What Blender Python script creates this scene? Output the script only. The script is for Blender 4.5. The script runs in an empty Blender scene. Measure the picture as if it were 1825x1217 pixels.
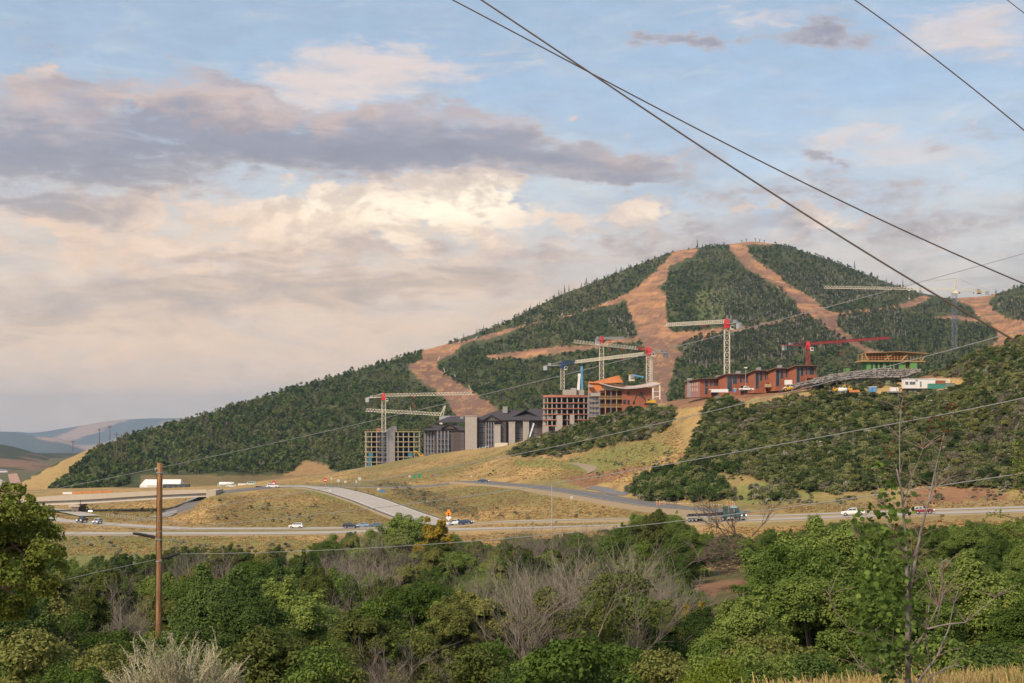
import bpy, math, random
import numpy as np
from mathutils import Vector, Matrix
R = random.Random(7)
rng = np.random.default_rng(11)
sc = bpy.context.scene
COL = sc.collection
# ------------------------------------------------------------------ camera
F = 2534.7; CX = 912.5; HY = 760.0          # photograph pixels; the camera stands at the origin looking along +Y
cam = bpy.data.cameras.new("camera"); camo = bpy.data.objects.new("camera", cam); COL.objects.link(camo)
camo.location = (0, 0, 0); camo.rotation_euler = (math.pi/2, 0, 0)
cam.lens = 50; cam.sensor_width = 36; cam.shift_y = (HY-608.5)/1825
cam.clip_start = 0.2; cam.clip_end = 60000
sc.camera = camo
# ------------------------------------------------------------------ light
SUN_EL, SUN_AZ = math.radians(40), math.radians(-142)     # azimuth from +Y towards +X: behind and to the left
sun = bpy.data.lights.new("sun", 'SUN'); suno = bpy.data.objects.new("sun", sun); COL.objects.link(suno)
sun.energy = 2.5; sun.angle = math.radians(11); sun.color = (1.0, 0.80, 0.60)
sd = Vector((math.sin(SUN_AZ)*math.cos(SUN_EL), math.cos(SUN_AZ)*math.cos(SUN_EL), math.sin(SUN_EL)))
suno.rotation_euler = sd.to_track_quat('Z', 'Y').to_euler()
sc.view_settings.view_transform = 'Standard'; sc.view_settings.look = 'None'
sc.view_settings.exposure = 0.95; sc.view_settings.gamma = 1; sc.view_settings.use_curve_mapping = False
cy = sc.cycles
cy.max_bounces = 5; cy.diffuse_bounces = 2; cy.glossy_bounces = 2; cy.transmission_bounces = 2; cy.volume_bounces = 0; cy.transparent_max_bounces = 4
cy.use_denoising = True
# ------------------------------------------------------------------ world: physical sky and procedural clouds
def srgb(r, g, b):
    f = lambda c: (c/255/12.92) if c/255 <= 0.04045 else ((c/255+0.055)/1.055)**2.4
    return (f(r), f(g), f(b))
W = bpy.data.worlds.new("World"); sc.world = W; W.use_nodes = True
wt = W.node_tree; wt.nodes.clear()
class NT:
    """tiny wrapper for writing node maths"""
    def __init__(s, tree): s.t = tree
    def n(s, typ, **k):
        x = s.t.nodes.new(typ)
        for a, b in k.items(): setattr(x, a, b)
        return x
    def put(s, sock, v):
        if isinstance(v, bpy.types.NodeSocket): s.t.links.new(v, sock)
        elif isinstance(v, (tuple, list)) and len(v) == 3 and sock.type == 'RGBA': sock.default_value = (*v, 1)
        else: sock.default_value = v
    def m(s, op, a, b=0.0, c=0.0, clamp=False):
        x = s.n('ShaderNodeMath', operation=op, use_clamp=clamp)
        s.put(x.inputs[0], a); s.put(x.inputs[1], b); s.put(x.inputs[2], c)
        return x.outputs[0]
    def add(s, *a):
        r = a[0]
        for b in a[1:]: r = s.m('ADD', r, b)
        return r
    def mul(s, *a):
        r = a[0]
        for b in a[1:]: r = s.m('MULTIPLY', r, b)
        return r
    def ramp(s, v, lo, hi, smooth=True):
        x = s.n('ShaderNodeMapRange', interpolation_type='SMOOTHSTEP' if smooth else 'LINEAR')
        s.put(x.inputs[0], v); x.inputs[1].default_value = lo; x.inputs[2].default_value = hi
        x.inputs[3].default_value = 0; x.inputs[4].default_value = 1
        return x.outputs[0]
    def mix(s, f, a, b, typ='MIX'):
        x = s.n('ShaderNodeMix', data_type='RGBA', blend_type=typ)
        s.put(x.inputs[0], f); s.put(x.inputs[6], a); s.put(x.inputs[7], b)
        return x.outputs[2]
    def noise(s, vec, scale, detail=6, rough=0.55, dist=0.0, dims='3D', out=0):
        x = s.n('ShaderNodeTexNoise', noise_dimensions=dims)
        s.put(x.inputs['Vector'], vec); x.inputs['Scale'].default_value = scale
        x.inputs['Detail'].default_value = detail; x.inputs['Roughness'].default_value = rough
        x.inputs['Distortion'].default_value = dist
        return x.outputs[out]
    def xyz(s, x, y, z):
        c = s.n('ShaderNodeCombineXYZ'); s.put(c.inputs[0], x); s.put(c.inputs[1], y); s.put(c.inputs[2], z)
        return c.outputs[0]
def build_world():
    T = NT(wt)
    sky = T.n('ShaderNodeTexSky', sky_type='NISHITA'); sky.sun_disc = False
    sky.sun_elevation = SUN_EL; sky.sun_rotation = SUN_AZ
    sky.altitude = 2000; sky.air_density = 1.0; sky.dust_density = 1.2; sky.ozone_density = 1.2
    tc = T.n('ShaderNodeTexCoord')
    sp = T.n('ShaderNodeSeparateXYZ'); wt.links.new(tc.outputs['Generated'], sp.inputs[0])
    az = T.m('ARCTAN2', sp.outputs[0], sp.outputs[1]); el = T.m('ARCSINE', sp.outputs[2])
    # degrees; clouds are flattened towards the horizon
    u = T.mul(az, 57.2958); v = T.mul(el, 57.2958)
    P0 = T.xyz(u, T.mul(v, 2.6), 0.0)
    wn = T.noise(P0, 0.16, 5, 0.6, 0.0, '3D', 1)
    ws = T.n('ShaderNodeSeparateXYZ'); wt.links.new(wn, ws.inputs[0])
    du = T.mul(T.add(ws.outputs[0], -0.5), 7.0); dv = T.mul(T.add(ws.outputs[1], -0.5), 3.4)
    wf = T.noise(P0, 0.75, 4, 0.6, 0.0, '3D', 1)
    wfs = T.n('ShaderNodeSeparateXYZ'); wt.links.new(wf, wfs.inputs[0])
    u1 = T.add(u, du, T.mul(T.add(wfs.outputs[0], -0.5), 2.2)); v1 = T.add(v, dv, T.mul(T.add(wfs.outputs[1], -0.5), 1.3))
    def ang(px, py):
        x, z = (px-CX)/F, (HY-py)/F
        return math.degrees(math.atan2(x, 1)), math.degrees(math.asin(z/math.sqrt(1+x*x+z*z)))
    def blob(px, py, sx, sy, amp=1.0, tilt=0.0, soft=False):
        a, e = ang(px, py); s = 57.2958/F; sx, sy = sx*s, sy*s
        uu = T.add(u if soft else u1, -a); vv = T.add(v if soft else v1, -e)
        c, k = math.cos(tilt), math.sin(tilt)
        p = T.mul(T.add(T.mul(uu, c), T.mul(vv, k)), 1/sx); q = T.mul(T.add(T.mul(vv, c), T.mul(uu, -k)), 1/sy)
        d = T.add(T.mul(p, p), T.mul(q, q))
        return T.mul(T.m('EXPONENT', T.mul(d, -1.0)), amp)
    big = T.noise(T.xyz(u, T.mul(v, 2.3), 3.1), 0.15, 9, 0.62)
    det = T.noise(T.xyz(u, T.mul(v, 1.7), 9.7), 0.42, 10, 0.70, 0.4)
    deto = T.noise(T.xyz(T.add(u, 0.35), T.add(T.mul(v, 1.7), -0.75), 9.7), 0.42, 6, 0.62, 0.4)
    cir = T.noise(T.xyz(T.mul(u, 0.55), T.mul(v, 2.2), 5.5), 0.42, 9, 0.65, 0.8)
    relief = T.mul(T.m('SUBTRACT', det, deto), 5.0)
    lowv = T.ramp(T.add(v, T.mul(T.add(big, -0.5), 9.0)), 14.5, 6.5)          # veil grows to the horizon
    base = T.mul(T.mix(1.0, sky.outputs[0], (1, 1, 1), 'MULTIPLY'), 1.0) if False else sky.outputs[0]
    sc_ = T.n('ShaderNodeVectorMath', operation='SCALE'); wt.links.new(base, sc_.inputs[0]); sc_.inputs['Scale'].default_value = SKY_K
    c = sc_.outputs[0]
    c = T.mix(0.46, c, srgb(200, 216, 226))
    # thin veil, cream to peach, mottled with grey
    mot = T.noise(T.xyz(u, T.mul(v, 3.4), 7.7), 0.22, 8, 0.6, 0.5)
    veil_col = T.mix(T.ramp(v, 11, 2.0), srgb(208, 215, 220), srgb(222, 204, 188))
    veil_col = T.mix(T.mul(T.ramp(mot, 0.42, 0.66), 0.75), veil_col, T.mix(T.ramp(v, 10, 3), srgb(176, 182, 194), srgb(186, 180, 172)))
    veil_col = T.mix(T.m('MINIMUM', T.add(blob(60, 690, 800, 95, 0.85, 0, True), blob(700, 700, 500, 60, 0.5, 0, True)), 1.0), veil_col, srgb(229, 205, 184))
    c = T.mix(T.m('MINIMUM', T.add(T.mul(lowv, 0.93), T.mul(T.ramp(cir, 0.45, 0.75), 0.42)), 1.0), c, veil_col)
    # high white streaks
    st = T.add(blob(680, 105, 170, 38, 1.1), blob(560, 160, 210, 40, 0.95), blob(1750, 45, 200, 60, 1.0), blob(1340, 25, 160, 26, 0.8), blob(900, 100, 160, 20, 0.4),
               blob(1500, 240, 260, 40, 0.45), blob(1650, 290, 260, 70, 0.6))
    c = T.mix(T.mul(T.ramp(T.add(T.mul(cir, 1.3), T.mul(st, 0.75)), 0.95, 1.6), 0.85), c, srgb(233, 215, 207))
    # lit cumulus: rounded billows
    vo = T.n('ShaderNodeTexVoronoi', feature='SMOOTH_F1'); vo.inputs['Scale'].default_value = 0.62; vo.inputs['Smoothness'].default_value = 0.55
    if 'Detail' in vo.inputs: vo.inputs['Detail'].default_value = 2.0; vo.inputs['Roughness'].default_value = 0.55
    wt.links.new(T.xyz(T.add(u, T.mul(du, 0.18), T.mul(wfs.outputs[0], 0.9)), T.mul(T.add(v, T.mul(wfs.outputs[1], 0.7)), 1.5), 2.2), vo.inputs['Vector'])
    puff = T.m('SUBTRACT', 0.9, vo.outputs['Distance'])
    cu = T.add(blob(30, 160, 100, 55, 1.15), blob(420, 195, 110, 30, 0.9), blob(600, 205, 150, 26, 0.8), blob(240, 185, 110, 30, 0.8),
               blob(640, 372, 150, 38, 1.3), blob(850, 345, 70, 42, 1.25), blob(540, 405, 70, 40, 0.9), blob(1150, 378, 80, 24, 0.9), blob(730, 330, 200, 30, 0.8),
               blob(1450, 400, 70, 26, 0.95), blob(1360, 368, 50, 14, 0.8), blob(300, 365, 300, 34, 0.9), blob(820, 450, 320, 50, 0.75), blob(180, 425, 320, 34, 0.9), blob(420, 480, 200, 16, 0.5), blob(1000, 400, 160, 24, 0.6), blob(300, 590, 160, 10, 0.5), blob(1150, 270, 110, 22, 0.8), blob(1500, 360, 300, 50, 0.3))
    cum = T.ramp(T.add(T.mul(det, 1.0), T.mul(puff, 0.7), T.mul(cu, 0.66)), 0.80, 1.16)
    hot = T.add(blob(650, 372, 150, 42, 1.1, 0, True), blob(860, 350, 90, 45, 1.0, 0, True), blob(1445, 400, 70, 22, 0.9, 0, True), blob(1160, 378, 60, 22, 0.4, 0, True), blob(700, 440, 420, 80, 0.4, 0, True))
    lit = T.mix(T.m('MINIMUM', hot, 1.0), srgb(234, 208, 192), (1.30, 1.12, 0.86))
    lit = T.mix(T.mul(T.ramp(T.add(T.mul(relief, -0.6), T.mul(puff, -0.6), 0.50), 0.2, 0.95), 0.7), lit, srgb(206, 188, 176))
    c = T.mix(T.mul(cum, 0.88), c, lit)
    # grey mauve decks
    gr = T.add(blob(560, 238, 400, 62, 1.35, -0.10), blob(920, 272, 280, 40, 1.3, -0.06), blob(110, 265, 260, 70, 1.25, 0.04), blob(200, 190, 130, 34, 0.8, -0.3), blob(450, 170, 130, 28, 0.8, -0.3), blob(820, 210, 130, 30, 0.6, -0.2),
               blob(60, 374, 190, 26, 1.2), blob(230, 325, 140, 26, 0.7), blob(1430, 62, 150, 24, 1.0), blob(1190, 76, 95, 12, 0.85),
               blob(1130, 322, 110, 16, 0.85), blob(700, 425, 190, 18, 0.65), blob(1240, 395, 150, 20, 0.7), blob(1500, 330, 180, 26, 0.75), blob(1700, 385, 240, 34, 0.75), blob(1300, 430, 300, 24, 0.6),
               blob(1470, 275, 50, 11, 0.7), blob(1680, 250, 40, 14, 0.6), blob(1790, 225, 60, 18, 0.6), blob(350, 450, 300, 18, 0.5),
               blob(300, 512, 470, 40, 1.1, 0.0), blob(760, 505, 300, 32, 1.0), blob(420, 440, 200, 14, 0.6), blob(150, 600, 260, 14, 0.6), blob(520, 640, 300, 12, 0.35), blob(200, 575, 240, 28, 1.0), blob(640, 578, 50, 11, 0.9), blob(1050, 450, 260, 30, 0.65), blob(1650, 460, 260, 26, 0.5))
    graw = T.add(T.mul(det, 1.35), T.mul(big, 0.75), T.mul(gr, 0.62), -0.25)
    gm = T.ramp(graw, 0.96, 1.40)
    gcol = T.mix(T.ramp(v, 12.5, 3.5), srgb(150, 149, 164), srgb(170, 162, 157))
    gcol = T.mix(T.ramp(graw, 1.6, 1.05), gcol, srgb(196, 184, 182))
    gcol = T.mix(T.ramp(T.add(T.mul(relief, T.add(0.18, T.mul(T.ramp(graw, 1.7, 1.05), 0.6))), 0.22, T.mul(T.add(big, -0.5), 0.8)), 0.30, 1.0), gcol, srgb(204, 184, 177))
    gcol = T.mix(T.m('MINIMUM', T.mul(T.add(blob(230, 170, 150, 24, 0.8), blob(470, 178, 230, 24, 0.9, -0.16), blob(860, 218, 190, 22, 0.8, -0.12), blob(1090, 268, 90, 16, 0.7), blob(60, 205, 120, 24, 0.7), blob(820, 305, 330, 10, 0.4)), T.add(0.35, T.mul(det, 1.1))), 0.9), gcol, srgb(214, 194, 188))
    gcol = T.mix(T.m('MINIMUM', T.add(blob(640, 272, 460, 26, 0.6), blob(120, 300, 220, 26, 0.5), blob(330, 555, 380, 20, 0.35)), 0.7), gcol, srgb(141, 141, 152))
    hole = T.add(1.0, T.mul(T.ramp(cir, 0.50, 0.68), T.ramp(det, 0.66, 0.46), -0.75))
    c = T.mix(T.mul(gm, 0.84, hole), c, gcol)
    # warm glow low in the sky where the light still reaches the cloud
    glow = T.m('MINIMUM', T.add(blob(250, 650, 1000, 150, 0.8, 0, True), blob(560, 430, 420, 90, 0.45, 0, True), blob(100, 430, 300, 40, 0.3), blob(950, 560, 500, 80, 0.25, 0, True)), 0.8)
    c = T.mix(T.mul(glow, T.add(0.35, T.mul(T.ramp(cir, 0.3, 0.7), 0.65))), c, (0.99, 0.71, 0.49))
    # fine breakup so the sky is never a flat wash
    fine = T.noise(T.xyz(T.mul(u, 0.7), T.mul(v, 2.0), 1.0), 0.75, 9, 0.66, 0.3)
    k = T.mul(T.add(0.85, T.mul(fine, 0.30)), CLOUD_K)
    vm = T.n('ShaderNodeVectorMath', operation='SCALE'); wt.links.new(c, vm.inputs[0]); wt.links.new(k, vm.inputs['Scale'])
    bg = T.n('ShaderNodeBackground'); wt.links.new(vm.outputs[0], bg.inputs[0]); bg.inputs[1].default_value = 1.0
    out = T.n('ShaderNodeOutputWorld'); wt.links.new(bg.outputs[0], out.inputs[0])
SKY_K = 0.13        # strength of the physical sky
CLOUD_K = 0.55       # exposure of the whole sky against the ground
build_world()
W.cycles.sampling_method = 'MANUAL'; W.cycles.sample_map_resolution = 512

# ------------------------------------------------------------------ helpers
def tag(o, label=None, cat=None, group=None, kind=None):
    if label: o['label'] = label
    if cat: o['category'] = cat
    if group: o['group'] = group
    if kind: o['kind'] = kind
    return o
def thing(name, label, cat, loc=(0, 0, 0), rz=0.0, group=None):
    o = bpy.data.objects.new(name, None); COL.objects.link(o)
    o.location = loc; o.rotation_euler = (0, 0, rz); o.empty_display_size = 0.5
    return tag(o, label, cat, group)
def copy_tree(o, parent=None):
    c = o.copy(); COL.objects.link(c)
    if parent is not None: c.parent = parent
    for ch in list(o.children): copy_tree(ch, c)
    return c
def mesh_obj(name, verts, faces, mats, parent=None, smooth=False, midx=None):
    me = bpy.data.meshes.new(name)
    me.from_pydata([tuple(v) for v in verts], [], faces)
    for m in (mats if isinstance(mats, (list, tuple)) else [mats]): me.materials.append(m)
    if midx is not None: me.polygons.foreach_set('material_index', midx)
    if smooth: me.polygons.foreach_set('use_smooth', [True]*len(me.polygons))
    me.update()
    o = bpy.data.objects.new(name, me); COL.objects.link(o)
    if parent is not None: o.parent = parent
    return o
def np_mesh(name, V, Q, mat, smooth=False):
    """V (n,3), Q (m,k) arrays -> mesh, fast"""
    me = bpy.data.meshes.new(name)
    V = np.asarray(V, dtype=np.float32); Q = np.asarray(Q, dtype=np.int32); k = Q.shape[1]
    me.vertices.add(len(V)); me.vertices.foreach_set('co', V.ravel())
    me.loops.add(Q.size); me.loops.foreach_set('vertex_index', Q.ravel())
    me.polygons.add(len(Q)); me.polygons.foreach_set('loop_start', np.arange(0, Q.size, k, dtype=np.int32))
    me.polygons.foreach_set('loop_total', np.full(len(Q), k, dtype=np.int32))
    if smooth: me.polygons.foreach_set('use_smooth', np.ones(len(Q), dtype=bool))
    if mat is not None: me.materials.append(mat)
    me.update(calc_edges=True); me.validate()
    return me
def link(name, me, parent=None):
    o = bpy.data.objects.new(name, me); COL.objects.link(o)
    if parent is not None: o.parent = parent
    return o
class MB:
    """collects boxes, bars, prisms and tubes into one mesh"""
    def __init__(s): s.v = []; s.f = []
    def _add(s, vs, fs):
        n = len(s.v); s.v += [Vector(v) for v in vs]; s.f += [tuple(i+n for i in f) for f in fs]; return s
    def box(s, c, d, M=None):
        x, y, z = d[0]/2, d[1]/2, d[2]/2
        vs = [Vector((a, b, e)) for e in (-z, z) for a, b in ((-x, -y), (x, -y), (x, y), (-x, y))]
        if M is not None: vs = [M @ v for v in vs]
        c = Vector(c)
        return s._add([v+c for v in vs], [(3, 2, 1, 0), (4, 5, 6, 7), (0, 1, 5, 4), (1, 2, 6, 5), (2, 3, 7, 6), (3, 0, 4, 7)])
    def b2(s, x0, x1, y0, y1, z0, z1):
        return s.box(((x0+x1)/2, (y0+y1)/2, (z0+z1)/2), (abs(x1-x0), abs(y1-y0), abs(z1-z0)))
    def bar(s, a, b, w, h=None):
        a, b = Vector(a), Vector(b); d = b-a; L = d.length
        if L < 1e-6: return s
        M = d.to_track_quat('Z', 'Y').to_matrix()
        return s.box((a+b)/2, (w, h or w, L), M)
    def tube(s, pts, rad, n=6, cap=True):
        pts = [Vector(p) for p in pts]; k = len(pts)
        rs = rad if isinstance(rad, (list, tuple)) else [rad]*k
        vs = []; 
        for i, p in enumerate(pts):
            d = (pts[min(i+1, k-1)]-pts[max(i-1, 0)])
            q = d.to_track_quat('Z', 'Y') if d.length > 1e-9 else Vector((0, 0, 1)).to_track_quat('Z', 'Y')
            for j in range(n):
                a = 2*math.pi*j/n; vs.append(p + q @ Vector((math.cos(a)*rs[i], math.sin(a)*rs[i], 0)))
        fs = [(i*n+j, i*n+(j+1) % n, (i+1)*n+(j+1) % n, (i+1)*n+j) for i in range(k-1) for j in range(n)]
        if cap: fs += [tuple(range(n-1, -1, -1)), tuple((k-1)*n+j for j in range(n))]
        return s._add(vs, fs)
    def cyl(s, a, b, r, n=10): return s.tube([a, b], r, n)
    def prism(s, poly, y0, y1):
        """poly in the x-z plane, extruded along y"""
        n = len(poly)
        vs = [(x, y0, z) for x, z in poly]+[(x, y1, z) for x, z in poly]
        return s._add(vs, [tuple(range(n)), tuple(range(2*n-1, n-1, -1))]+[((i+1) % n, i, n+i, n+(i+1) % n) for i in range(n)])
    def quad(s, *p): return s._add(p, [tuple(range(len(p)))])
    def hull_prism(s, A, B):
        n = len(A); return s._add(list(A)+list(B), [tuple(range(n)), tuple(range(2*n-1, n-1, -1))]+[((i+1) % n, i, n+i, n+(i+1) % n) for i in range(n)])
    def build(s, name, mat, parent=None, smooth=False):
        return mesh_obj(name, s.v, s.f, mat, parent, smooth)
def at(px, py, D): return Vector(((px-CX)/F*D, D, (HY-py)/F*D))
_mats = {}
def mat(name, col, rough=0.8, var=0.12, scale=1.0, metal=0.0, bump=0.0, coords='Object', emit=0.0, var2=None, objvar=0.0, spec=0.3):
    if name in _mats: return _mats[name]
    m = bpy.data.materials.new(name); m.use_nodes = True; t = m.node_tree; T = NT(t)
    b = t.nodes['Principled BSDF']; b.inputs['Roughness'].default_value = rough; b.inputs['Metallic'].default_value = metal
    b.inputs['Specular IOR Level'].default_value = spec
    tc = T.n('ShaderNodeTexCoord'); vec = tc.outputs[coords]
    f = T.noise(vec, scale, 5, 0.6)
    g = T.noise(vec, scale*7.3, 3, 0.6)
    k = T.add(T.mul(T.add(f, -0.5), var*3.0), T.mul(T.add(g, -0.5), var*1.5), 1.0)
    if objvar:
        oi = T.n('ShaderNodeObjectInfo'); k = T.mul(k, T.add(1-objvar, T.mul(oi.outputs['Random'], 2*objvar)))
    cc = T.mix(T.ramp(f, 0.4, 0.65), tuple(col), tuple(var2)) if var2 else tuple(col)
    vm = T.n('ShaderNodeVectorMath', operation='SCALE'); T.put(vm.inputs[0], cc if not isinstance(cc, tuple) else cc); T.put(vm.inputs['Scale'], k)
    t.links.new(vm.outputs[0], b.inputs['Base Color'])
    if bump:
        bp = T.n('ShaderNodeBump'); bp.inputs['Strength'].default_value = 0.6; bp.inputs['Distance'].default_value = bump
        t.links.new(g, bp.inputs['Height']); t.links.new(bp.outputs[0], b.inputs['Normal'])
    if emit:
        b.inputs['Emission Color'].default_value = (*col, 1); b.inputs['Emission Strength'].default_value = emit
    _mats[name] = m; return m
# numpy value noise
def vnoise(x, y, seed=0):
    x = np.asarray(x, float); y = np.asarray(y, float)
    xi = np.floor(x).astype(np.int64); yi = np.floor(y).astype(np.int64); xf = x-xi; yf = y-yi
    def h(a, b):
        n = (a*374761393 + b*668265263 + seed*1442695041) & 0x7fffffff
        n = ((n ^ (n >> 13))*1274126177) & 0x7fffffff
        return ((n ^ (n >> 16)) & 0xffff)/65535.0
    sx = xf*xf*(3-2*xf); sy = yf*yf*(3-2*yf)
    a = h(xi, yi)*(1-sx)+h(xi+1, yi)*sx; b = h(xi, yi+1)*(1-sx)+h(xi+1, yi+1)*sx
    return a*(1-sy)+b*sy
def fbm(x, y, oct=4, seed=0, rough=0.5):
    s = 0; a = 1; t = 0
    for i in range(oct):
        s = s+a*vnoise(x*2**i+17.3*i, y*2**i-9.1*i, seed+i); t += a; a *= rough
    return s/t
def inpoly(px, py, poly):
    r = np.zeros(np.shape(px), bool); n = len(poly); j = n-1
    for i in range(n):
        xi, yi = poly[i]; xj, yj = poly[j]
        c = ((yi > py) != (yj > py)) & (px < (xj-xi)*(py-yi)/((yj-yi) or 1e-9)+xi)
        r ^= c; j = i
    return r
# ------------------------------------------------------------------ terrain
def tab(*rows):
    a = np.array(rows, float); return a
def L(px, t, c): return np.interp(px, t[:, 0], t[:, c])
cols = np.concatenate([np.arange(-760, -60, 20), np.arange(-60, 1890, 3.0), np.arange(1890, 2560, 20)])
Dr = np.unique(np.round(np.concatenate([[2, 3.5, 5, 7, 9], np.geomspace(11, 300, 110), np.arange(300, 720, 2.3), np.arange(720, 1080, 8), np.arange(1080, 2920, 9.0), np.arange(2920, 3700, 60)]), 3))
zy = lambda y, D: (HY-y)/F*D
# road centre lines: px, D, image y
ROAD_N = tab((-700, 440, 953), (106, 432, 951.5), (420, 430, 951.5), (580, 430, 950), (700, 430, 946), (870, 422, 943), (1000, 408, 940), (1100, 394, 936.5), (1217, 376, 931.5), (1300, 366, 929), (1400, 358, 926), (1500, 352, 922), (1650, 345, 916.5), (1825, 337, 911), (2500, 320, 890))
ROAD_F = tab((-700, 900, 860), (-100, 760, 880), (0, 600, 903), (58, 530, 916), (92, 508, 927), (184, 492, 934), (276, 478, 940), (333, 470, 943), (530, 466, 942.5), (700, 462, 941), (790, 457, 940.5))
_f = [(float(p), float(d)+s_, HY+(float(y)-HY)*d/(d+s_)-.9) for (p, d, y), s_ in zip(ROAD_N[5:], (29, 27, 24, 20, 15.5, 13.5, 13, 13, 13, 13))]
ROAD_F = np.concatenate([ROAD_F, np.array(_f)])
# top of the bank: overpass road to the left of 835, climbing road to the right
BANK = tab((-700, 700, 905), (0, 680, 900), (100, 660, 896), (140, 650, 889), (300, 640, 885), (335, 600, 884), (372, 548, 880), (480, 575, 868.5), (600, 592, 866.5), (700, 600, 869), (760, 606, 868), (835, 610, 858.5), (960, 560, 868), (1040, 510, 878), (1100, 478, 889), (1200, 434, 904), (1260, 412, 908.5), (1350, 398, 905), (1500, 386, 900), (1650, 380, 895), (1825, 372, 890), (2500, 362, 870))
MID = tab((-700, 800, 878), (0, 790, 876), (372, 760, 872), (500, 760, 862), (600, 740, 858), (700, 720, 852), (800, 700, 842), (850, 680, 836), (900, 660, 822), (1000, 620, 821), (1050, 600, 832), (1100, 560, 806), (1150, 560, 775), (1200, 580, 735), (1250, 580, 714), (1300, 570, 708), (1440, 520, 703), (1700, 500, 698), (1760, 480, 682), (1825, 460, 668), (2500, 460, 560))
TOP = tab((-700, 1000, 872), (0, 1000, 871), (300, 1000, 869), (420, 980, 864), (500, 960, 854), (600, 900, 842), (650, 880, 833), (700, 870, 824), (760, 860, 812), (820, 840, 803), (870, 820, 797), (900, 770, 794), (980, 740, 770), (1050, 720, 748), (1150, 690, 725), (1200, 660, 713), (1300, 630, 702), (1400, 605, 696), (1450, 585, 689), (1520, 565, 684), (1640, 555, 673), (1700, 535, 653), (1760, 522, 628), (1825, 520, 604), (2500, 520, 470))
FOOT = tab((-700, 1080, 905), (0, 1080, 890), (60, 1080, 884), (100, 1080, 876), (200, 1090, 868), (300, 1100, 856), (400, 1100, 853), (500, 1120, 860), (600, 1120, 845), (700, 1120, 832), (800, 1150, 815), (900, 1150, 802), (1100, 1150, 790), (2500, 1150, 790))
CREST = tab((-700, 1250, 925), (0, 1250, 892), (30, 1250, 866), (60, 1280, 846), (110, 1300, 821), (165, 1350, 797), (200, 1400, 787), (300, 1500, 758), (400, 1600, 729), (500, 1720, 697), (600, 1850, 669), (745, 2050, 625), (790, 2100, 614), (900, 2300, 575), (1000, 2480, 524), (1100, 2650, 487), (1200, 2780, 447), (1240, 2800, 442), (1300, 2840, 435), (1340, 2850, 430), (1400, 2850, 437), (1500, 2750, 471), (1560, 2700, 496), (1640, 2650, 522), (1690, 2650, 533), (1760, 2650, 528), (1790, 2600, 519), (1825, 2550, 508), (2500, 2500, 400))
def column(px):
    P = []
    right = float(np.interp(px, [1100, 1500], [0, 1]))
    P += [(0, -2.9), (14, np.interp(px, [1100, 1400], [-3.5, -2.95])), (26, np.interp(px, [1000, 1400, 1825], [-6.2, -5.15, -4.8])), (40, np.interp(px, [1200, 1500], [-8.4, -8.2]))]
    P += [(76, -13.6), (125, -19.5), (180, -22.6+2.6*right)]
    n = (L(px, ROAD_N, 1), zy(L(px, ROAD_N, 2), L(px, ROAD_N, 1))); f = (L(px, ROAD_F, 1), zy(L(px, ROAD_F, 2), L(px, ROAD_F, 1)))
    P += [(270, 0.5*(-24)+0.5*n[1]+0.3), (n[0]-14, n[1]-0.2), (n[0]-6, n[1]), (n[0]+6, n[1])]
    b0 = L(px, BANK, 1)
    if f[0]-n[0] > 24: P += [((f[0]+n[0])/2, (f[1]+n[1])/2-0.5), (f[0]-7, f[1])]
    P += [(f[0]+7, f[1]), (min(f[0]+9, b0-11), f[1]-0.1)]
    b = (L(px, BANK, 1), zy(L(px, BANK, 2), L(px, BANK, 1)))
    P += [(b[0]-10.5, b[1]-.15), (b[0]+9, b[1])]
    for t in (MID, TOP):
        d = L(px, t, 1); P.append((d, zy(L(px, t, 2), d)))
    td, tz = P[-1]; P.append((td+22, tz+0.3))
    fd = L(px, FOOT, 1); fz = zy(L(px, FOOT, 2), fd)
    P.append((td+22+0.35*(fd-td), min(tz, fz)*0.5+0.5*fz-4)); P.append((fd, fz))
    cd = L(px, CREST, 1); cz = zy(L(px, CREST, 2), cd)
    for a, h in ((0.3, 0.235), (0.55, 0.50), (0.8, 0.80), (0.93, 0.955)): P.append((fd+(cd-fd)*a, fz+(cz-fz)*h))
    P += [(cd, cz), (cd+40, cz-3), (cd+200, cz-60), (cd+500, min(-70, cz-160)), (4200, -72)]
    P.sort(key=lambda q: q[0])
    a = np.array(P); return np.interp(Dr, a[:, 0], a[:, 1])
Z = np.array([column(c) for c in cols])                      # [col,row]
def gsm(A, w, axis):
    k = np.exp(-0.5*(np.arange(-3*w, 3*w+1)/w)**2); k /= k.sum()
    return np.apply_along_axis(lambda r: np.convolve(np.pad(r, 3*w, mode='edge'), k, 'valid'), axis, A)
Zs = gsm(Z, 4, 0)
Zs[:, Dr > 1200] = 0.5*Zs[:, Dr > 1200] + 0.5*Z[:, Dr > 1200]
# soften creases along the distance too, but not at the ridge line
Zd = gsm(Zs, 2, 1); Zs = np.where((Dr > 40)[None, :] & (Dr < 1150)[None, :], Zd, Zs)
CC, DD = np.meshgrid(cols, Dr, indexing='ij')
XX = (CC-CX)/F*DD; YY = DD
roadm = np.zeros_like(CC)
for t, w in ((ROAD_N, 9), (ROAD_F, 10)):
    roadm = np.maximum(roadm, np.clip(1.6-np.abs(DD-np.interp(CC, t[:, 0], t[:, 1]))/w, 0, 1))
amp = np.interp(DD, [0, 60, 200, 420, 560, 900, 1100, 1500, 3600], [0.12, 0.35, 0.7, 0.55, 0.9, 1.0, 2.0, 9, 13])
cdist = np.interp(CC, CREST[:, 0], CREST[:, 1]); amp = amp*np.clip(0.22+np.abs(DD-cdist)/420, 0, 1)
N1 = fbm(XX/90, YY/120, 4, 3)-0.5; N0 = fbm(XX/24, YY/24, 4, 8)-0.5; N2 = fbm(XX/330+0.0009*YY, YY/700, 3, 21)-0.5
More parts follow.
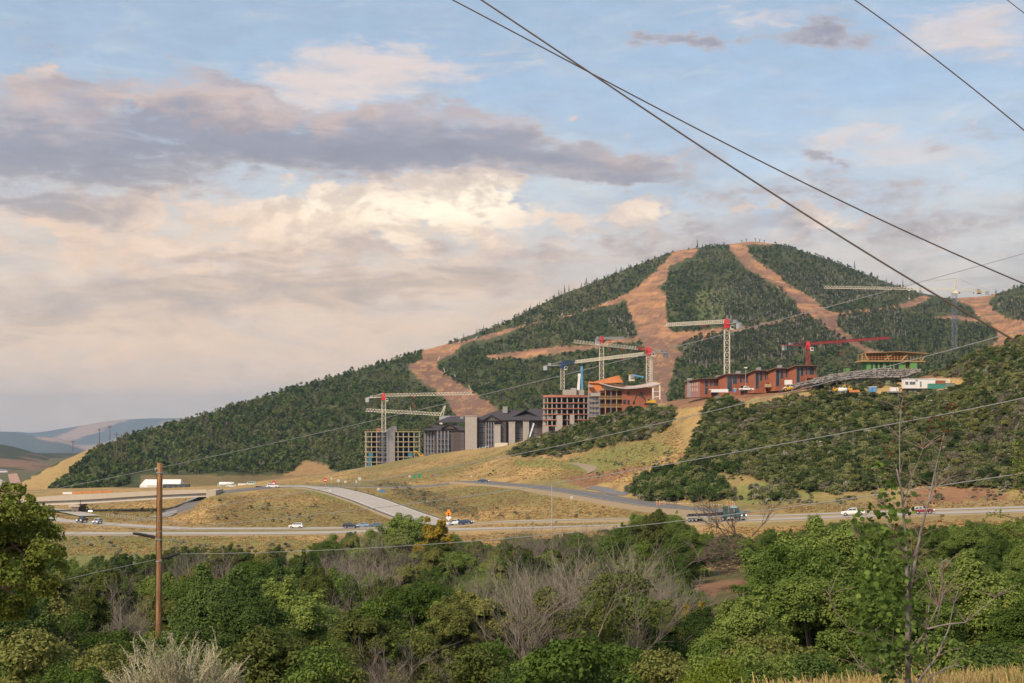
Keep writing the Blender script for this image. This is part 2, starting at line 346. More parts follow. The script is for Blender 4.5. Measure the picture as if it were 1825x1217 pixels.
Zs += (N1*1.3+N0*0.5)*amp*(1-roadm)*np.clip(np.abs(DD-np.interp(CC, BANK[:, 0], BANK[:, 1]))/25, 0.1, 1)
Zs += N2*np.interp(DD, [1100, 1400, 2400, 3200], [0, 22, 40, 10])*np.clip(np.abs(DD-cdist)/500, 0.05, 1)*(DD > 1100)
YI = HY-F*Zs/DD
RM = np.minimum.accumulate(YI, axis=1)
def gz(px, D):
    """ground height under column px at distance D"""
    i = np.clip(np.interp(px, cols, np.arange(len(cols))), 0, len(cols)-1.001); j = np.clip(np.interp(D, Dr, np.arange(len(Dr))), 0, len(Dr)-1.001)
    i0 = np.floor(i).astype(int); j0 = np.floor(j).astype(int); a = i-i0; b = j-j0
    return Zs[i0, j0]*(1-a)*(1-b)+Zs[i0+1, j0]*a*(1-b)+Zs[i0, j0+1]*(1-a)*b+Zs[i0+1, j0+1]*a*b
def gp(px, D, dz=0.0): return Vector(((px-CX)/F*D, D, float(gz(px, D))+dz))
def gxy(x, y): return float(gz(CX+x/y*F, y))
def hitD(px, py, Dmin=0.0):
    """distance at which the ground is seen at (px,py), or nan"""
    i = int(np.clip(round(float(np.interp(px, cols, np.arange(len(cols))))), 0, len(cols)-1))
    j0 = int(np.searchsorted(Dr, Dmin)); r = YI[i, j0:]; k = np.nonzero(r <= py)[0]
    if not len(k): return float('nan')
    k = k[0]
    if k == 0: return float(Dr[j0])
    a = (r[k-1]-py)/max(1e-6, r[k-1]-r[k]); return float(Dr[j0+k-1]+(Dr[j0+k]-Dr[j0+k-1])*a)
# ---- ground cover, drawn on the photograph
RUNS = [
 [(1200,446),(1188,462),(1170,482),(1150,497),(1130,515),(1100,531),(1040,553),(1000,564),(950,576),(900,587),(850,601),(810,612),(790,613),(755,621),(751,640),(726,652),(738,669),(767,690),(788,703),(809,737),(815,752),(880,752),(893,735),(888,728),(857,708),(830,689),(804,674),(783,661),(778,645),(799,635),(820,618),(849,606),(896,598),(920,587),(962,574),(999,566),(1017,562),(1041,555),(1069,546),(1093,541),(1116,532),
  (1118,553),(1129,578),(1140,597),(1145,614),(1151,627),(1154,646),(1150,720),(1190,720),(1189,704),(1190,690),(1203,657),(1206,636),(1222,633),(1204,619),(1217,606),(1206,594),(1192,586),(1186,553),(1189,531),(1173,509),(1189,498),(1192,474),(1214,466),(1240,452),(1246,441)],
 [(1298,434),(1300,443),(1317,465),(1342,484),(1379,506),(1415,535),(1430,562),(1452,570),(1488,597),(1543,628),(1560,650),(1600,650),(1579,630),(1543,616),(1506,593),(1495,582),(1490,562),(1473,553),(1452,535),(1415,513),(1379,484),(1350,466),(1335,447),(1331,437),(1375,436),(1380,428),(1330,424)],
 [(1690,522),(1705,535),(1733,545),(1737,560),(1756,568),(1778,590),(1775,607),(1762,620),(1840,640),(1900,620),(1900,580),(1825,570),(1790,566),(1773,555),(1763,536),(1775,524)],
 [(864,634),(909,627),(950,623),(988,618),(1030,616),(1048,615),(1090,606),(1142,598),(1142,606),(1100,612),(1050,623),(985,631),(930,638),(870,638)],
 [(1200,592),(1240,589),(1285,584),(1335,580),(1345,588),(1300,592),(1275,600),(1222,610),(1205,612)],
 [(1340,578),(1400,568),(1430,557),(1436,566),(1400,573),(1345,586)],
 [(1484,558),(1528,552),(1560,551),(1587,547),(1600,541),(1624,536),(1645,526),(1660,530),(1640,541),(1616,549),(1590,549),(1560,556),(1525,559),(1484,568)],
 [(1660,565),(1700,562),(1735,566),(1756,568),(1760,576),(1700,568)],
]
PURPLE = [[(726,652),(760,650),(800,672),(857,708),(893,735),(880,752),(815,752),(800,715),(738,669)], [(1145,600),(1205,600),(1225,633),(1206,660),(1190,720),(1150,720),(1154,646)], [(1430,566),(1495,560),(1600,640),(1560,650)], [(1298,440),(1330,470),(1440,540),(1430,545),(1380,506),(1317,465)]]
GOLD_LEFT = [(-60, 900), (20, 868), (40, 858), (62, 846), (110, 821), (168, 794), (186, 786), (150, 818), (128, 840), (100, 866), (70, 886), (55, 900)]
TANPATCH = [(470, 868), (500, 850), (522, 838), (543, 818), (580, 828), (600, 846), (640, 850), (640, 868)]
SCRUB = [
 [(905, 802), (960, 780), (1050, 750), (1130, 722), (1195, 722), (1207, 735), (1190, 762), (1160, 780), (1110, 792), (1050, 800), (1000, 815), (940, 812), (905, 809)],
 [(1215, 835), (1232, 790), (1250, 750), (1262, 712), (1300, 702), (1312, 722), (1330, 729), (1400, 712), (1500, 706), (1600, 704), (1650, 702), (1700, 696), (1740, 684), (1690, 672), (1648, 668), (1690, 650), (1740, 634), (1825, 598), (1900, 580), (1900, 885), (1825, 872), (1700, 866), (1600, 868), (1480, 880), (1400, 866), (1340, 848), (1260, 838)],
 [(1112, 872), (1140, 852), (1200, 840), (1260, 846), (1300, 870), (1308, 892), (1200, 894), (1150, 893)],
 [(1330, 892), (1345, 876), (1400, 868), (1420, 890)],
 [(1440, 685), (1500, 690), (1590, 684), (1600, 690), (1500, 700), (1440, 700)],
 [(660, 862), (720, 860), (850, 905), (860, 925), (800, 915)],
]
GREENS = [[(915, 822), (960, 815), (1030, 820), (1050, 838), (1000, 835), (920, 830)], [(1010, 815), (1100, 796), (1180, 788), (1210, 800), (1150, 835), (1090, 840), (1020, 832)],
          [(90, 955), (300, 956), (560, 962), (560, 1010), (60, 1010)], [(1260, 870), (1400, 850), (1470, 880), (1330, 900)], [(520, 870), (560, 874), (640, 890), (600, 895)], [(1240, 520), (1290, 500), (1300, 560), (1240, 580)]]
REDSOIL = [[(1000, 850), (1050, 845), (1130, 830), (1170, 826), (1100, 855), (1040, 870)], [(1225, 1046), (1290, 1034), (1345, 1030), (1330, 1044), (1270, 1060)], [(1340, 835), (1400, 850), (1380, 862), (1330, 850)],
           [(1600, 890), (1640, 872), (1760, 865), (1800, 885), (1700, 897)], [(1180, 715), (1260, 690), (1440, 678), (1640, 660), (1680, 672), (1500, 690), (1400, 700), (1290, 722), (1200, 730)]]
g = lambda *c: np.array(srgb(*c))
def blur_in(poly, px, py, soft=5.0, seed=5):
    j = soft*2
    ox = (fbm(px/14, py/9, 3, seed)-0.5)*j; oy = (fbm(px/14, py/9, 3, seed+40)-0.5)*j
    return inpoly(px+ox, py+oy, poly)
def cover():
    X, Y, PX, PY, D = XX, YY, CC, YI, DD
    n1 = fbm(X/17, Y/30, 5, 31)[..., None]; n2 = fbm(X/70, Y/90, 4, 77)[..., None]; n3 = fbm(X/4.5, Y/9, 4, 5)[..., None]
    gold = np.array((0.455, 0.295, 0.12)); gold2 = np.array((0.345, 0.245, 0.10)); olive = np.array((0.175, 0.17, 0.06)); brown = np.array((0.20, 0.115, 0.06))
    sm = lambda a, b, v: np.clip((v-a)/(b-a), 0, 1)
    c = gold*(1-sm(.35, .62, n1))+gold2*sm(.35, .62, n1)
    c = c*(1-0.75*sm(.50, .66, n2))+olive*0.75*sm(.50, .66, n2)
    c = c*(1-0.6*sm(.55, .75, n3))+brown*0.6*sm(.55, .75, n3)
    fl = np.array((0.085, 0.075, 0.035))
    def put(msk, col, k=1.0):
        nonlocal c
        m = (np.asarray(msk).astype(float)*k); m = m[..., None] if m.ndim == 2 else m
        c = c*(1-m)+col*m
    near = D < 420
    # ravine floor under the trees
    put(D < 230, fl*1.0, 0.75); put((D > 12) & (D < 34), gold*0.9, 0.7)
    mtn = D > 1060
    forest = np.array((0.060, 0.070, 0.028))*(0.7+0.7*n1)+np.array((0.035, 0.018, 0.008))*sm(.5, .7, n2)
    c = np.where(mtn[..., None], forest, c)
    put(mtn & blur_in(GOLD_LEFT, PX, PY, 6), gold*0.72+olive*0.25)
    put((D > 900) & blur_in(TANPATCH, PX, PY, 6), gold*0.45+brown*0.55)
    put((D > 940) & (D < 1200) & (PX > 250) & (PX < 700) & (PY > 847), brown*0.7+olive*0.4, 0.8)
    org = np.array((0.42, 0.215, 0.105)); org2 = np.array((0.27, 0.145, 0.092)); pur = np.array((0.17, 0.098, 0.075))
    dirt = org*(1-sm(.4, .6, n1))+org2*sm(.4, .6, n1)
    rib = fbm(PX/22, PY/2.2, 4, 90)[..., None]; spk = fbm(PX/1.7, PY/1.2, 3, 191)[..., None]; trk = np.abs(fbm(PX/30+PY/60, PY/26, 3, 192)[..., None]-.5); dirt = dirt*(0.45+0.75*rib+.35*spk)*(1-.35*np.clip(1-trk/.012, 0, 1))
    for k, P in enumerate(RUNS):
        put(mtn & blur_in(P, PX+(fbm(PX/3, PY/3, 2, 7)-.5)*5, PY+(fbm(PX/3, PY/3, 2, 8)-.5)*3, 3.2 if k < 3 else 2.2, 50+k), dirt*(1-.35*sm(.56, .7, fbm(PX/9, PY/5, 3, 123)[..., None]))+np.array((.11, .12, .05))*.35*sm(.56, .7, fbm(PX/9, PY/5, 3, 123)[..., None]))
    for P in PURPLE:
        m = mtn & blur_in(P, PX, PY, 6, 61) & (np.abs(c-dirt).sum(-1) < 1e-3)
        put(m, pur*(0.8+0.5*n1), 0.8)
    for k, P in enumerate(GREENS): put(blur_in(P, PX, PY, 7, 70) & ((D > 40) if k != 5 else mtn), np.array((0.175, 0.205, 0.06))*(0.7+0.6*n3), 0.7 if k != 5 else 0.35)
    for P in REDSOIL: put(blur_in(P, PX, PY, 6, 71) & (D < 760) & (D > 40), np.array((0.27, 0.135, 0.082))*(0.8+0.4*n3), 0.85)
    for P in SCRUB: put(blur_in(P, PX, PY, 8, 72) & (D < 760) & (D > 250), np.array((0.115, 0.10, 0.05))*(0.6+0.9*n3), 0.8)
    # golden bare tongue between the scrub blocks keeps the base colour; verges of the roads are pale and dusty
    for t in (ROAD_N, ROAD_F):
        d = np.abs(D-np.interp(PX, t[:, 0], t[:, 1])); put((d < 12.5) & (D < 520), np.array((0.32, 0.24, 0.12)), 0.2)
    return np.clip(c, 0, 1)
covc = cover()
def terrain_material():
    m = bpy.data.materials.new("ground_cover"); m.use_nodes = True; t = m.node_tree; T = NT(t); b = t.nodes['Principled BSDF']
    b.inputs['Roughness'].default_value = 0.95; b.inputs['Specular IOR Level'].default_value = 0.1
    at_ = T.n('ShaderNodeAttribute', attribute_name='Col'); tc = T.n('ShaderNodeTexCoord')
    a = T.noise(tc.outputs['Object'], 0.9, 5, 0.7); bn = T.noise(tc.outputs['Object'], 0.12, 6, 0.65); cn = T.noise(tc.outputs['Object'], 3.5, 4, 0.7)
    k = T.add(T.mul(T.add(a, -0.5), 1.5), T.mul(T.add(bn, -0.5), 1.1), T.mul(T.add(cn, -0.5), 0.7), 1.0)
    vm = T.n('ShaderNodeVectorMath', operation='SCALE'); t.links.new(at_.outputs['Color'], vm.inputs[0]); T.put(vm.inputs['Scale'], k)
    hs = T.mix(T.mul(T.ramp(bn, 0.45, 0.7), 0.18), vm.outputs[0], (0.14, 0.13, 0.05))
    t.links.new(hs, b.inputs['Base Color'])
    bp = T.n('ShaderNodeBump'); bp.inputs['Strength'].default_value = 0.8; bp.inputs['Distance'].default_value = 0.5
    t.links.new(a, bp.inputs['Height']); t.links.new(bp.outputs[0], b.inputs['Normal'])
    return m
def grid_faces(nc, nr):
    i = np.arange(nc-1)[:, None]*nr+np.arange(nr-1)[None, :]; i = i.ravel()
    return np.stack([i, i+nr, i+nr+1, i+1], 1)
GM = terrain_material()
def col_attr(me, C):
    ca = me.color_attributes.new('Col', 'FLOAT_COLOR', 'POINT')
    ca.data.foreach_set('color', np.concatenate([C, np.ones((len(C), 1))], 1).astype(np.float32).ravel())
def build_terrain():
    for name, j0, j1 in (('ground', 0, int(np.searchsorted(Dr, 1075))), ('mountain', int(np.searchsorted(Dr, 1075)), len(Dr)-1)):
        s = slice(j0, j1+1); V = np.stack([XX[:, s], YY[:, s], Zs[:, s]], -1).reshape(-1, 3)
        me = np_mesh(name, V, grid_faces(len(cols), j1-j0+1), GM, True); col_attr(me, covc[:, s].reshape(-1, 3))
        tag(link(name, me), kind='structure')
build_terrain()
# ground the photograph does not show but the land goes on: behind and beside the camera, and the valley floor to the horizon
def flat_sheet(name, x0, x1, y0, y1, z, n, colf, zf=None):
    xs = np.linspace(x0, x1, n); ys = np.linspace(y0, y1, n); A, B = np.meshgrid(xs, ys, indexing='ij')
    H = np.full_like(A, z) if zf is None else zf(A, B)
    me = np_mesh(name, np.stack([A, B, H], -1).reshape(-1, 3), grid_faces(n, n), GM, True); col_attr(me, colf(A, B).reshape(-1, 3))
    return tag(link(name, me), kind='structure')
def valley_col(A, B):
    n = fbm(A/300, B/500, 4, 9)[..., None]; return np.array((0.20, 0.15, 0.075))*(1-n)+np.array((0.07, 0.085, 0.045))*n
flat_sheet('valley_floor', -30000, 30000, -8000, 42000, -73.0, 160, valley_col, lambda A, B: -73.0-np.clip((B-3400)*.042, 0, 430))
flat_sheet('slope_behind_camera', -60, 60, -60, 2.2, -2.95, 30, lambda A, B: np.ones(A.shape+(1,))*np.array((0.2, 0.15, 0.07)), lambda A, B: -2.95+0.3*(fbm(A/9, B/9, 3, 2)-0.5)*(B < 0))
# distant hills and mountains at the valley's end
def ridge(name, pts, D, depth, base, colf, seed, rough=10.0, back=1500):
    p = np.array(pts, float); px = np.arange(p[0, 0], p[-1, 0]+1, 6.0); n = len(px); m = 44
    y = np.interp(px, p[:, 0], p[:, 1]); k = np.exp(-0.5*(np.arange(-6, 7)/2.5)**2); k /= k.sum(); y = np.convolve(np.pad(y, 6, mode='edge'), k, 'valid')
    d = np.linspace(D-depth, D, m-6); d = np.concatenate([d, np.linspace(D+back*0.1, D+back, 6)])
    P_, D_ = np.meshgrid(px, d, indexing='ij'); crest = (HY-y)/F*D
    t = np.clip((D_-(D-depth))/depth, 0, 1); X = (P_-CX)/F*D_
    prof = t**1.25; Z_ = base+(crest[:, None]-base)*prof
    Z_ += (fbm(X/(depth*0.16), D_/(depth*0.3), 5, seed)-0.5)*rough*2*np.sin(np.pi*np.clip(t, 0, 1)*0.97)
    bk = D_ > D; Z_ = np.where(bk, crest[:, None]-(crest[:, None]-base)*np.clip((D_-D)/back, 0, 1)**0.8, Z_)
    me = np_mesh(name, np.stack([X, D_, Z_], -1).reshape(-1, 3), grid_faces(n, m), GM, True)
    col_attr(me, colf(X, D_, P_, HY-F*Z_/D_, t).reshape(-1, 3)); return tag(link(name, me), kind='structure')
def far_col(X, D, px, py, t):
    n = fbm(X/700, D/900, 5, 14)[..., None]; s = np.clip((n-0.58)/0.05, 0, 1)*.8
    return np.array((0.085, 0.095, 0.075))*(1-s)+np.array((0.50, 0.30, 0.19))*s
def mid_col(X, D, px, py, t):
    n = fbm(X/90, D/120, 5, 24)[..., None]; s = np.clip((n-0.45)/0.1, 0, 1)*np.clip((py-805)/12, 0, 1)[..., None]
    return np.array((0.05, 0.06, 0.035))*(1-s)+np.array((0.22, 0.13, 0.08))*s
ridge('distant_mountain', [(-900, 790), (-300, 782), (0, 772), (28, 766), (52, 773), (80, 768), (180, 752), (215, 746), (285, 745.5), (320, 746), (420, 742), (700, 760), (1200, 800)], 19000, 5600, -480, far_col, 4, 150)
ridge('distant_hill', [(-900, 800), (-200, 775), (-40, 772), (20, 768), (55, 778), (110, 780), (150, 800), (230, 835), (400, 850)], 12500, 3500, -440, far_col, 9, 90)
ridge('valley_hill', [(-900, 760), (-200, 775), (-60, 785), (0, 791), (30, 797), (60, 806), (95, 818), (140, 845), (200, 870)], 3300, 1100, -76, mid_col, 12, 12, 800)
# ------------------------------------------------------------------ roads
M_conc = mat('road_concrete', (0.40, 0.365, 0.32), 0.9, 0.10, 0.15)
M_asph = mat('asphalt', (0.155, 0.15, 0.15), 0.9, 0.12, 0.2)
M_asph_dark = mat('dark_asphalt', (0.07, 0.07, 0.072), 0.9, 0.1, 0.3)
M_line = mat('road_paint', (0.72, 0.70, 0.64), 0.7, 0.1, 2.0)
M_yline = mat('yellow_paint', (0.62, 0.42, 0.08), 0.7, 0.1, 2.0)
M_gravel = mat('shoulder_gravel', (0.27, 0.215, 0.14), 0.95, 0.15, 1.5)
def strip(name, path, w, m, lift=0.12, off=0.0, dash=None, parent=None, step=2.0, skirt=False, conform=False):
    """a sheet following the ground along a path of (px, D); w = width in metres, off = sideways offset"""
    P = [Vector(((p-CX)/F*d, d, 0)) for p, d in path]
    pts = []
    for a, b in zip(P[:-1], P[1:]):
        n = max(1, int((b-a).length/step))
        for i in range(n): pts.append(a+(b-a)*i/n)
    pts.append(P[-1])
    # smooth the line
    for _ in range(6): pts = [pts[0]]+[(pts[i-1]+pts[i]*2+pts[i+1])/4 for i in range(1, len(pts)-1)]+[pts[-1]]
    V = []; Fc = []; SK = []; dist = 0; last = None; zc = []
    hs = [gxy(p.x, p.y) for p in pts]; k = 4
    hs = [sum(hs[max(0, i-k):i+k+1])/len(hs[max(0, i-k):i+k+1]) for i in range(len(hs))]
    for i, p in enumerate(pts):
        t = (pts[min(i+1, len(pts)-1)]-pts[max(i-1, 0)]).normalized(); nrm = Vector((-t.y, t.x, 0))
        a = p+nrm*(off-w/2); b = p+nrm*(off+w/2); z = hs[i]+lift
        V += [(a.x, a.y, gxy(a.x, a.y)+lift), (b.x, b.y, gxy(b.x, b.y)+lift)] if conform else [(a.x, a.y, z), (b.x, b.y, z)]
        if skirt: a2 = p+nrm*(off-w/2-1.0); b2 = p+nrm*(off+w/2+1.0); SK.append(((a2.x, a2.y, min(z, gxy(a2.x, a2.y))-.5), (b2.x, b2.y, min(z, gxy(b2.x, b2.y))-.5)))
        if i:
            dist += (pts[i]-pts[i-1]).length
            if dash is None or (dist % dash[1]) < dash[0]: Fc.append((2*i-2, 2*i, 2*i+1, 2*i-1))
    if skirt:
        n = len(V)
        for q in SK: V += [q[0], q[1]]
        for i in range(1, len(SK)): Fc += [(n+2*i-2, n+2*i, 2*i, 2*i-2), (2*i-1, 2*i+1, n+2*i+1, n+2*i-1)]
    o = mesh_obj(name, V, Fc, m, parent)
    return o
def road(name, path, w, m, lines=True, lift=0.25, centre=None, label=None):
    sh = strip(name+'_shoulder', path, w+1.3, M_gravel, lift-0.06, skirt=True); tag(sh, kind='structure')
    o = strip(name, path, w, m, lift); tag(o, kind='structure')
    if lines:
        for s in (-1, 1):
            l = strip('edge_line', path, 0.22, M_line if (s < 0 or centre) else M_yline, lift+0.03, s*(w/2-0.9)); l.parent = o
        l = strip('lane_line', path, 0.2, M_yline if centre else M_line, lift+0.03, 0, None if centre else (3, 12)); l.parent = o
    return o
tp = lambda t, a, b: [(p, d) for p, d, _ in t if a <= p <= b]
road('highway', tp(ROAD_N, -700, 2500), 10.5, M_conc)
road('far_carriageway', tp(ROAD_F, -700, 2500), 8.5, M_conc)
# concrete exit ramp curving down from the overpass road to the highway
def pathpx(pts, Dmin=380): return [(x, hitD(x, y, Dmin)) for x, y in pts]
ramp_path = [(470, 577), (520, 584), (570, 580), (620, 562), (660, 541), (700, 516), (740, 490), (800, 462)]
rs_ = strip('exit_ramp_shoulder', ramp_path, 15.6, M_gravel, 0.38, skirt=True); tag(rs_, kind='structure')
ramp = strip('exit_ramp', ramp_path, 13.5, M_conc, 0.42); tag(ramp, kind='structure')
for s in (-1, 1):
    e = strip('shoulder_strip', ramp_path, .8, M_asph_dark, 0.45, s*7.1, parent=ramp); strip('edge_line', ramp_path, 0.3, M_line, 0.46, s*5.6, parent=ramp)
strip('lane_line', ramp_path, 0.25, M_line, 0.46, 0, (3, 12), parent=ramp)
road('climbing_road', [(836, 612)]+tp(BANK, 900, 1260)+[(1290, 402), (1330, 388)], 17, M_asph, True, 0.45, True)
road('overpass_road', [(300, 536), (372, 549), (480, 575), (600, 592), (700, 600), (835, 611)], 9.5, M_asph, False, 0.3)
pth = strip('bike_path', pathpx([(1050, 869), (1075, 873), (1100, 881), (1122, 891)], 484), 3.2, M_asph, 0.15, conform=True); tag(pth, kind='structure')
p2_ = strip('gravel_path', pathpx([(1018, 826), (1038, 829), (1058, 837), (1052, 843)], 560), 4.0, M_gravel, 0.15, conform=True); tag(p2_, kind='structure')
p3_ = strip('far_ramp', [(-60, 700), (30, 640), (70, 600), (120, 560), (160, 530)], 7.5, M_conc, 0.35); tag(p3_, kind='structure')
# valley highway far away at the left edge
vy = MB()
for (x0, y0, x1, y1, w) in ((-40, 843, 8, 862, 9), (20, 856, 36, 892, 10)):
    pass
def sheet_on(name, pts, z, m):
    return mesh_obj(name, [((x-CX)/F*((HY-y) and -z*F/(y-HY)), -z*F/(y-HY), z) for x, y in pts], [tuple(range(len(pts)))], m)
a_ = sheet_on('distant_road', [(-80, 833), (-40, 833), (9, 858), (12, 884), (0, 888), (-10, 862)], -72.6, M_conc); tag(a_, kind='structure')
b_ = sheet_on('distant_dirt_road', [(14, 845), (30, 843), (38, 862), (30, 888), (14, 888), (18, 862)], -72.6, mat('pink_dirt', (0.42, 0.25, 0.17), 0.95, 0.1, 0.02)); tag(b_, kind='structure')
# ------------------------------------------------------------------ vegetation
def leaf_mat(name, col, col2, trans=0.3, objvar=0.28):
    m = bpy.data.materials.new(name); m.use_nodes = True; t = m.node_tree; t.nodes.clear(); T = NT(t)
    out = T.n('ShaderNodeOutputMaterial'); d = T.n('ShaderNodeBsdfDiffuse'); tr = T.n('ShaderNodeBsdfTranslucent'); mx = T.n('ShaderNodeMixShader')
    geo = T.n('ShaderNodeNewGeometry'); oi = T.n('ShaderNodeObjectInfo'); tc = T.n('ShaderNodeTexCoord')
    n = T.noise(tc.outputs['Object'], 0.7, 3, 0.6)
    c = T.mix(T.ramp(T.add(T.mul(n, 0.7), T.mul(oi.outputs['Random'], 0.5)), 0.35, 0.85), col, col2)
    k = T.mul(T.add(1-objvar, T.mul(oi.outputs['Random'], 2*objvar)), T.add(0.72, T.mul(geo.outputs['Random Per Island'], 0.56)))
    vm = T.n('ShaderNodeVectorMath', operation='SCALE'); t.links.new(c, vm.inputs[0]); T.put(vm.inputs['Scale'], k)
    t.links.new(vm.outputs[0], d.inputs[0]); t.links.new(vm.outputs[0], tr.inputs[0]); mx.inputs[0].default_value = trans
    t.links.new(d.outputs[0], mx.inputs[1]); t.links.new(tr.outputs[0], mx.inputs[2]); t.links.new(mx.outputs[0], out.inputs[0])
    return m
ML = dict(
 green=leaf_mat('fresh_leaves', (0.105, 0.170, 0.036), (0.175, 0.225, 0.055)),
 deep=leaf_mat('dark_leaves', (0.062, 0.105, 0.03), (0.095, 0.14, 0.04)),
 olive=leaf_mat('olive_leaves', (0.125, 0.155, 0.042), (0.185, 0.19, 0.058)),
 yellow=leaf_mat('yellowing_leaves', (0.20, 0.20, 0.035), (0.28, 0.21, 0.03)),
 orange=leaf_mat('orange_leaves', (0.42, 0.20, 0.03), (0.30, 0.17, 0.03)),
 scrub=leaf_mat('scrub_oak_leaves', (0.082, 0.122, 0.042), (0.175, 0.185, 0.075), 0.2, 0.42),
 greyscrub=leaf_mat('grey_scrub_leaves', (0.14, 0.13, 0.085), (0.19, 0.17, 0.115), 0.2, 0.35),
 sage=leaf_mat('sagebrush_leaves', (0.21, 0.22, 0.14), (0.28, 0.28, 0.19), 0.15, 0.3),
 forest=leaf_mat('hill_forest_leaves', (0.050, 0.086, 0.026), (0.120, 0.158, 0.045), 0.15, 0.45),
 aspen=leaf_mat('aspen_leaves', (0.062, 0.085, 0.034), (0.10, 0.12, 0.05), 0.2, 0.35),
 conifer=leaf_mat('conifer_needles', (0.020, 0.036, 0.021), (0.034, 0.052, 0.028), 0.05, 0.35))
M_bark = mat('bark', (0.135, 0.10, 0.075), 0.95, 0.2, 3.0, bump=0.03)
M_palebark = mat('pale_bark', (0.42, 0.37, 0.32), 0.9, 0.15, 3.0)
M_twig = mat('dry_twigs', (0.20, 0.17, 0.14), 0.95, 0.15, 1.5, objvar=0.25)
M_darktwig = mat('dark_dead_wood', (0.13, 0.095, 0.075), 0.95, 0.2, 2.0)
def leaves(centres, radii, per, size, rg, flat=0.75, up=0.5, hollow=0.55):
    """leaf-sized quads in rounded clumps"""
    Vs = []
    for c, r in zip(centres, radii):
        n = max(4, int(per*(r/np.mean(radii))**2)); d = rg.normal(size=(n, 3)); d /= np.linalg.norm(d, axis=1)[:, None]
        d[:, 2] = np.where(d[:, 2] < -0.35, -d[:, 2], d[:, 2])
        rad = r*(hollow+(1-hollow)*rg.random(n))[:, None]*(1+0.28*np.sin(d[:, :1]*5+c[0]*3)*np.cos(d[:, 1:2]*4+c[1]*2))
        p = np.asarray(c)+d*rad*np.array((1, 1, flat))
        nrm = d+rg.normal(size=(n, 3))*0.55+np.array((0, 0, up)); nrm /= np.linalg.norm(nrm, axis=1)[:, None]
        a = np.cross(nrm, rg.normal(size=(n, 3))); a /= np.linalg.norm(a, axis=1)[:, None]; b = np.cross(nrm, a)
        s = size*(0.6+0.8*rg.random(n))[:, None]
        q = np.stack([p-a*s, p-b*s*0.62+nrm*s*0.15, p+a*s, p+b*s*0.62+nrm*s*0.15], 1); Vs.append(q.reshape(-1, 3))
    V = np.concatenate(Vs); return V, np.arange(len(V)).reshape(-1, 4)
def crown_mesh(name, m, H, Wd, nc, per, size, seed, base=0.25, flat=0.75, lean=0.0, spread=1.0, hollow=0.55, ragged=0):
    rg = np.random.default_rng(seed); cs = []; rs = []
    for i in range(nc):
        t = rg.random()**0.75; z = H*(base+(1-base)*t*0.86); prof = math.sin(math.pi*min(1, 0.18+0.78*t))**0.7
        a = rg.random()*6.283; rr = Wd/2*prof*math.sqrt(rg.random())*0.88*spread
        cs.append((math.cos(a)*rr+lean*t, math.sin(a)*rr, z)); rs.append(Wd*(0.13+0.11*rg.random()))
    if ragged:      # shoots that break the outline
        for i in range(ragged):
            c = np.array(cs[rg.integers(nc)]); o = np.array((c[0], c[1], max(.4, c[2]-H*.45))); o /= np.linalg.norm(o); q = c+o*Wd*rg.uniform(.14, .27)
            cs.append(tuple(q)); rs.append(Wd*rg.uniform(.035, .075)); cs.append(tuple(q-o*Wd*.06)); rs.append(Wd*rg.uniform(.05, .09))
    V, Q = leaves(cs, rs, per, size, rg, flat, 0.5, hollow); return np_mesh(name, V, Q, m), cs
def branch_bars(mb, p, d, L, r, depth, rg, n=4, spread=0.7, grav=0.0, ends=None, sides=4):
    k = 3; pts = [Vector(p)]; dd = Vector(d).normalized()
    for i in range(k):
        dd = (dd+Vector((rg.uniform(-1, 1), rg.uniform(-1, 1), rg.uniform(-.6, .8)-grav))*0.16).normalized(); pts.append(pts[-1]+dd*L/k)
    mb.tube(pts, [r*(1-0.45*i/k) for i in range(k+1)], sides, False)
    if depth == 0:
        if ends is not None: ends.append(pts[-1])
        return
    for i in range(n):
        q = pts[rg.randint(1, k)]; nd = (dd+Vector((rg.uniform(-1, 1), rg.uniform(-1, 1), rg.uniform(-.5, .9)-grav))*spread).normalized()
        branch_bars(mb, q, nd, L*rg.uniform(0.5, 0.8), r*0.55, depth-1, rg, n, spread, grav, ends, 3)
def trunk_mesh(name, H, seed, cs=None, m=None, r=0.13, stems=1):
    rg = random.Random(seed); mb = MB()
    for s in range(stems):
        a = rg.random()*6.28; o = Vector((math.cos(a), math.sin(a), 0))*0.25*(stems > 1)
        top = Vector((rg.uniform(-.5, .5)+o.x*2, rg.uniform(-.5, .5)+o.y*2, H*0.8)); mid = (o+top)/2+Vector((rg.uniform(-.25, .25), rg.uniform(-.25, .25), 0))
        mb.tube([o+Vector((0, 0, -0.6)), o+Vector((0, 0, 0.3)), mid, top], [r*1.2, r, r*0.7, r*0.2], 6, False)
        for i in range(5 if cs else 3):
            if cs: c = Vector(cs[rg.randrange(len(cs))])
            else: c = top+Vector((rg.uniform(-1, 1), rg.uniform(-1, 1), rg.uniform(-1, 0)))
            b = (o+Vector((0, 0, 0.3))).lerp(mid, rg.uniform(0.4, 1)); mb.tube([b, b.lerp(c, .5)+Vector((0, 0, .15)), c], [r*.5, r*.35, r*.12], 4, False)
    o = mb.build(name, m or M_bark); me = o.data; bpy.data.objects.remove(o); return me
def bare_mesh(name, m, H, seed, stems=6, depth=3, n=4, r=0.045, spread=0.75):
    rg = random.Random(seed); mb = MB()
    for s in range(stems):
        a = rg.random()*6.28; d = Vector((math.cos(a)*0.45, math.sin(a)*0.45, 1))
        branch_bars(mb, (math.cos(a)*.15, math.sin(a)*.15, -0.3), d, H*rg.uniform(.42, .6), r, depth, rg, n, spread)
    o = mb.build(name, m); me = o.data; bpy.data.objects.remove(o); return me
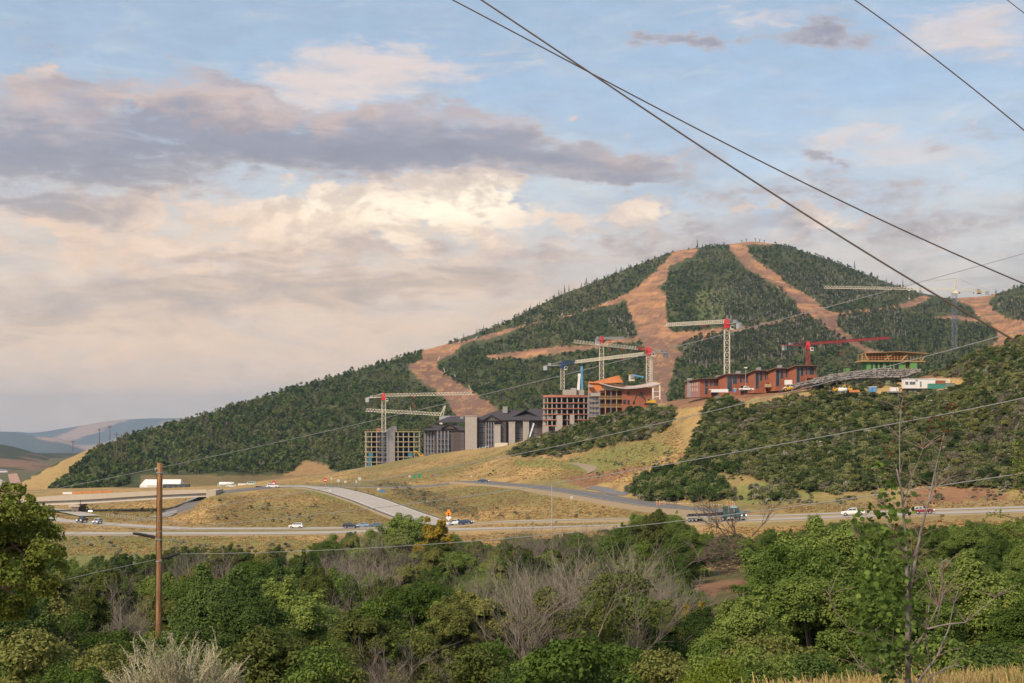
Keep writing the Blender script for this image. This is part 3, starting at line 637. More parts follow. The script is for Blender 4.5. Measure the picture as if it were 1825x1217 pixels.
# --- prototypes for the ravine
class Kind:
    def __init__(s, crown, trunk, H): s.crown = crown; s.trunk = trunk; s.H = H
def K(m, H, Wd, nc, per, size, seed, **k):
    st = k.pop('stems', 1); k['ragged'] = 26; me, cs = crown_mesh('crown', ML[m], H, Wd, nc, per, size, seed, **k); return Kind(me, trunk_mesh('trunk', H, seed, cs, stems=st), H)
GREENK = [K('green', 6, 5.8, 40, 570, 0.066, s, base=0.06, stems=1+s % 2, spread=1.12) for s in (1, 2, 3)] + [K('green', 6.4, 5.0, 36, 570, 0.066, s, base=0.02, spread=1.1) for s in (4, 5)]
DEEPK = [K('deep', 5.6, 5.6, 38, 570, 0.066, s, base=0.05, stems=2, spread=1.12) for s in (6, 7, 8)]
OLIVEK = [K('olive', 6.2, 4.2, 26, 494, 0.066, s, base=0.1, stems=2) for s in (9, 10)]
MIXK = []
for s in (11, 12, 13):
    me, cs = crown_mesh('crown', ML['green' if s != 12 else 'olive'], 5.5, 4.8, 15, 380, 0.066, s, spread=1.1); MIXK.append(Kind(me, bare_mesh('branches', M_twig, 5.6, s, 6, 3, 4, 0.04), 5.5))
BAREK = [Kind(None, bare_mesh('branches', M_twig, 4.6, s, 8, 3, 5, 0.032), 4.2) for s in (14, 15, 16)]
YELK = [K('yellow', 5, 3.2, 16, 360, 0.066, 17, stems=2)]
TOPLINE = [(-60, 985), (125, 990), (200, 990), (300, 975), (330, 962), (420, 960), (500, 975), (575, 980), (590, 948), (640, 945), (700, 935), (715, 920), (800, 935), (815, 955), (890, 965), (905, 945), (985, 952), (1000, 945), (1110, 935), (1125, 910), (1215, 905), (1240, 945), (1345, 950), (1400, 938), (1440, 945), (1470, 928), (1560, 925), (1620, 935), (1720, 930), (1825, 922), (1900, 915)]
def topy(px): return float(np.interp(px, [p[0] for p in TOPLINE], [p[1] for p in TOPLINE]))
def rowsD():
    d = 60.0
    while d < 345: yield d; d *= 1.128
KIND_TXT = {'green': 'bright green', 'deep': 'dark green', 'olive': 'olive green', 'mix': 'half bare', 'bare': 'grey leafless', 'yellow': 'yellowing'}
n_tree = 0
def plant(kind, k, x, y, z, s, sz=None, label='', group='', name='broadleaf_tree', cat='tree'):
    o = thing(name, label, cat, (x, y, z), R.random()*6.28, group); o.scale = (s, s, sz or s)
    if k.crown is not None: link('crown', k.crown, o)
    link('trunk' if kind not in ('bare', 'mix') else 'branches', k.trunk, o)
    return o
band_txt = lambda D: 'at the front of the ravine thicket' if D < 85 else ('in the middle of the ravine thicket' if D < 150 else 'at the back of the ravine thicket by the highway')
for ri, D in enumerate(rowsD()):
    step = 3.9*F/D*(1 if D < 200 else 1.1); px = -70+R.uniform(0, step)
    while px < 1895:
        d = D*R.uniform(0.95, 1.06); x = px+R.uniform(-.28, .28)*step; px += step
        if d < 205 or x > 575 or (x > 300 and d < 240):
            pass
        else: continue
        if 1235 < x < 1345 and 150 < d < 235: continue
        if abs(x-283) < 75 and d < 79: continue
        py = HY-F*float(gz(x, d))/d
        if inpoly(np.array([x]), np.array([py]), [(1215, 1040), (1290, 1024), (1370, 1015), (1360, 1045), (1270, 1070)])[0]: continue
        ty = topy(x)+R.uniform(0, 14)
        if d < 150 and 1190 < x < 1390: ty = max(ty, np.interp(x, [1190, 1230, 1380, 1390], [960, 1068, 1068, 960])+R.uniform(0, 30))
        gl = float(gz(x, d)); hmax = zy(ty, d)-gl; h = min(R.uniform(3.8, 6.9)*(0.9 if d < 75 else 1.0)+(1.6 if d > 190 else 0), hmax)
        if h < 1.3: continue
        n = float(fbm(np.array([x/170.0]), np.array([math.log(d)*6]), 3, 61)[0]); r = R.random(); r2 = n+R.uniform(-.16, .16)
        dry = (540 < x < 1300 and d > 85)
        if r2 > (0.53 if dry else 0.62): kind = 'bare' if r < 0.36 else ('mix' if r < .6 else 'olive')
        elif r2 > 0.46: kind = 'olive' if r < .62 else 'green'
        elif r2 > 0.36: kind = 'green'
        else: kind = 'deep' if r < .6 else 'green'
        if x > 1330 and r < 0.6: kind = 'green'
        if x < 540 and r2 < 0.6 and kind in ('bare', 'mix') : kind = 'green'
        if r > 0.985: kind = 'yellow'
        arr = {'green': GREENK, 'deep': DEEPK, 'olive': OLIVEK, 'mix': MIXK, 'bare': BAREK, 'yellow': YELK}[kind]
        k = arr[R.randrange(len(arr))]; s = h/k.H*1.0; s2 = max(s, 0.66)*R.uniform(.95, 1.15)
        X = (x-CX)/F*d; nm = {'bare': 'bare_tree', 'mix': 'half_bare_tree'}.get(kind, 'broadleaf_tree')
        zone = next(z for lim, z in ((140, 'by the left oak'), (275, 'just left of the brown pole'), (420, 'just right of the brown pole'), (600, 'below the golden mound'), (760, 'below the foot of the exit ramp'), (900, 'below the orange diamond sign'), (1080, 'below the street lamp'), (1230, 'below the climbing road'), (1380, 'below the semi truck'), (1530, 'left of the poplar sapling'), (1680, 'behind the poplar sapling'), (3000, 'right of the poplar sapling')) if x < lim)
        dep = 'very front row' if d < 72 else 'second row' if d < 95 else 'middle rows' if d < 135 else 'rear rows' if d < 200 else 'last rows by the highway'
        lab = '%s %s tree %s, %s' % ('tall' if h > 5.6 else 'low' if h < 4 else 'medium', KIND_TXT[kind], zone, dep); grp = '%s trees, %s of the ravine thicket' % (KIND_TXT[kind], dep)
        plant(kind, k, X, d, gl-0.1, s2, s, lab, grp, nm, 'tree'); n_tree += 1
# the trees one can single out
def special(kind, k, px, py_top, D, label, w=1.0, name='broadleaf_tree', cat='tree'):
    g0 = gp(px, D); h = zy(py_top, D)-g0.z; s = h/k.H; return plant(kind, k, g0.x, g0.y, g0.z-0.1, s*w, s, label, None, name, cat)
special('yellow', YELK[0], 773, 925, 225, 'small orange and yellow turning tree between dark trees below the exit ramp').children[0].material_slots
special('olive', OLIVEK[0], 565, 1005, 92, 'tall yellow-green tree with a narrow crown right of the tall brown pole', 0.75)
special('olive', OLIVEK[1], 1168, 905, 215, 'pointed yellow-green tree reaching up beside the tail of the flatbed trailer', 0.8)
special('green', GREENK[2], 720, 926, 235, 'dense bushy tree standing just below the lower end of the exit ramp', 1.2)
special('bare', BAREK[1], 655, 1040, 100, 'grey dead tree with a bent trunk in the middle of the green thicket', 0.8, 'bare_tree')
special('green', GREENK[3], 965, 1050, 84, 'bright green round tree in front of the grey bushes at the bottom centre', 0.95)
special('green', GREENK[0], 1470, 941, 130, 'broad bright green tree left of the sapling with bare stems', 1.15)
special('green', GREENK[1], 1430, 965, 112, 'large leafy tree in front of the broad bright green tree', 1.2)
# ---- geometry-nodes scatter for growth that nobody could count
def scatter(name, pts, rz, scl, idx, variants, label=None):
    n = len(pts)
    if n == 0: return None
    me = bpy.data.meshes.new(name); me.vertices.add(n); me.vertices.foreach_set('co', np.asarray(pts, np.float32).ravel())
    a = me.attributes.new('rz', 'FLOAT', 'POINT'); a.data.foreach_set('value', np.asarray(rz, np.float32))
    a = me.attributes.new('scl', 'FLOAT_VECTOR', 'POINT'); a.data.foreach_set('vector', np.asarray(scl, np.float32).ravel())
    a = me.attributes.new('vid', 'INT', 'POINT'); a.data.foreach_set('value', np.asarray(idx, np.int32))
    col = bpy.data.collections.new(name+'_kinds')
    for i, v in enumerate(variants):
        o = bpy.data.objects.new('%s_%02d' % (name, i), v); col.objects.link(o)
    o = link(name, me); ng = bpy.data.node_groups.new(name, 'GeometryNodeTree')
    ng.interface.new_socket('Geometry', in_out='INPUT', socket_type='NodeSocketGeometry'); ng.interface.new_socket('Geometry', in_out='OUTPUT', socket_type='NodeSocketGeometry')
    N = ng.nodes.new; Lk = ng.links.new; gi = N('NodeGroupInput'); go = N('NodeGroupOutput'); ip = N('GeometryNodeInstanceOnPoints'); ci = N('GeometryNodeCollectionInfo')
    mp = N('GeometryNodeMeshToPoints'); Lk(gi.outputs[0], mp.inputs[0])
    ci.inputs['Collection'].default_value = col; ci.inputs['Separate Children'].default_value = True; ci.inputs['Reset Children'].default_value = True
    def named(nm, t):
        x = N('GeometryNodeInputNamedAttribute'); x.data_type = t; x.inputs['Name'].default_value = nm; return x.outputs['Attribute']
    cx = N('ShaderNodeCombineXYZ'); Lk(named('rz', 'FLOAT'), cx.inputs[2]); er = N('FunctionNodeEulerToRotation'); Lk(cx.outputs[0], er.inputs[0])
    Lk(mp.outputs[0], ip.inputs['Points']); Lk(ci.outputs[0], ip.inputs['Instance']); ip.inputs['Pick Instance'].default_value = True
    Lk(named('vid', 'INT'), ip.inputs['Instance Index']); Lk(er.outputs[0], ip.inputs['Rotation']); Lk(named('scl', 'FLOAT_VECTOR'), ip.inputs['Scale']); Lk(ip.outputs[0], go.inputs[0])
    md = o.modifiers.new('scatter', 'NODES'); md.node_group = ng
    return tag(o, label, kind='stuff')
def sample_img(polys, n, Dmin, Dmax=1e9, jitter=0, excl=None, box=None):
    """points on the ground seen inside polygons of the photograph -> arrays px, py, D"""
    out = []
    for P in polys:
        a = np.array(P, float); x0, y0 = a.min(0); x1, y1 = a.max(0)
        area = 0.5*abs(np.dot(a[:, 0], np.roll(a[:, 1], 1))-np.dot(a[:, 1], np.roll(a[:, 0], 1)))
        k = int(n*area); x = []; 
        while len(x) < k:
            px = rng.uniform(x0, x1, k*2); py = rng.uniform(y0, y1, k*2); m = blur_in(P, px, py, 5, 72)
            if not m.any(): break
            x += list(zip(px[m], py[m]))
        out += x[:k]
    o = []
    for px, py in out:
        if excl is not None and any(inpoly(np.array([px]), np.array([py]), e)[0] for e in excl): continue
        D = hitD(px, py, Dmin)
        if D == D and D < Dmax: o.append((px, py, D))
    return np.array(o) if o else np.zeros((0, 3))
def world_pts(S, dz=-0.15):
    z = gz(S[:, 0], S[:, 2]); return np.stack([(S[:, 0]-CX)/F*S[:, 2], S[:, 2], z+dz], 1)
def on_road(S, pad=0.0):
    X = (S[:, 0]-CX)/F*S[:, 2]; Y = S[:, 2]; bad = np.zeros(len(S), bool)
    for path, w in ((tp(ROAD_N, -700, 2500), 7.5), (tp(ROAD_F, -700, 2500), 6.5), (ramp_path, 9.0), ([(836, 612)]+tp(BANK, 900, 1260)+[(1290, 402), (1330, 388)], 10.5), ([(300, 536), (372, 549), (480, 575), (600, 592), (700, 600), (835, 611)], 7.5),
                    (pathpx([(1050, 869), (1075, 873), (1100, 881), (1122, 891)], 484), 3), (pathpx([(1018, 826), (1038, 829), (1058, 837), (1052, 843)], 560), 3), ([(-60, 700), (30, 640), (70, 600), (120, 560), (160, 530)], 6)):
        P = [((p-CX)/F*d, d) for p, d in path]
        for (ax, ay), (bx, by) in zip(P[:-1], P[1:]):
            dx, dy = bx-ax, by-ay; t = np.clip(((X-ax)*dx+(Y-ay)*dy)/(dx*dx+dy*dy), 0, 1); bad |= np.hypot(X-ax-t*dx, Y-ay-t*dy) < w+pad
    return bad
# hillside scrub, near: 300 shrubs that show largest stand alone, the rest is one object
def lump(name, m, H, Wd, nc, per, size, seed, **k): return crown_mesh(name, ML[m], H, Wd, nc, per, size, seed, base=0.02, **k)[0]
NEARV = [lump('shrub', m, 2.9, 3.7, 15, 150, 0.145, 100+i, hollow=0.7) for i, m in enumerate(['scrub', 'scrub', 'scrub', 'scrub', 'deep', 'greyscrub', 'olive'])] + [bare_mesh('shrub', M_twig, 3.0, 120, 7, 2, 5, 0.05)]
SAGEV = [lump('sage', 'sage', 1.0, 1.5, 6, 60, 0.12, 130), lump('sage', 'sage', 0.8, 1.7, 7, 60, 0.12, 131), lump('sage', 'greyscrub', 1.0, 1.6, 6, 60, 0.12, 132)]
LOWV = [lump('brush', m, 1.2, 2.2, 8, 70, 0.12, 210+i, hollow=.6) for i, m in enumerate(['scrub', 'sage', 'olive', 'scrub', 'greyscrub'])]
def build_scrub():
    S = sample_img(SCRUB[:5], 1/24.0, 255, 760); S = S[(fbm(S[:, 0]/34, S[:, 1]/13, 3, 303) < .57) | (rng.random(len(S)) < .25)]
    up = np.zeros(len(S), bool)
    for P in SCRUB[:5]: up |= blur_in(P, S[:, 0], S[:, 1]-9-(S[:, 0] > 1215)*4, 5, 72)
    S = S[up | (S[:, 0] > 1700)]; W_ = world_pts(S)
    n = len(S); sc_ = rng.uniform(0.65, 1.25, n); n1 = fbm(W_[:, 0]/26, W_[:, 1]/30, 3, 17); dark = inpoly(S[:, 0], S[:, 1], [(1105, 835), (1320, 835), (1320, 900), (1105, 900)])
    vid = np.where(n1+rng.uniform(-.12, .12, n) > 0.58, rng.choice([5, 5, 6, 7], n), rng.choice([0, 1, 2, 3, 0, 1, 2, 3, 4, 6], n)); vid = np.where(dark, rng.choice([4, 4, 0], n), vid)
    sc_ = np.where(dark, sc_*1.25, sc_)
    order = np.argsort(-(sc_/S[:, 2])); big = order[:290]; rest = order[290:]
    names = {5: ('grey-brown scrub oak bush', 'grey'), 6: ('olive scrub oak bush', 'olive'), 7: ('leafless grey bush', 'bare'), 4: ('dark green scrub oak bush', 'dark')}
    for i in big:
        v = int(vid[i]); nm = names.get(v, ('green scrub oak bush', 'green'))
        zx = S[i, 0]; zy2 = S[i, 1]
        lm = ('under the site office trailer' if zx > 1600 and zy2 < 790 else 'above the white pickup' if zx > 1480 and zy2 > 800 else 'below the town houses' if zx < 1420 and zy2 < 800 else 'above the semi truck' if zx < 1420 else 'at the right edge' if zx > 1700 else 'in the middle of the slope') if zx > 1215 else ('by the lodge hotel' if zx < 1030 else 'by the excavator')
        where = 'in the dark clump above the boulders' if dark[i] else ('on the right slope' if S[i, 0] > 1215 else 'on the left slope')
        o = link('scrub_bush', NEARV[v]); o.location = W_[i]; o.rotation_euler = (0, 0, rng.uniform(0, 6.28)); o.scale = (sc_[i]*rng.uniform(.85, 1.45), sc_[i]*rng.uniform(.8, 1.2), sc_[i]*rng.uniform(.65, 1.2))
        tag(o, ('big ' if sc_[i] > 1.1 else 'small ' if sc_[i] < .85 else '')+nm[0]+' '+where+('' if dark[i] else ', '+lm), 'bush', nm[1]+' bushes '+where)
    s = sc_[rest][:, None]*np.stack([rng.uniform(.85, 1.5, len(rest)), rng.uniform(.8, 1.2, len(rest)), rng.uniform(.6, 1.2, len(rest))], 1)
    scatter('hillside_scrub', W_[rest], rng.uniform(0, 6.28, len(rest)), s, vid[rest], NEARV, 'dense scrub oak thicket covering the near hillside')
    Q = sample_img(SCRUB[:5], 1/16.0, 255, 760); Wp = world_pts(Q, -.1); sq = rng.uniform(.6, 1.6, len(Q)); scatter('low_brush', Wp, rng.uniform(0, 6.28, len(Q)), np.stack([sq, sq, sq*rng.uniform(.8, 1.4, len(Q))], 1), rng.choice([0, 1, 2, 3, 4], len(Q)), LOWV, 'low grey-green brush and sage filling the gaps between the hillside bushes')
    # sagebrush tufts over the grass banks
    polys = [[(380, 885), (560, 900), (640, 925), (500, 930), (380, 935)], [(150, 895), (290, 900), (260, 925), (150, 915)], [(660, 862), (720, 860), (850, 905), (860, 925), (800, 915)], [(1230, 840), (1500, 880), (1825, 870), (1825, 895), (1300, 900)], [(1000, 815), (1200, 790), (1230, 850), (1050, 850)],
             [(640, 850), (850, 830), (1100, 900), (850, 850)], [(80, 960), (420, 958), (560, 965), (560, 990), (80, 1010)], [(850, 905), (1180, 925), (1000, 935), (860, 935)]]
    dens = [1/90., 1/70., 1/30., 1/60., 1/80., 1/160., 1/170., 1/200.]
    A = np.concatenate([sample_img([p], d, 205 if i == 6 else 330, 700) for i, (p, d) in enumerate(zip(polys, dens))]); A = A[~on_road(A)]; A = A[fbm(A[:, 0]/22, A[:, 1]/8, 3, 404) > rng.uniform(.42, .6, len(A))]; Wp = world_pts(A, -0.08)
    s = rng.uniform(0.5, 1.3, len(A))[:, None]*np.ones((1, 3)); scatter('sagebrush', Wp, rng.uniform(0, 6.28, len(A)), s, rng.integers(0, 3, len(A)), SAGEV, 'low grey-green sagebrush dotted over the dry banks')
build_scrub()
UNDV = [lump('bush', m, 2.2, 3.0, 14, 380, 0.055, 180+i, hollow=0.6) for i, m in enumerate(['green', 'deep', 'olive', 'green', 'scrub'])] + [bare_mesh('bush', M_twig, 2.6, 190, 7, 3, 4, 0.025)]
def build_under():
    n = 3200; d = np.sqrt(rng.random(n)*(325**2-38**2)+38**2); px = rng.uniform(-70, 1895, n)
    py = HY-F*gz(px, d)/d; k = ~inpoly(px, py, [(1215, 1040), (1290, 1024), (1370, 1015), (1360, 1045), (1270, 1070)]) & ((d < 205) | (px > 560)) & ~((px > 1235) & (px < 1345) & (d > 150) & (d < 235))
    k &= ~((px > 1190) & (px < 1390) & (d > 60) & (d < 125) & (rng.random(n) < 0.6))
    k &= ~((np.abs(px-283) < 45) & (d < 78))
    zt = (HY-np.array([topy(p) for p in px]))/F*d-gz(px, d); k &= zt > 2.4
    S = np.stack([px, py, d], 1)[k]; Wp = world_pts(S, -0.1); m = len(S); s = rng.uniform(0.6, 1.25, m); n1 = fbm(Wp[:, 0]/20, Wp[:, 1]/20, 3, 33)
    vid = np.where(n1 > 0.54, rng.choice([2, 4, 4, 5], m), rng.choice([0, 1, 1, 3, 2], m))
    scatter('undergrowth', Wp, rng.uniform(0, 6.28, m), s[:, None]*np.ones((1, 3)), vid, UNDV, 'tangled bushes filling the ravine between the trees')
build_under()
# mountain and left hill forest
def aspen_mesh(seed):
    rg = np.random.default_rng(seed); cs = []; rs = []
    for i in range(7): cs.append((rg.normal()*0.7, rg.normal()*0.7, 5.2+rg.random()*4.2)); rs.append(1.0+0.6*rg.random())
    V, Q = leaves(cs, rs, 16, 0.62, rg, 1.2, 0.4, 0.4); me = np_mesh('aspen', V, Q, ML['aspen']); me.materials.append(M_palebark)
    return me
def aspen_full(seed):
    rg = np.random.default_rng(seed); cs = []; rs = []
    for i in range(6): cs.append((rg.normal()*0.7, rg.normal()*0.7, 6.0+rg.random()*3.6)); rs.append(1.0+0.6*rg.random())
    V, Q = leaves(cs, rs, 15, 0.6, rg, 1.2, 0.4, 0.4); nl = len(Q)
    tv = []; tq = []
    for k in range(2):
        ox, oy = rg.normal(size=2)*1.1; b = len(V)+len(tv)
        for z, r in ((-1, 0.17), (8.5, 0.09)):
            for a in range(4): tv.append((ox+math.cos(a*1.5708)*r, oy+math.sin(a*1.5708)*r, z))
        tq += [(b+i, b+(i+1) % 4, b+4+(i+1) % 4, b+4+i) for i in range(4)]
    me = np_mesh('aspen', np.concatenate([V, np.array(tv)]), np.concatenate([Q, np.array(tq)]), ML['aspen']); me.materials.append(M_palebark)
    mi = np.zeros(nl+len(tq), np.int32); mi[nl:] = 1; me.polygons.foreach_set('material_index', mi); return me
def conifer_mesh(seed, n=190, H=11.0, Wd=3.6, size=0.62):
    rg = np.random.default_rng(seed); t = rg.random(n)**0.8; z = H*(0.06+0.94*t); r = (Wd/2)*(1-t)**0.85*(0.55+0.6*rg.random(n)); a = rg.random(n)*6.283
    p = np.stack([np.cos(a)*r, np.sin(a)*r, z], 1); out = np.stack([np.cos(a), np.sin(a), -0.45*np.ones(n)], 1); side = np.stack([-np.sin(a), np.cos(a), np.zeros(n)], 1)
    s = (size*(0.4+0.8*(1-t)))[:, None]; q = np.stack([p-out*s*0.9, p-side*s*0.5, p+out*s*0.7, p+side*s*0.5], 1)
    q2 = np.array([[[-0.15, 0, H*0.8], [0.15, 0, H*0.8], [0.03, 0, H*1.07], [-0.03, 0, H*1.07]], [[-0.25, 0, -1], [0.25, 0, -1], [0.1, 0, H*.9], [-0.1, 0, H*.9]]])
    V = np.concatenate([q, q2]).reshape(-1, 3); return np_mesh('conifer', V, np.arange(len(V)).reshape(-1, 4), ML['conifer'])
FORV = [lump('tree', 'forest', 4.4, 4.3, 9, 24, 0.44, 140+i, hollow=0.75) for i in range(5)] + [lump('tree', m, 4.2, 4.0, 8, 24, 0.42, 150, hollow=0.75) for m in ('olive', 'greyscrub', 'scrub')]
ASPV = [aspen_full(160), aspen_full(161), aspen_full(162)]
CONV = [conifer_mesh(170), conifer_mesh(171, 200, 12, 3.0), conifer_mesh(172, 150, 8, 3.0)]
BODY = [[(60, 885), (110, 845), (150, 815), (168, 797), (200, 786), (300, 756), (400, 727), (500, 695), (600, 667), (745, 624), (790, 613), (900, 573), (1000, 520), (1100, 483), (1150, 466), (1200, 446), (1240, 441), (1330, 429), (1400, 436), (1500, 470), (1560, 495), (1640, 520), (1690, 532), (1760, 527), (1790, 518), (1825, 507), (1890, 480), (1890, 650), (1700, 700), (1200, 760), (900, 820), (700, 850), (500, 862), (400, 856), (250, 862), (100, 880)]]
CONZ = [[(790, 613), (1000, 520), (1130, 473), (1190, 455), (1150, 495), (1100, 530), (1000, 565), (900, 586)], [(1600, 570), (1700, 560), (1778, 590), (1760, 640), (1600, 650), (1560, 620)], [(1640, 535), (1740, 540), (1740, 580), (1640, 560)], [(1790, 540), (1890, 540), (1890, 570), (1790, 565)]]
ASPZ = [[(1260, 520), (1330, 490), (1400, 530), (1425, 565), (1330, 580), (1270, 570)], [(1220, 600), (1330, 590), (1440, 568), (1530, 615), (1400, 640), (1220, 660)], [(1490, 570), (1600, 550), (1620, 600), (1540, 615)], [(1380, 480), (1560, 500), (1600, 530), (1470, 545)], [(1770, 535), (1890, 540), (1890, 575), (1800, 565)], [(1150, 560), (1130, 600), (1100, 600), (1080, 570)]]
def pin(P, S, soft=3.0, seed=50): return blur_in(P, S[:, 0], S[:, 1], soft, seed)
def build_forest():
    S = sample_img(BODY, 1/6.0, 1060)
    ex = np.zeros(len(S), bool)
    for k, P in enumerate(RUNS): ex |= blur_in(P, S[:, 0]+rng.normal(0, 2.2, len(S)), S[:, 1]+rng.normal(0, 1.6, len(S)), 3.2 if k < 3 else 2.2, 50+k)
    for k, P in enumerate(RUNS): ex |= blur_in(P, S[:, 0], S[:, 1]-(6 if k in (1, 2) else 4), 2.2, 50+k)
    ex |= blur_in(RUNS[0], S[:, 0], S[:, 1]-10, 2.2, 50)
    ex |= pin(GOLD_LEFT, S, 6, 5)
    ex |= pin(TANPATCH, S, 6, 5) | pin([(230, 842), (700, 842), (700, 880), (230, 880)], S, 6)
    S = S[~ex]
    keep = rng.random(len(S)) < np.where(S[:, 2] < 1500, 0.85, np.where(S[:, 2] < 1900, 0.9, 1.0)); 
    clearing = fbm(S[:, 0]/26, S[:, 1]/14, 3, 99) > 0.63; green = inpoly(S[:, 0], S[:, 1], GREENS[5]); keep &= ~((clearing | green) & (rng.random(len(S)) < 0.72)); S = S[keep]
    Wp = world_pts(S, -0.3); n = len(S); con = np.zeros(n, bool); asp = np.zeros(n, bool)
    for P in CONZ: con |= pin(P, S, 8)
    for P in ASPZ: asp |= pin(P, S, 9)
    con &= rng.random(n) < 0.34; con |= (rng.random(n) < 0.012) & (S[:, 0] > 800); asp &= (rng.random(n) < 0.45) & ~con; lum = ~con & ~asp
    sky = np.abs(S[:, 2]-np.interp(S[:, 0], CREST[:, 0], CREST[:, 1])) < 60
    def go(nm, m, V, lab, lo, hi, ids):
        k = int(m.sum()); s = rng.uniform(lo, hi, k)
        scatter(nm, Wp[m], rng.uniform(0, 6.28, k), np.stack([s, s, s*rng.uniform(.75, 1.3, k)], 1), rng.choice(ids, k), V, lab)
    pn = fbm(S[:, 0]/38, S[:, 1]/15, 4, 202)+rng.uniform(-.07, .07, n); lumd = lum & (pn < .54); lumo = lum & ~lumd
    go('pale_hill_brush', lumo, FORV, 'paler olive and grey brush patches among the dark hill forest', 0.5, 1.1, [5, 5, 6, 0, 1, 7])
    lum = lumd
    go('hill_forest', lum, FORV, 'dark green oak and maple forest covering the mountain and long left hill', 0.6, 1.35, [0, 1, 2, 3, 4, 0, 1, 2, 3, 4, 6])
    go('aspen_forest', asp, ASPV, 'pale-trunked aspen stands between the ski runs', 0.75, 1.25, [0, 1, 2]); go('conifer_forest', con, CONV, 'dark conifer stands on the upper slope and right gully', 0.4, 0.8, [0, 1, 2])
    print('forest', n)
    # conifers against the sky, one by one
    for px, h, w in ((1243, 16, 5), (1252, 7, 3), (1265, 8, 3), (1523, 16, 5), (1580, 8, 3), (1609, 16, 4), (1107, 10, 6), (1098, 11, 4), (1045, 14, 6), (1036, 9, 4), (1014, 13, 4), (1006, 16, 5), (996, 12, 5), (988, 9, 3), (958, 8, 3), (945, 10, 4), (938, 9, 3), (925, 7, 3), (895, 10, 4), (888, 8, 3), (862, 10, 4), (850, 8, 3), (826, 9, 4), (815, 7, 3), (1478, 6, 3), (1552, 7, 3), (1640, 12, 5), (1775, 9, 5), (1808, 8, 5)):
        i = int(round(float(np.interp(px, cols, np.arange(len(cols)))))); m = Dr > 1100; j = int(np.argmin(np.where(m, YI[i], 9e9))); D = float(Dr[j])
        o = link('conifer_tree', CONV[(px+h) % 3]); o.location = gp(px, D, -0.5); k = D/F; H = (11.0, 12.0, 8.0)[(px+h) % 3]; o.scale = (w*k/3.2, w*k/3.2, h*k/H)
        tag(o, ('tall' if h > 12 else 'small' if h < 8.5 else 'medium')+' dark pointed conifer on the skyline '+('near the double summit' if 1200 < px < 1400 else 'of the right slope' if px > 1400 else 'of the upper left slope' if px > 980 else 'of the lower left slope'), 'tree', 'conifers along the mountain skyline')
build_forest()
# ------------------------------------------------------------------ buildings
M_concw = mat('raw_concrete', (0.36, 0.335, 0.30), 0.9, 0.12, 0.35)
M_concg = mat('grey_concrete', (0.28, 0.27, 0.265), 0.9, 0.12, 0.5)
M_redform = mat('red_slab_edge', (0.36, 0.15, 0.11), 0.8, 0.15, 0.8)
M_yform = mat('yellow_formwork', (0.46, 0.37, 0.20), 0.8, 0.2, 0.9)
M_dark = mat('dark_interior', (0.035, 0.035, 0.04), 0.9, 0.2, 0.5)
M_scaf = mat('scaffold_steel', (0.20, 0.22, 0.30), 0.6, 0.1, 1.0)
M_blue = mat('blue_sheathing', (0.055, 0.19, 0.28), 0.8, 0.15, 0.5)
M_brown = mat('brown_cladding', (0.095, 0.07, 0.067), 0.8, 0.12, 0.6)
M_roofd = mat('dark_roof_shingle', (0.060, 0.052, 0.060), 0.85, 0.15, 1.2)
M_stone = mat('pale_stone_panel', (0.40, 0.37, 0.34), 0.9, 0.15, 0.9, var2=(0.32, 0.30, 0.28))
M_glass = mat('window_glass', (0.045, 0.06, 0.075), 0.12, 0.1, 0.3, spec=0.8)
M_frame = mat('grey_window_frame', (0.22, 0.23, 0.26), 0.5, 0.1, 1.0)
M_orange = mat('orange_sheathing', (0.36, 0.125, 0.068), 0.85, 0.16, 0.5, var2=(0.27, 0.095, 0.058))
M_pinkwall = mat('reddish_grey_sheathing', (0.27, 0.15, 0.14), 0.85, 0.1, 0.5)
M_timber = mat('raw_timber', (0.47, 0.30, 0.145), 0.85, 0.12, 1.0)
M_green = mat('green_sheathing', (0.12, 0.29, 0.09), 0.85, 0.12, 0.5)
M_white = mat('white_paint', (0.74, 0.73, 0.71), 0.6, 0.05, 0.5)
M_cream = mat('cream_paint', (0.62, 0.56, 0.44), 0.7, 0.08, 0.5)
M_roofbrown = mat('brown_flat_roof', (0.17, 0.115, 0.085), 0.9, 0.15, 0.5)
M_orsafe = mat('orange_safety_net', (0.60, 0.22, 0.08), 0.8, 0.15, 0.6)
M_teal = mat('teal_container_paint', (0.075, 0.27, 0.21), 0.6, 0.1, 0.5)
M_rustred = mat('rust_red_container_paint', (0.33, 0.11, 0.06), 0.7, 0.12, 0.5)
M_rock = mat('pale_rock', (0.30, 0.285, 0.265), 0.95, 0.3, 0.7, var2=(0.19, 0.175, 0.16))
M_rockw = mat('warm_boulder', (0.50, 0.42, 0.34), 0.95, 0.15, 0.7)
M_steel = mat('galvanised_steel', (0.42, 0.43, 0.44), 0.45, 0.06, 1.0, metal=0.4)
def local(px, D, py=None, yaw=0.0):
    """place of a thing: on the ground, or at image height py"""
    return gp(px, D) if py is None else at(px, py, D)
m_px = lambda D: D/F
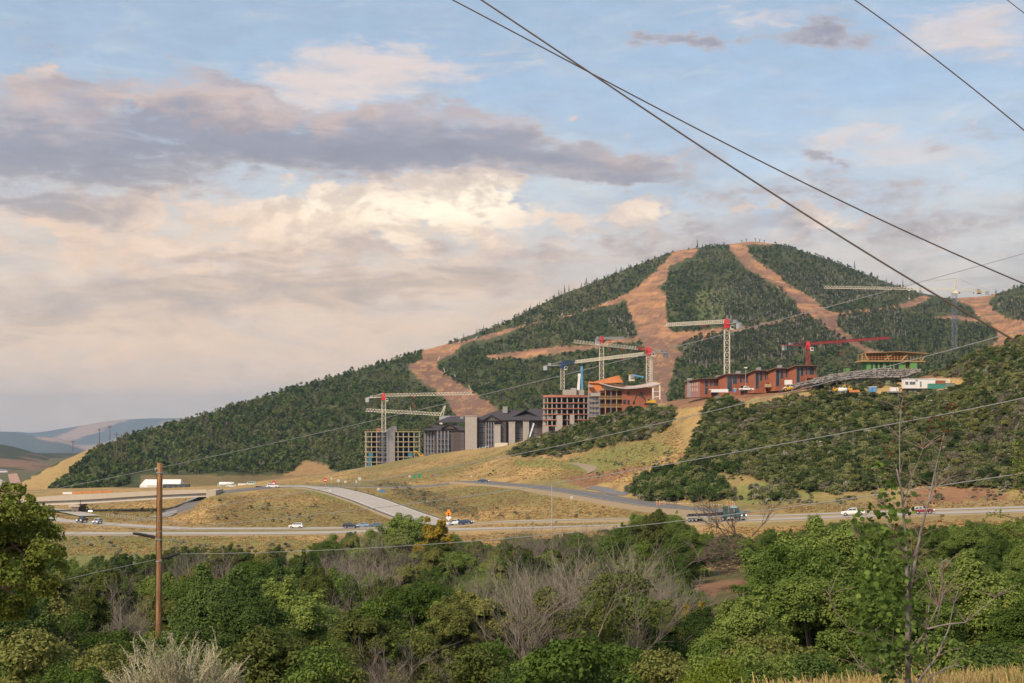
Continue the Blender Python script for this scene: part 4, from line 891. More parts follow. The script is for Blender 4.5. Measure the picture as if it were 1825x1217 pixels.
# ---- seven-storey concrete frame at the left
def frame_building(name, label, px0, px1, py_top, py_base, D, storeys, yaw, depth, m_slab, m_edge, nbay, cat='building', band=0.42, extra=None):
    s = m_px(D); cx = (px0+px1)/2; loc = at(cx, py_base, D); t = thing(name, label, cat, loc, yaw)
    Wm = (px1-px0)*s/math.cos(yaw)*0.93; H = (py_base-py_top)*s; sh = H/storeys; core = MB()
    for i in range(storeys+1):
        mb = MB(); mb.b2(-Wm/2, Wm/2, 0, depth, i*sh-0.28, i*sh); f = mb.build('floor_slab', m_slab, t)
        if i: e = MB(); e.b2(-Wm/2-0.15, Wm/2+0.15, -0.25, -0.05, i*sh-0.35, i*sh+band); e.b2(-Wm/2-0.25, -Wm/2-0.05, 0, depth, i*sh-0.35, i*sh+band); e.build('edge_form', m_edge, f)
    for i in range(nbay+1):
        for j, y in enumerate((0.4, depth*0.5, depth-0.4)):
            if j == 1 and i % 2: continue
            mb = MB(); x = -Wm/2+0.5+(Wm-1)*i/nbay
            mb.b2(x-0.3, x+0.3, y-0.3, y+0.3, 0, H-0.29); mb.build('column', M_concw, t)
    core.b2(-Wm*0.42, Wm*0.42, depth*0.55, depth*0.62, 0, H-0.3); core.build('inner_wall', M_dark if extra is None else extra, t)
    return t, Wm, H, sh
def b_left():
    t, Wm, H, sh = frame_building('concrete_frame_building', 'unfinished seven-storey concrete frame with yellow slab edges at the far left of the site', 648, 752, 769, 832, 905, 7, 0.12, 20, M_concw, M_yform, 10, band=0.08)
    mb = MB(); mb.b2(-Wm*0.12, Wm*0.04, -0.9, 3, 0, H+0.4); mb.build('lift_core', M_concg, t)
    mb = MB(); mb.hull_prism([(-Wm*.16, 1, H), (Wm*.07, 1, H), (Wm*.07, 1, H+3.6), (Wm*.0, 1, H+3.6)], [(-Wm*.16, 5, H), (Wm*.07, 5, H), (Wm*.07, 5, H+3.6), (Wm*.0, 5, H+3.6)]); mb.build('stair_head', M_concg, t)
    for k, x in enumerate((-Wm*0.25, -Wm*0.17)):
        mb = MB()
        for i in range(9): mb.bar((x+i*0.0, -1.0, i*H/8), (x+1.8, -1.0, i*H/8), 0.18)
        for dx in (0, 1.8, 3.2): mb.bar((x+dx, -1.0, 0), (x+dx, -1.0, H), 0.2)
        for i in range(8): mb.bar((x, -1.0, i*H/8), (x+3.2, -1.0, (i+1)*H/8), 0.14)
        mb.build('scaffold', M_scaf, t)
    for (a, b, lv) in ((-0.46, -0.38, 1), (-0.46, -0.40, 0), (0.22, 0.30, 1), (0.22, 0.44, 1), (-0.44, -0.36, 2), (0.28, 0.36, 2)):
        mb = MB(); mb.b2(a*Wm, b*Wm, 0.05, 0.25, lv*sh+0.02, (lv+0.8)*sh); mb.build('blue_wall_panel', M_blue, t)
    mb = MB(); mb.b2(-Wm*.30, -Wm*.22, 0.5, 3.5, H, H+2.2); o = mb.build('red_hoist_box', M_redform, t)
    mb = MB()
    for i in range(22): mb.bar((-Wm/2+i*Wm/21, 0.1, H), (-Wm/2+i*Wm/21, 0.1, H+1.3), 0.1)
    mb.bar((-Wm/2, 0.1, H+1.2), (Wm/2, 0.1, H+1.2), 0.1); mb.build('edge_rail', M_yform, t)
b_left()
# ---- dark lodge hotel
def windows(parent, pts, w, h, y, m_f=None, m_g=None, split=True, face='y'):
    for (x, z) in pts:
        f = MB(); a = 0.16
        f.b2(x-w/2, x+w/2, y-0.12, y+0.05, z-h/2, z-h/2+a); f.b2(x-w/2, x+w/2, y-0.12, y+0.05, z+h/2-a, z+h/2)
        for sx in ((-1, 0, 1) if split else (-1, 1)): f.b2(x+sx*(w/2-a/2)-a/2, x+sx*(w/2-a/2)+a/2, y-0.121, y+0.049, z-h/2+a, z+h/2-a)
        o = f.build('window', m_f or M_frame, parent); g_ = MB(); g_.b2(x-w/2+a*.5, x+w/2-a*.5, y-0.03, y+0.02, z-h/2+a*.5, z+h/2-a*.5); g_.build('pane', m_g or M_glass, o)
def gable(t, x0, x1, y0, y1, z, rise, m, ov=0.8, name='gable_roof', wall=None):
    """ridge runs along y"""
    xm = (x0+x1)/2; mb = MB(); th = 0.35
    mb.hull_prism([(x0-ov, y0-ov, z), (xm, y0-ov, z+rise), (x1+ov, y0-ov, z), (x1+ov, y0-ov, z+th), (xm, y0-ov, z+rise+th), (x0-ov, y0-ov, z+th)], [(x0-ov, y1, z), (xm, y1, z+rise), (x1+ov, y1, z), (x1+ov, y1, z+th), (xm, y1, z+rise+th), (x0-ov, y1, z+th)])
    o = mb.build(name, m, t)
    if wall: w = MB(); w.hull_prism([(x0, y0, z-0.02), (x1, y0, z-0.02), (xm, y0, z+rise-0.1)], [(x0, y0+.3, z-0.02), (x1, y0+.3, z-0.02), (xm, y0+.3, z+rise-0.1)]); w.build('gable_wall', wall, t)
    return o
def hip(t, x0, x1, y0, y1, z, rise, m, ov=0.9, name='roof', inset=None):
    i = inset if inset is not None else (y1-y0)/2; ym = (y0+y1)/2; a = [(x0-ov, y0-ov, z), (x1+ov, y0-ov, z), (x1+ov, y1+ov, z), (x0-ov, y1+ov, z)]; r0 = (x0+i, ym, z+rise); r1 = (x1-i, ym, z+rise)
    mb = MB(); mb._add(a+[r0, r1]+[(p[0], p[1], p[2]-0.35) for p in a], [(0, 1, 5, 4), (1, 2, 5), (2, 3, 4, 5), (3, 0, 4), (1, 0, 6, 7), (2, 1, 7, 8), (3, 2, 8, 9), (0, 3, 9, 6), (6, 9, 8, 7)]); return mb.build(name, m, t)
def hotel():
    D = 860; s = m_px(D); X = lambda px: (px-840)*s; Zf = lambda py: (800-py)*s
    t = thing('lodge_hotel', 'large dark brown lodge hotel with charcoal gabled roofs and pale stone towers', 'hotel', at(840, 800, D), 0.0)
    def wing(px0, px1, py_top, py_base, y0, depth, m=M_brown, name='wall'):
        mb = MB(); mb.b2(X(px0), X(px1), y0, y0+depth, Zf(py_base), Zf(py_top)); return mb.build(name, m, t)
    # left low wing with balconies
    wing(754, 776, 766, 826, 4, 14); wing(776, 828, 766, 822, 0, 16); wing(828, 852, 748, 815, 2.0, 14); wing(850, 902, 749, 806, 3.5, 16); wing(902, 984, 748, 812, 7, 18); wing(984, 1000, 762, 800, 8, 10)
    # stone towers standing proud
    for a, b, pt, pb, y in ((829, 850, 742, 812, -1.5), (881, 892, 758, 796, 1.0), (906.5, 918, 753, 794, 3.0), (932, 943, 750, 790, 3.5), (967, 978, 745, 778, 4), (990, 1000, 741, 762, 6)):
        mb = MB(); mb.b2(X(a), X(b), y, y+6, Zf(pb+6), Zf(pt)); o = mb.build('stone_tower', M_stone, t)
        c = MB(); c.b2(X(a)-.25, X(b)+.25, y-.25, y+6.25, Zf(pt), Zf(pt)+0.5); c.build('coping', M_concw, o)
    # roofs
    hip(t, X(756), X(834), 0, 15, Zf(766), 3.4, M_roofd, 1.0); gable(t, X(757), X(775), 2.5, 12, Zf(766), 2.3, M_roofd, 1.0, wall=M_brown); gable(t, X(789), X(812), -1.2, 12, Zf(764), 2.9, M_roofd, 1.0, wall=M_brown)
    hip(t, X(777), X(870), 6, 22, Zf(752), 3.6, M_roofd, 1.2); hip(t, X(845), X(986), 4, 26, Zf(748), 5.8, M_roofd, 1.4, inset=14); gable(t, X(862), X(890), 1.2, 14, Zf(750), 3.4, M_roofd, 1.2, wall=M_brown); gable(t, X(912), X(962), 8, 22, Zf(746), 5.2, M_roofd, 1.4)
    hip(t, X(925), X(988), 6, 20, Zf(748), 6.8, M_roofd, 1.2)
    for px, py, w in ((900, 724, 3), (822, 742, 2)):
        mb = MB(); mb.b2(X(px)-w/2, X(px)+w/2, 10, 13, Zf(py+12), Zf(py)); mb.build('chimney', M_concg, t)
    rows = lambda a, n, d: [a-i*d for i in range(n)]
    r5 = [Zf(776)-i*3.0 for i in range(5)]
    windows(t, [(X(p), z) for p in (782, 786.5, 791, 795.5) for z in r5], 1.25, 2.1, -0.02)
    windows(t, [(X(p), z) for p in (805, 824) for z in r5], 1.7, 2.2, -0.02); windows(t, [(X(p), z) for p in (759, 766, 771) for z in r5], 1.5, 2.2, 3.98)
    windows(t, [(X(p), z) for p in (856, 862, 896) for z in [Zf(757)-i*3.2 for i in range(5)]], 1.5, 2.2, 3.48); windows(t, [(X(p), z) for p in (869, 876) for z in [Zf(757)-i*3.2 for i in range(5)]], 2.0, 2.2, 3.48)
    windows(t, [(X(p), z) for p in (923, 928, 949, 955) for z in [Zf(758)-i*3.2 for i in range(4)]], 1.5, 2.2, 6.98); windows(t, [(X(876), Zf(745))], 2.6, 2.2, 1.15)
    # balconies between the pale posts
    for px0, px1, ys in ((780, 799, [Zf(779)-i*3.0 for i in range(5)]), (866, 880, [Zf(762)-i*3.3 for i in range(4)]), (757, 773, [Zf(779)-i*3.0 for i in range(4)])):
        y = {780: -1.6, 866: 2.0, 757: 2.4}[px0]
        for z in ys:
            mb = MB(); mb.b2(X(px0), X(px1), y, y+1.5, z-1.5, z-1.3); o = mb.build('balcony', M_concg, t)
            r = MB(); r.bar((X(px0), y+.05, z-.4), (X(px1), y+.05, z-.4), 0.12)
            for i in range(9): x = X(px0)+(X(px1)-X(px0))*i/8; r.bar((x, y+.05, z-1.3), (x, y+.05, z-.4), 0.08)
            r.build('railing', M_frame, o)
        for i in range(4):
            x = X(px0)+(X(px1)-X(px0))*i/3; mb = MB(); mb.b2(x-.3, x+.3, y-.3, y+.2, Zf(822 if px0 < 860 else 800), Zf(768 if px0 < 860 else 752)); mb.build('post', M_frame, t)
    mb = MB(); mb.b2(X(882), X(905), -3, 0, Zf(800), Zf(789)); mb.build('site_hut', M_cream, t)
hotel()
# ---- round-fronted concrete frame with red edges
def mid_frame():
    D = 800; s = m_px(D); t = thing('red_edged_frame_building', 'curved five-storey concrete frame with red slab edges beside the lodge hotel', 'building', at(1010, 758, D))
    X = lambda px: (px-1010)*s; Zf = lambda py: (758-py)*s
    arc = [(968, 4.0), (975, 1.2), (990, -0.4), (1010, -0.8), (1030, 0.2), (1050, 2.0), (1050, 22), (968, 22)]
    for i, py in enumerate((758, 747.5, 737.5, 727.5, 717.5, 706.5)):
        P = [(X(a), y) for a, y in arc]; mb = MB(); z = Zf(py); mb.hull_prism([(x, y, z-.3) for x, y in P], [(x, y, z) for x, y in P]); o = mb.build('floor_slab', M_redform if i == 5 else M_concw, t)
        e = MB(); h = 0.9 if i == 5 else 0.12
        for a, b in zip(P[:6], P[1:6]): e.bar((a[0], a[1]-.2, z+h/2-.3), (b[0], b[1]-.2, z+h/2-.3), 0.25, h+.3) if False else e.hull_prism([(a[0], a[1]-.3, z-.45), (b[0], b[1]-.3, z-.45), (b[0], b[1]-.3, z+h), (a[0], a[1]-.3, z+h)], [(a[0], a[1]-.12, z-.45), (b[0], b[1]-.12, z-.45), (b[0], b[1]-.12, z+h), (a[0], a[1]-.12, z+h)])
        e.build('red_edge_form', M_redform, o)
    for px, y in [(970, 4.4), (976, 1.6), (984, .6), (992, .0), (1001, -.3), (1011, -.4), (1022, .2), (1031, .6), (1041, 1.4), (1048, 2.2)]:
        mb = MB(); mb.b2(X(px)-.28, X(px)+.28, y, y+.6, 0, Zf(708)); mb.build('column', M_concw, t)
        mb = MB(); mb.b2(X(px)-.28, X(px)+.28, y+9, y+9.6, 0, Zf(708)); mb.build('column', M_concw, t)
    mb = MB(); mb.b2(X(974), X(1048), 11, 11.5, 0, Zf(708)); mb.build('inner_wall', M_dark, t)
    for a, b, k in ((988, 995, 2), (1012, 1020, 3), (1030, 1037, 1), (976, 982, 1)):
        mb = MB(); mb.b2(X(a), X(b), 1.8, 2.1, Zf(758-k*10.2+1), Zf(758-(k+1)*10.2+3)); mb.build('infill_wall', M_concg, t)
    mb = MB(); mb.b2(X(1004), X(1042), 6, 12, Zf(706.4), Zf(694)); mb.b2(X(1018), X(1028), 4, 6, Zf(706.4), Zf(691)); mb.build('roof_plant_room', M_concw, t)
    MB().b2(X(992), X(1002), -4, -3, Zf(766), Zf(740)).build('shaft_wall', M_concw, t); MB().b2(X(1015), X(1023), -4, -3, Zf(764), Zf(739)).build('shaft_wall', M_concw, t)
mid_frame()
def orange_building():
    D = 770; s = m_px(D); t = thing('orange_sheathed_building', 'orange sheathed building shell with sweeping white slab roof behind the excavator', 'building', at(1110, 730, D))
    X = lambda px: (px-1110)*s; Zf = lambda py: (730-py)*s
    mb = MB(); mb.hull_prism([(X(1109), 0, Zf(738)), (X(1162), 1, Zf(738)), (X(1162), 1, Zf(690)), (X(1109), 0, Zf(694))], [(X(1109), 12, Zf(738)), (X(1162), 14, Zf(738)), (X(1162), 14, Zf(690)), (X(1109), 12, Zf(694))]); mb.build('sheathed_wall', M_orange, t)
    for px, py, w, h in ((1120, 701, 1.0, 1.9), (1143.5, 702.5, 1.0, 2.0), (1113, 716, 1.6, 2.2), (1120, 716.5, 1.0, 2.2), (1120, 726, 1.0, 1.2)):
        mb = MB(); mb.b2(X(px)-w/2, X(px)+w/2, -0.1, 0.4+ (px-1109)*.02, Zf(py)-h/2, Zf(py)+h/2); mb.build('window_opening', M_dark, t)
    # open bays left of the wall
    for i, py in enumerate((739, 724.5, 710, 694.5)):
        mb = MB(); mb.b2(X(1068), X(1109)-.02, 0.2, 12, Zf(py)-.35, Zf(py)); o = mb.build('floor_slab', M_timber if i else M_concw, t)
        if 0 < i < 3:
            r = MB()
            for z in (0.5, 1.0, 1.4): r.bar((X(1068), .1, Zf(py)+z), (X(1109)-.1, .1, Zf(py)+z), 0.12)
            for k in range(9): x = X(1068)+(X(1108)-X(1068))*k/8; r.bar((x, .1, Zf(py)), (x, .1, Zf(py)+1.4), 0.12)
            r.build('guard_rail', M_timber, o)
    for px in (1069, 1079, 1089, 1099):
        mb = MB(); mb.b2(X(px)-.2, X(px)+.2, .3, .7, Zf(739), Zf(694.6)); mb.build('column', M_scaf if px in (1069, 1089) else M_timber, t)
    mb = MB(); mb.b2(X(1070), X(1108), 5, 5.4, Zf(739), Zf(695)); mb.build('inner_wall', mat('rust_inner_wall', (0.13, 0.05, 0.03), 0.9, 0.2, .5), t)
    mb = MB(); mb.b2(X(1050), X(1068), 2, 14, Zf(745), Zf(700)); mb.build('stair_block', M_concg, t)
    for i in range(5):
        mb = MB(); mb.b2(X(1049), X(1068), 0.8, 1.9, Zf(742-i*9)-.2, Zf(742-i*9)); mb.build('scaffold_deck', M_timber, t)
    mb = MB()
    for px in (1049, 1055, 1061, 1067): mb.bar((X(px), .9, Zf(745)), (X(px), .9, Zf(697)), .2)
    for i in range(9): mb.bar((X(1049), .9, Zf(742-i*5)), (X(1067), .9, Zf(740-i*5)), .12)
    mb.build('scaffold', M_scaf, t)
    # sweeping roof deck, rising to both ends
    up = [(1070, 683), (1085, 687), (1100, 690), (1115, 692), (1135, 691), (1155, 688), (1176, 683.5)]; lo = [(p, y+1.5) for p, y in up]
    A = [(X(p), -3.0, Zf(y)) for p, y in up]; B = [(X(p), -3.0, Zf(y)) for p, y in lo]; A2 = [(X(p-4), 16, Zf(y-5)) for p, y in up]; B2 = [(X(p-4), 16, Zf(y-3)) for p, y in up]
    n = len(A); mb = MB(); mb._add(A+B+A2+B2, [(i, i+1, n+i+1, n+i) [::-1] for i in range(n-1)]+[(i, i+1, 2*n+i+1, 2*n+i) for i in range(n-1)]+[(n+i, n+i+1, 3*n+i+1, 3*n+i)[::-1] for i in range(n-1)]+[(0, n, 3*n, 2*n), (n-1, 2*n-1, 4*n-1, 3*n-1)[::-1], ])
    mb.build('roof_deck', mat('membrane_grey_white', (.52, .50, .49), .8, .15, .3, var2=(.48, .36, .32)), t)
    e = MB()
    for (p, y), (q, w) in zip(up[:-1], up[1:]):
        for k in range(4):
            a = k/4; x = X(p+(q-p)*a); z = Zf(y+(w-y)*a); e.bar((x, -2.9, z), (x, -2.9, z+1.4), .12)
        e.bar((X(p), -2.9, Zf(y)+1.2), (X(q), -2.9, Zf(w)+1.2), .12)
    e.build('roof_rail', M_orsafe, t)
    for px, py in ((1163, 690), (1175, 685)):
        mb = MB(); mb.b2(X(px)-.3, X(px)+.3, -2.6, -2.0, Zf(712), Zf(py+1.5)); mb.build('white_post', M_white, t)
    mb = MB(); mb.bar((X(1163), -2.3, Zf(708)), (X(1175), -2.3, Zf(706)), .25); mb.bar((X(1163), -2.3, Zf(698)), (X(1175), -2.3, Zf(697)), .25); mb.build('beam', M_white, t)
    # left upper volume with orange membrane
    mb = MB(); mb.hull_prism([(X(1051), 4, Zf(700)), (X(1078), 4, Zf(700)), (X(1078), 4, Zf(682)), (X(1051), 4, Zf(679))], [(X(1051), 16, Zf(700)), (X(1078), 16, Zf(700)), (X(1078), 16, Zf(682)), (X(1051), 16, Zf(679))]); mb.build('upper_wall', M_orsafe, t)
    mb = MB(); mb.hull_prism([(X(1050), 3, Zf(682)), (X(1104), 3, Zf(668)), (X(1112), 3, Zf(681)), (X(1075), 3, Zf(683))], [(X(1052), 18, Zf(683)), (X(1104), 18, Zf(670)), (X(1112), 18, Zf(681)), (X(1075), 18, Zf(684))]); mb.build('orange_membrane', M_orsafe, t)
    [MB().b2(*q).build('parapet_block', M_concw, t) for q in ((X(1048), X(1056), 0, 3, Zf(690), Zf(686)), (X(1076), X(1092), -.4, 3, Zf(694), Zf(688)), (X(1053), X(1070), 0, 3, Zf(706), Zf(700)))]
orange_building()
# ---- stepped row of five town houses
def townhouses():
    D = 600; s = m_px(D)
    spec = [(1228, 1287, 675, 702, 'lowest town house of the stepped row, at its left end'), (1285, 1346, 667, 699, 'second town house up the stepped row from its low left end'), (1338, 1384, 660.5, 694, 'middle town house of the stepped row, above the gravel heap'), (1374, 1422, 656.5, 690, 'fourth town house up the stepped row, behind the white minibus'), (1411, 1457, 652, 685, 'topmost town house of the stepped row, beside the rock wall')]
    for i, (x0, x1, yt, yb, lab) in enumerate(spec):
        d = D-i*6; s = m_px(d); Wm = (x1-x0)*s; H = (yb-yt)*s; t = thing('town_house', 'rust orange '+lab, 'house', at(x0, yb, d), 0.0, 'stepped row of unfinished town houses')
        sw = Wm*(0.33 if i == 0 else 0.16)     # width of the side wall in view
        fy = 4.5
        # side wall runs back from the front corner: left wall is seen obliquely
        mb = MB(); mb.hull_prism([(0, 7, -1.5), (sw, 0, -1.5), (Wm, 2.2, -1.5), (Wm, 12, -1.5), (0, 14, -1.5)], [(0, 7, H-1.0), (sw, 0, H-.2), (Wm, 2.2, H-.2), (Wm, 12, H-.4), (0, 14, H-1.0)]); w = mb.build('wall', M_orange, t)
        if i == 0:
            mb = MB(); mb.hull_prism([(-.05, 6.9, -1.4), (sw-.03, -.08, -1.4), (sw-.03, -.08, H-.9), (-.05, 6.9, H-1.3)], [(0.1, 7.1, -1.4), (sw+.05, .1, -1.4), (sw+.05, .1, H-.9), (.1, 7.1, H-1.3)]); mb.build('side_wall', M_pinkwall, t)
            for k in range(4):
                for lv in (0, 1):
                    a = 0.3+k*.17; x = sw*a; y = 7*(1-a); m_ = MB(); m_.hull_prism([(x-.25, y+.15, 1.2+lv*2.3), (x+.25, y-.35, 1.2+lv*2.3), (x+.25, y-.35, 2.6+lv*2.3), (x-.25, y+.15, 2.6+lv*2.3)], [(x-.2, y+.5, 1.2+lv*2.3), (x+.3, y, 1.2+lv*2.3), (x+.3, y, 2.6+lv*2.3), (x-.2, y+.5, 2.6+lv*2.3)]); m_.build('window', M_cream, t)
        fx = lambda u: sw+(Wm-sw)*u
        fyv = lambda u: 2.2*u
        def pane(u0, u1, z0, z1, m, nm, proud=0.08):
            m_ = MB(); a = [(fx(u0), fyv(u0)-proud, z0), (fx(u1), fyv(u1)-proud, z0), (fx(u1), fyv(u1)-proud, z1), (fx(u0), fyv(u0)-proud, z1)]; b = [(p[0], p[1]+proud+.1, p[2]) for p in a]; m_.hull_prism(a, b); return m_.build(nm, m, t)
        for u0, u1, z0, z1 in ((0.02, 0.20, .05*H, .93*H) if i else (0.22, 0.36, -.2, .42*H), (0.22, 0.38, .46*H, .95*H), (0.46, .56, .52*H, .95*H), (0.64, .90, .52*H, .95*H)):
            o = pane(u0, u1, z0, z1, M_frame, 'window'); q = MB(); a = [(fx(u0)+.12, fyv(u0)-.12, z0+.12), (fx(u1)-.12, fyv(u1)-.12, z0+.12), (fx(u1)-.12, fyv(u1)-.12, z1-.12), (fx(u0)+.12, fyv(u0)-.12, z1-.12)]; q.hull_prism(a, [(p[0], p[1]+.05, p[2]) for p in a]); q.build('pane', M_glass, o)
        pane(.52, .92, -.6, .33*H, M_dark, 'garage_opening')
        # projecting terrace box
        m_ = MB(); m_.hull_prism([(fx(.42), fyv(.42)-1.8, .34*H), (fx(1.0), fyv(1)-1.8, .34*H), (fx(1.0), fyv(1)-1.8, .52*H), (fx(.42), fyv(.42)-1.8, .52*H)], [(fx(.42), fyv(.42)-.1, .34*H), (fx(1.0), fyv(1)-.1, .34*H), (fx(1.0), fyv(1)-.1, .52*H), (fx(.42), fyv(.42)-.1, .52*H)]); m_.build('terrace', M_orange, t)
        for u in (.42, .96): m_ = MB(); m_.b2(fx(u), fx(u)+.6, fyv(u)-1.8, fyv(u)-1.2, -1.2, .34*H-.01); m_.build('pier', M_orange, t)
        for u in (.21, .42, .6, .93, .98):       # dark joints between sheathing panels
            m_ = MB(); a = [(fx(u)-.06, fyv(u)-.05, -.5), (fx(u)+.06, fyv(u)-.05, -.5), (fx(u)+.06, fyv(u)-.05, H-.6), (fx(u)-.06, fyv(u)-.05, H-.6)]; m_.hull_prism(a, [(p[0], p[1]+.1, p[2]) for p in a]); m_.build('panel_joint', M_rustred if u < .5 else mat('panel_seam', (.16, .06, .035), .9, .1, 1), t)
        m_ = MB(); m_.hull_prism([(-.8, 6, H-1.1), (sw-.6, -1.6, H-.1), (Wm+.7, .8, H+.1), (Wm+.7, 12, H-.2), (-.8, 14.5, H-1.1)], [(-.8, 6, H-.75), (sw-.6, -1.6, H+.25), (Wm+.7, .8, H+.45), (Wm+.7, 12, H+.15), (-.8, 14.5, H-.75)]); m_.build('roof', M_roofbrown, t)
        for cx_ in ((1233, 1283, 0)[i:i+1] if i == 0 else ((x0+x1)/2-2,)):
            px = {0: 1283, 1: 1320, 2: 1357, 3: 1395, 4: 0}[i]
            if px: m_ = MB(); u = (px-x0)*s; m_.b2(u-.9, u+.9, 6, 8, H-1.2, H+1.6); c = m_.build('chimney', M_concg, t)
        if i == 0: m_ = MB(); m_.b2(.0, 1.9, 5, 7, -1.4, H+.5); m_.build('chimney', M_concg, t)
townhouses()
# ---- green and timber house
def green_house():
    D = 555; s = m_px(D); t = thing('timber_framed_house', 'half-built house with green sheathed ground floor and open timber upper storey', 'house', at(1600, 659, D))
    X = lambda px: (px-1600)*s; Zf = lambda py: (659-py)*s
    mb = MB(); mb.b2(X(1545), X(1614), 0, 9, Zf(661), Zf(644.5)); mb.build('wall', M_green, t); mb = MB(); mb.b2(X(1621), X(1633), -1, 7, Zf(657), Zf(644.5)); mb.build('wall', M_green, t)
    mb = MB(); mb.b2(X(1614), X(1621), 1, 7, Zf(660), Zf(644.5)); mb.build('brown_wall', M_rustred, t)
    for px, w in ((1562, 1.0), (1570.5, 1.2), (1582, 1.4), (1590, .7), (1598, 1.6), (1554, .6)):
        mb = MB(); mb.b2(X(px)-w/2, X(px)+w/2, -.06, .3, Zf(657.5), Zf(647)); mb.build('window_opening', M_dark, t)
    mb = MB(); mb.b2(X(1534), X(1618), -1.2, 10, Zf(644.4), Zf(642.6)); mb.b2(X(1618), X(1648), -1.4, 8, Zf(645), Zf(643.6)); mb.build('upper_deck', M_timber, t)
    for i in range(20):
        x = X(1536+i*5.7); MB().b2(x-.09, x+.09, -1.1, -.9, Zf(642.6), Zf(630)).build('stud', M_timber, t); MB().b2(x-.09, x+.09, 5.9, 6.1, Zf(642.6), Zf(630)).build('stud', M_timber, t)
    for a, b in (((1578, 629), (1583, 642)), ((1606, 642), (1617, 630)), ((1640, 644), (1650, 630)), ((1546, 642), (1540, 632)), ((1590, 630), (1575, 642))):
        mb = MB(); mb.bar((X(a[0]), -1.3, Zf(a[1])), (X(b[0]), -1.3, Zf(b[1])), .38); mb.build('brace', M_timber, t)
    mb = MB()
    for z in (636, 639.5): mb.bar((X(1536), -1.2, Zf(z)), (X(1617), -1.2, Zf(z)), .14)
    mb.build('guard_rail', M_orsafe, t)
    mb = MB(); mb.hull_prism([(X(1541), -2.5, Zf(629.5)), (X(1600), -2.55, Zf(627.5)), (X(1652), -2.5, Zf(631)), (X(1652), 9, Zf(631)), (X(1541), 9, Zf(630))], [(X(1541), -2.5, Zf(628.7)), (X(1600), -2.55, Zf(626.8)), (X(1652), -2.5, Zf(630.2)), (X(1652), 9, Zf(630.2)), (X(1541), 9, Zf(629.2))]); mb.build('roof_frame', M_timber, t)
    mb = MB(); mb.b2(X(1548), X(1612), 3, 3.3, Zf(642), Zf(630)); mb.build('inner_wall', mat('weathered_plywood', (.24, .15, .08), .9, .2, .6), t)
    t2 = thing('green_shed', 'small green shed with flat brown roof at the end of the rock wall', 'shed', at(1509.5, 662, 560)); s2 = m_px(560)
    mb = MB(); mb.b2(-4*s2, 4.5*s2, 0, 2, -2*s2, 8*s2); mb.build('wall', M_green, t2); mb = MB(); mb.b2(-6*s2, 6*s2, -.4, 2.4, 8*s2, 9.8*s2); mb.build('roof', M_roofbrown, t2)
    mb = MB(); mb.b2(-3.3*s2, -1.8*s2, -.1, .1, -1*s2, 6*s2); mb.build('door', M_roofbrown, t2)
green_house()
# ---- dry-stacked rock wall: every rock a piece of its own
def rock_mesh(seed):
    rg = random.Random(seed); me = bpy.data.meshes.new('rock'); V = []; 
    for k, (z, r) in enumerate(((-.5, .62), (-.1, 1.0), (.35, .8), (.6, .35))):
        for j in range(5):
            a = j*1.2566+k*.4; rr = r*rg.uniform(.8, 1.15); V.append((math.cos(a)*rr, math.sin(a)*rr, z*rg.uniform(.85, 1.1)))
    Fc = [(k*5+j, k*5+(j+1) % 5, k*5+5+(j+1) % 5, k*5+5+j) for k in range(3) for j in range(5)]+[tuple(range(15, 20)), (4, 3, 2, 1, 0)]
    me.from_pydata(V, [], Fc); me.materials.append(M_rock); me.update(); return me
ROCKS = [rock_mesh(i) for i in range(6)]
ROCKW = []
for i in range(4): r_ = rock_mesh(20+i); r_.materials[0] = M_rockw; ROCKW.append(r_)
def rock_wall():
    D = 548; t = thing('rock_retaining_wall', 'long pale stacked-rock retaining wall below the green timber house', 'retaining wall', gp(1560, D))
    top = [(1420, 684), (1440, 678), (1470, 670), (1500, 664), (1530, 660), (1570, 657), (1610, 658), (1640, 656.5)]; bot = [(1420, 688), (1440, 684), (1470, 680), (1500, 677), (1530, 673), (1570, 672), (1610, 671), (1635, 662)]
    n = 0; rest = MB(); px = 1420
    while px < 1640:
        yt = np.interp(px, [p[0] for p in top], [p[1] for p in top]); yb = np.interp(px, [p[0] for p in bot], [p[1] for p in bot]); py = yb
        while py > yt:
            d = D-4+ (yb-py)*0.18; w = at(px+R.uniform(-1, 1), py, d)-Vector(t.location); k = R.uniform(.42, .72)
            o = link('rock', ROCKS[R.randrange(6)], t) if n < 300 else None
            if o: o.location = w; o.rotation_euler = (R.uniform(-.4, .4), R.uniform(-.4, .4), R.random()*6.28); o.scale = (k*1.2, k*1.2, k)
            else:
                rest.box(w, (k*1.9, k*1.7, k*1.3), Matrix.Rotation(R.random()*3, 3, 'Z') @ Matrix.Rotation(R.uniform(-.4, .4), 3, 'X'))
            n += 1; py -= 3.5
        px += 3.9
    o = rest.build('rocks', M_rock, t); o['kind'] = 'stuff'
    mb = MB(); P = [(px, np.interp(px, [p[0] for p in top], [p[1] for p in top]), np.interp(px, [p[0] for p in bot], [p[1] for p in bot])) for px in range(1416, 1644, 12)]
    for (a, at_, ab), (b, bt, bb) in zip(P[:-1], P[1:]):
        q = [at(a, ab+4, D-3)-t.location, at(b, bb+4, D-3)-t.location, at(b, bt, D+1)-t.location, at(a, at_, D+1)-t.location]; mb.hull_prism(q, [v+Vector((0, 6, 0)) for v in q])
    mb.build('packed_earth', mat('packed_earth', (.16, .12, .095), .95, .2, .7), t)
rock_wall()
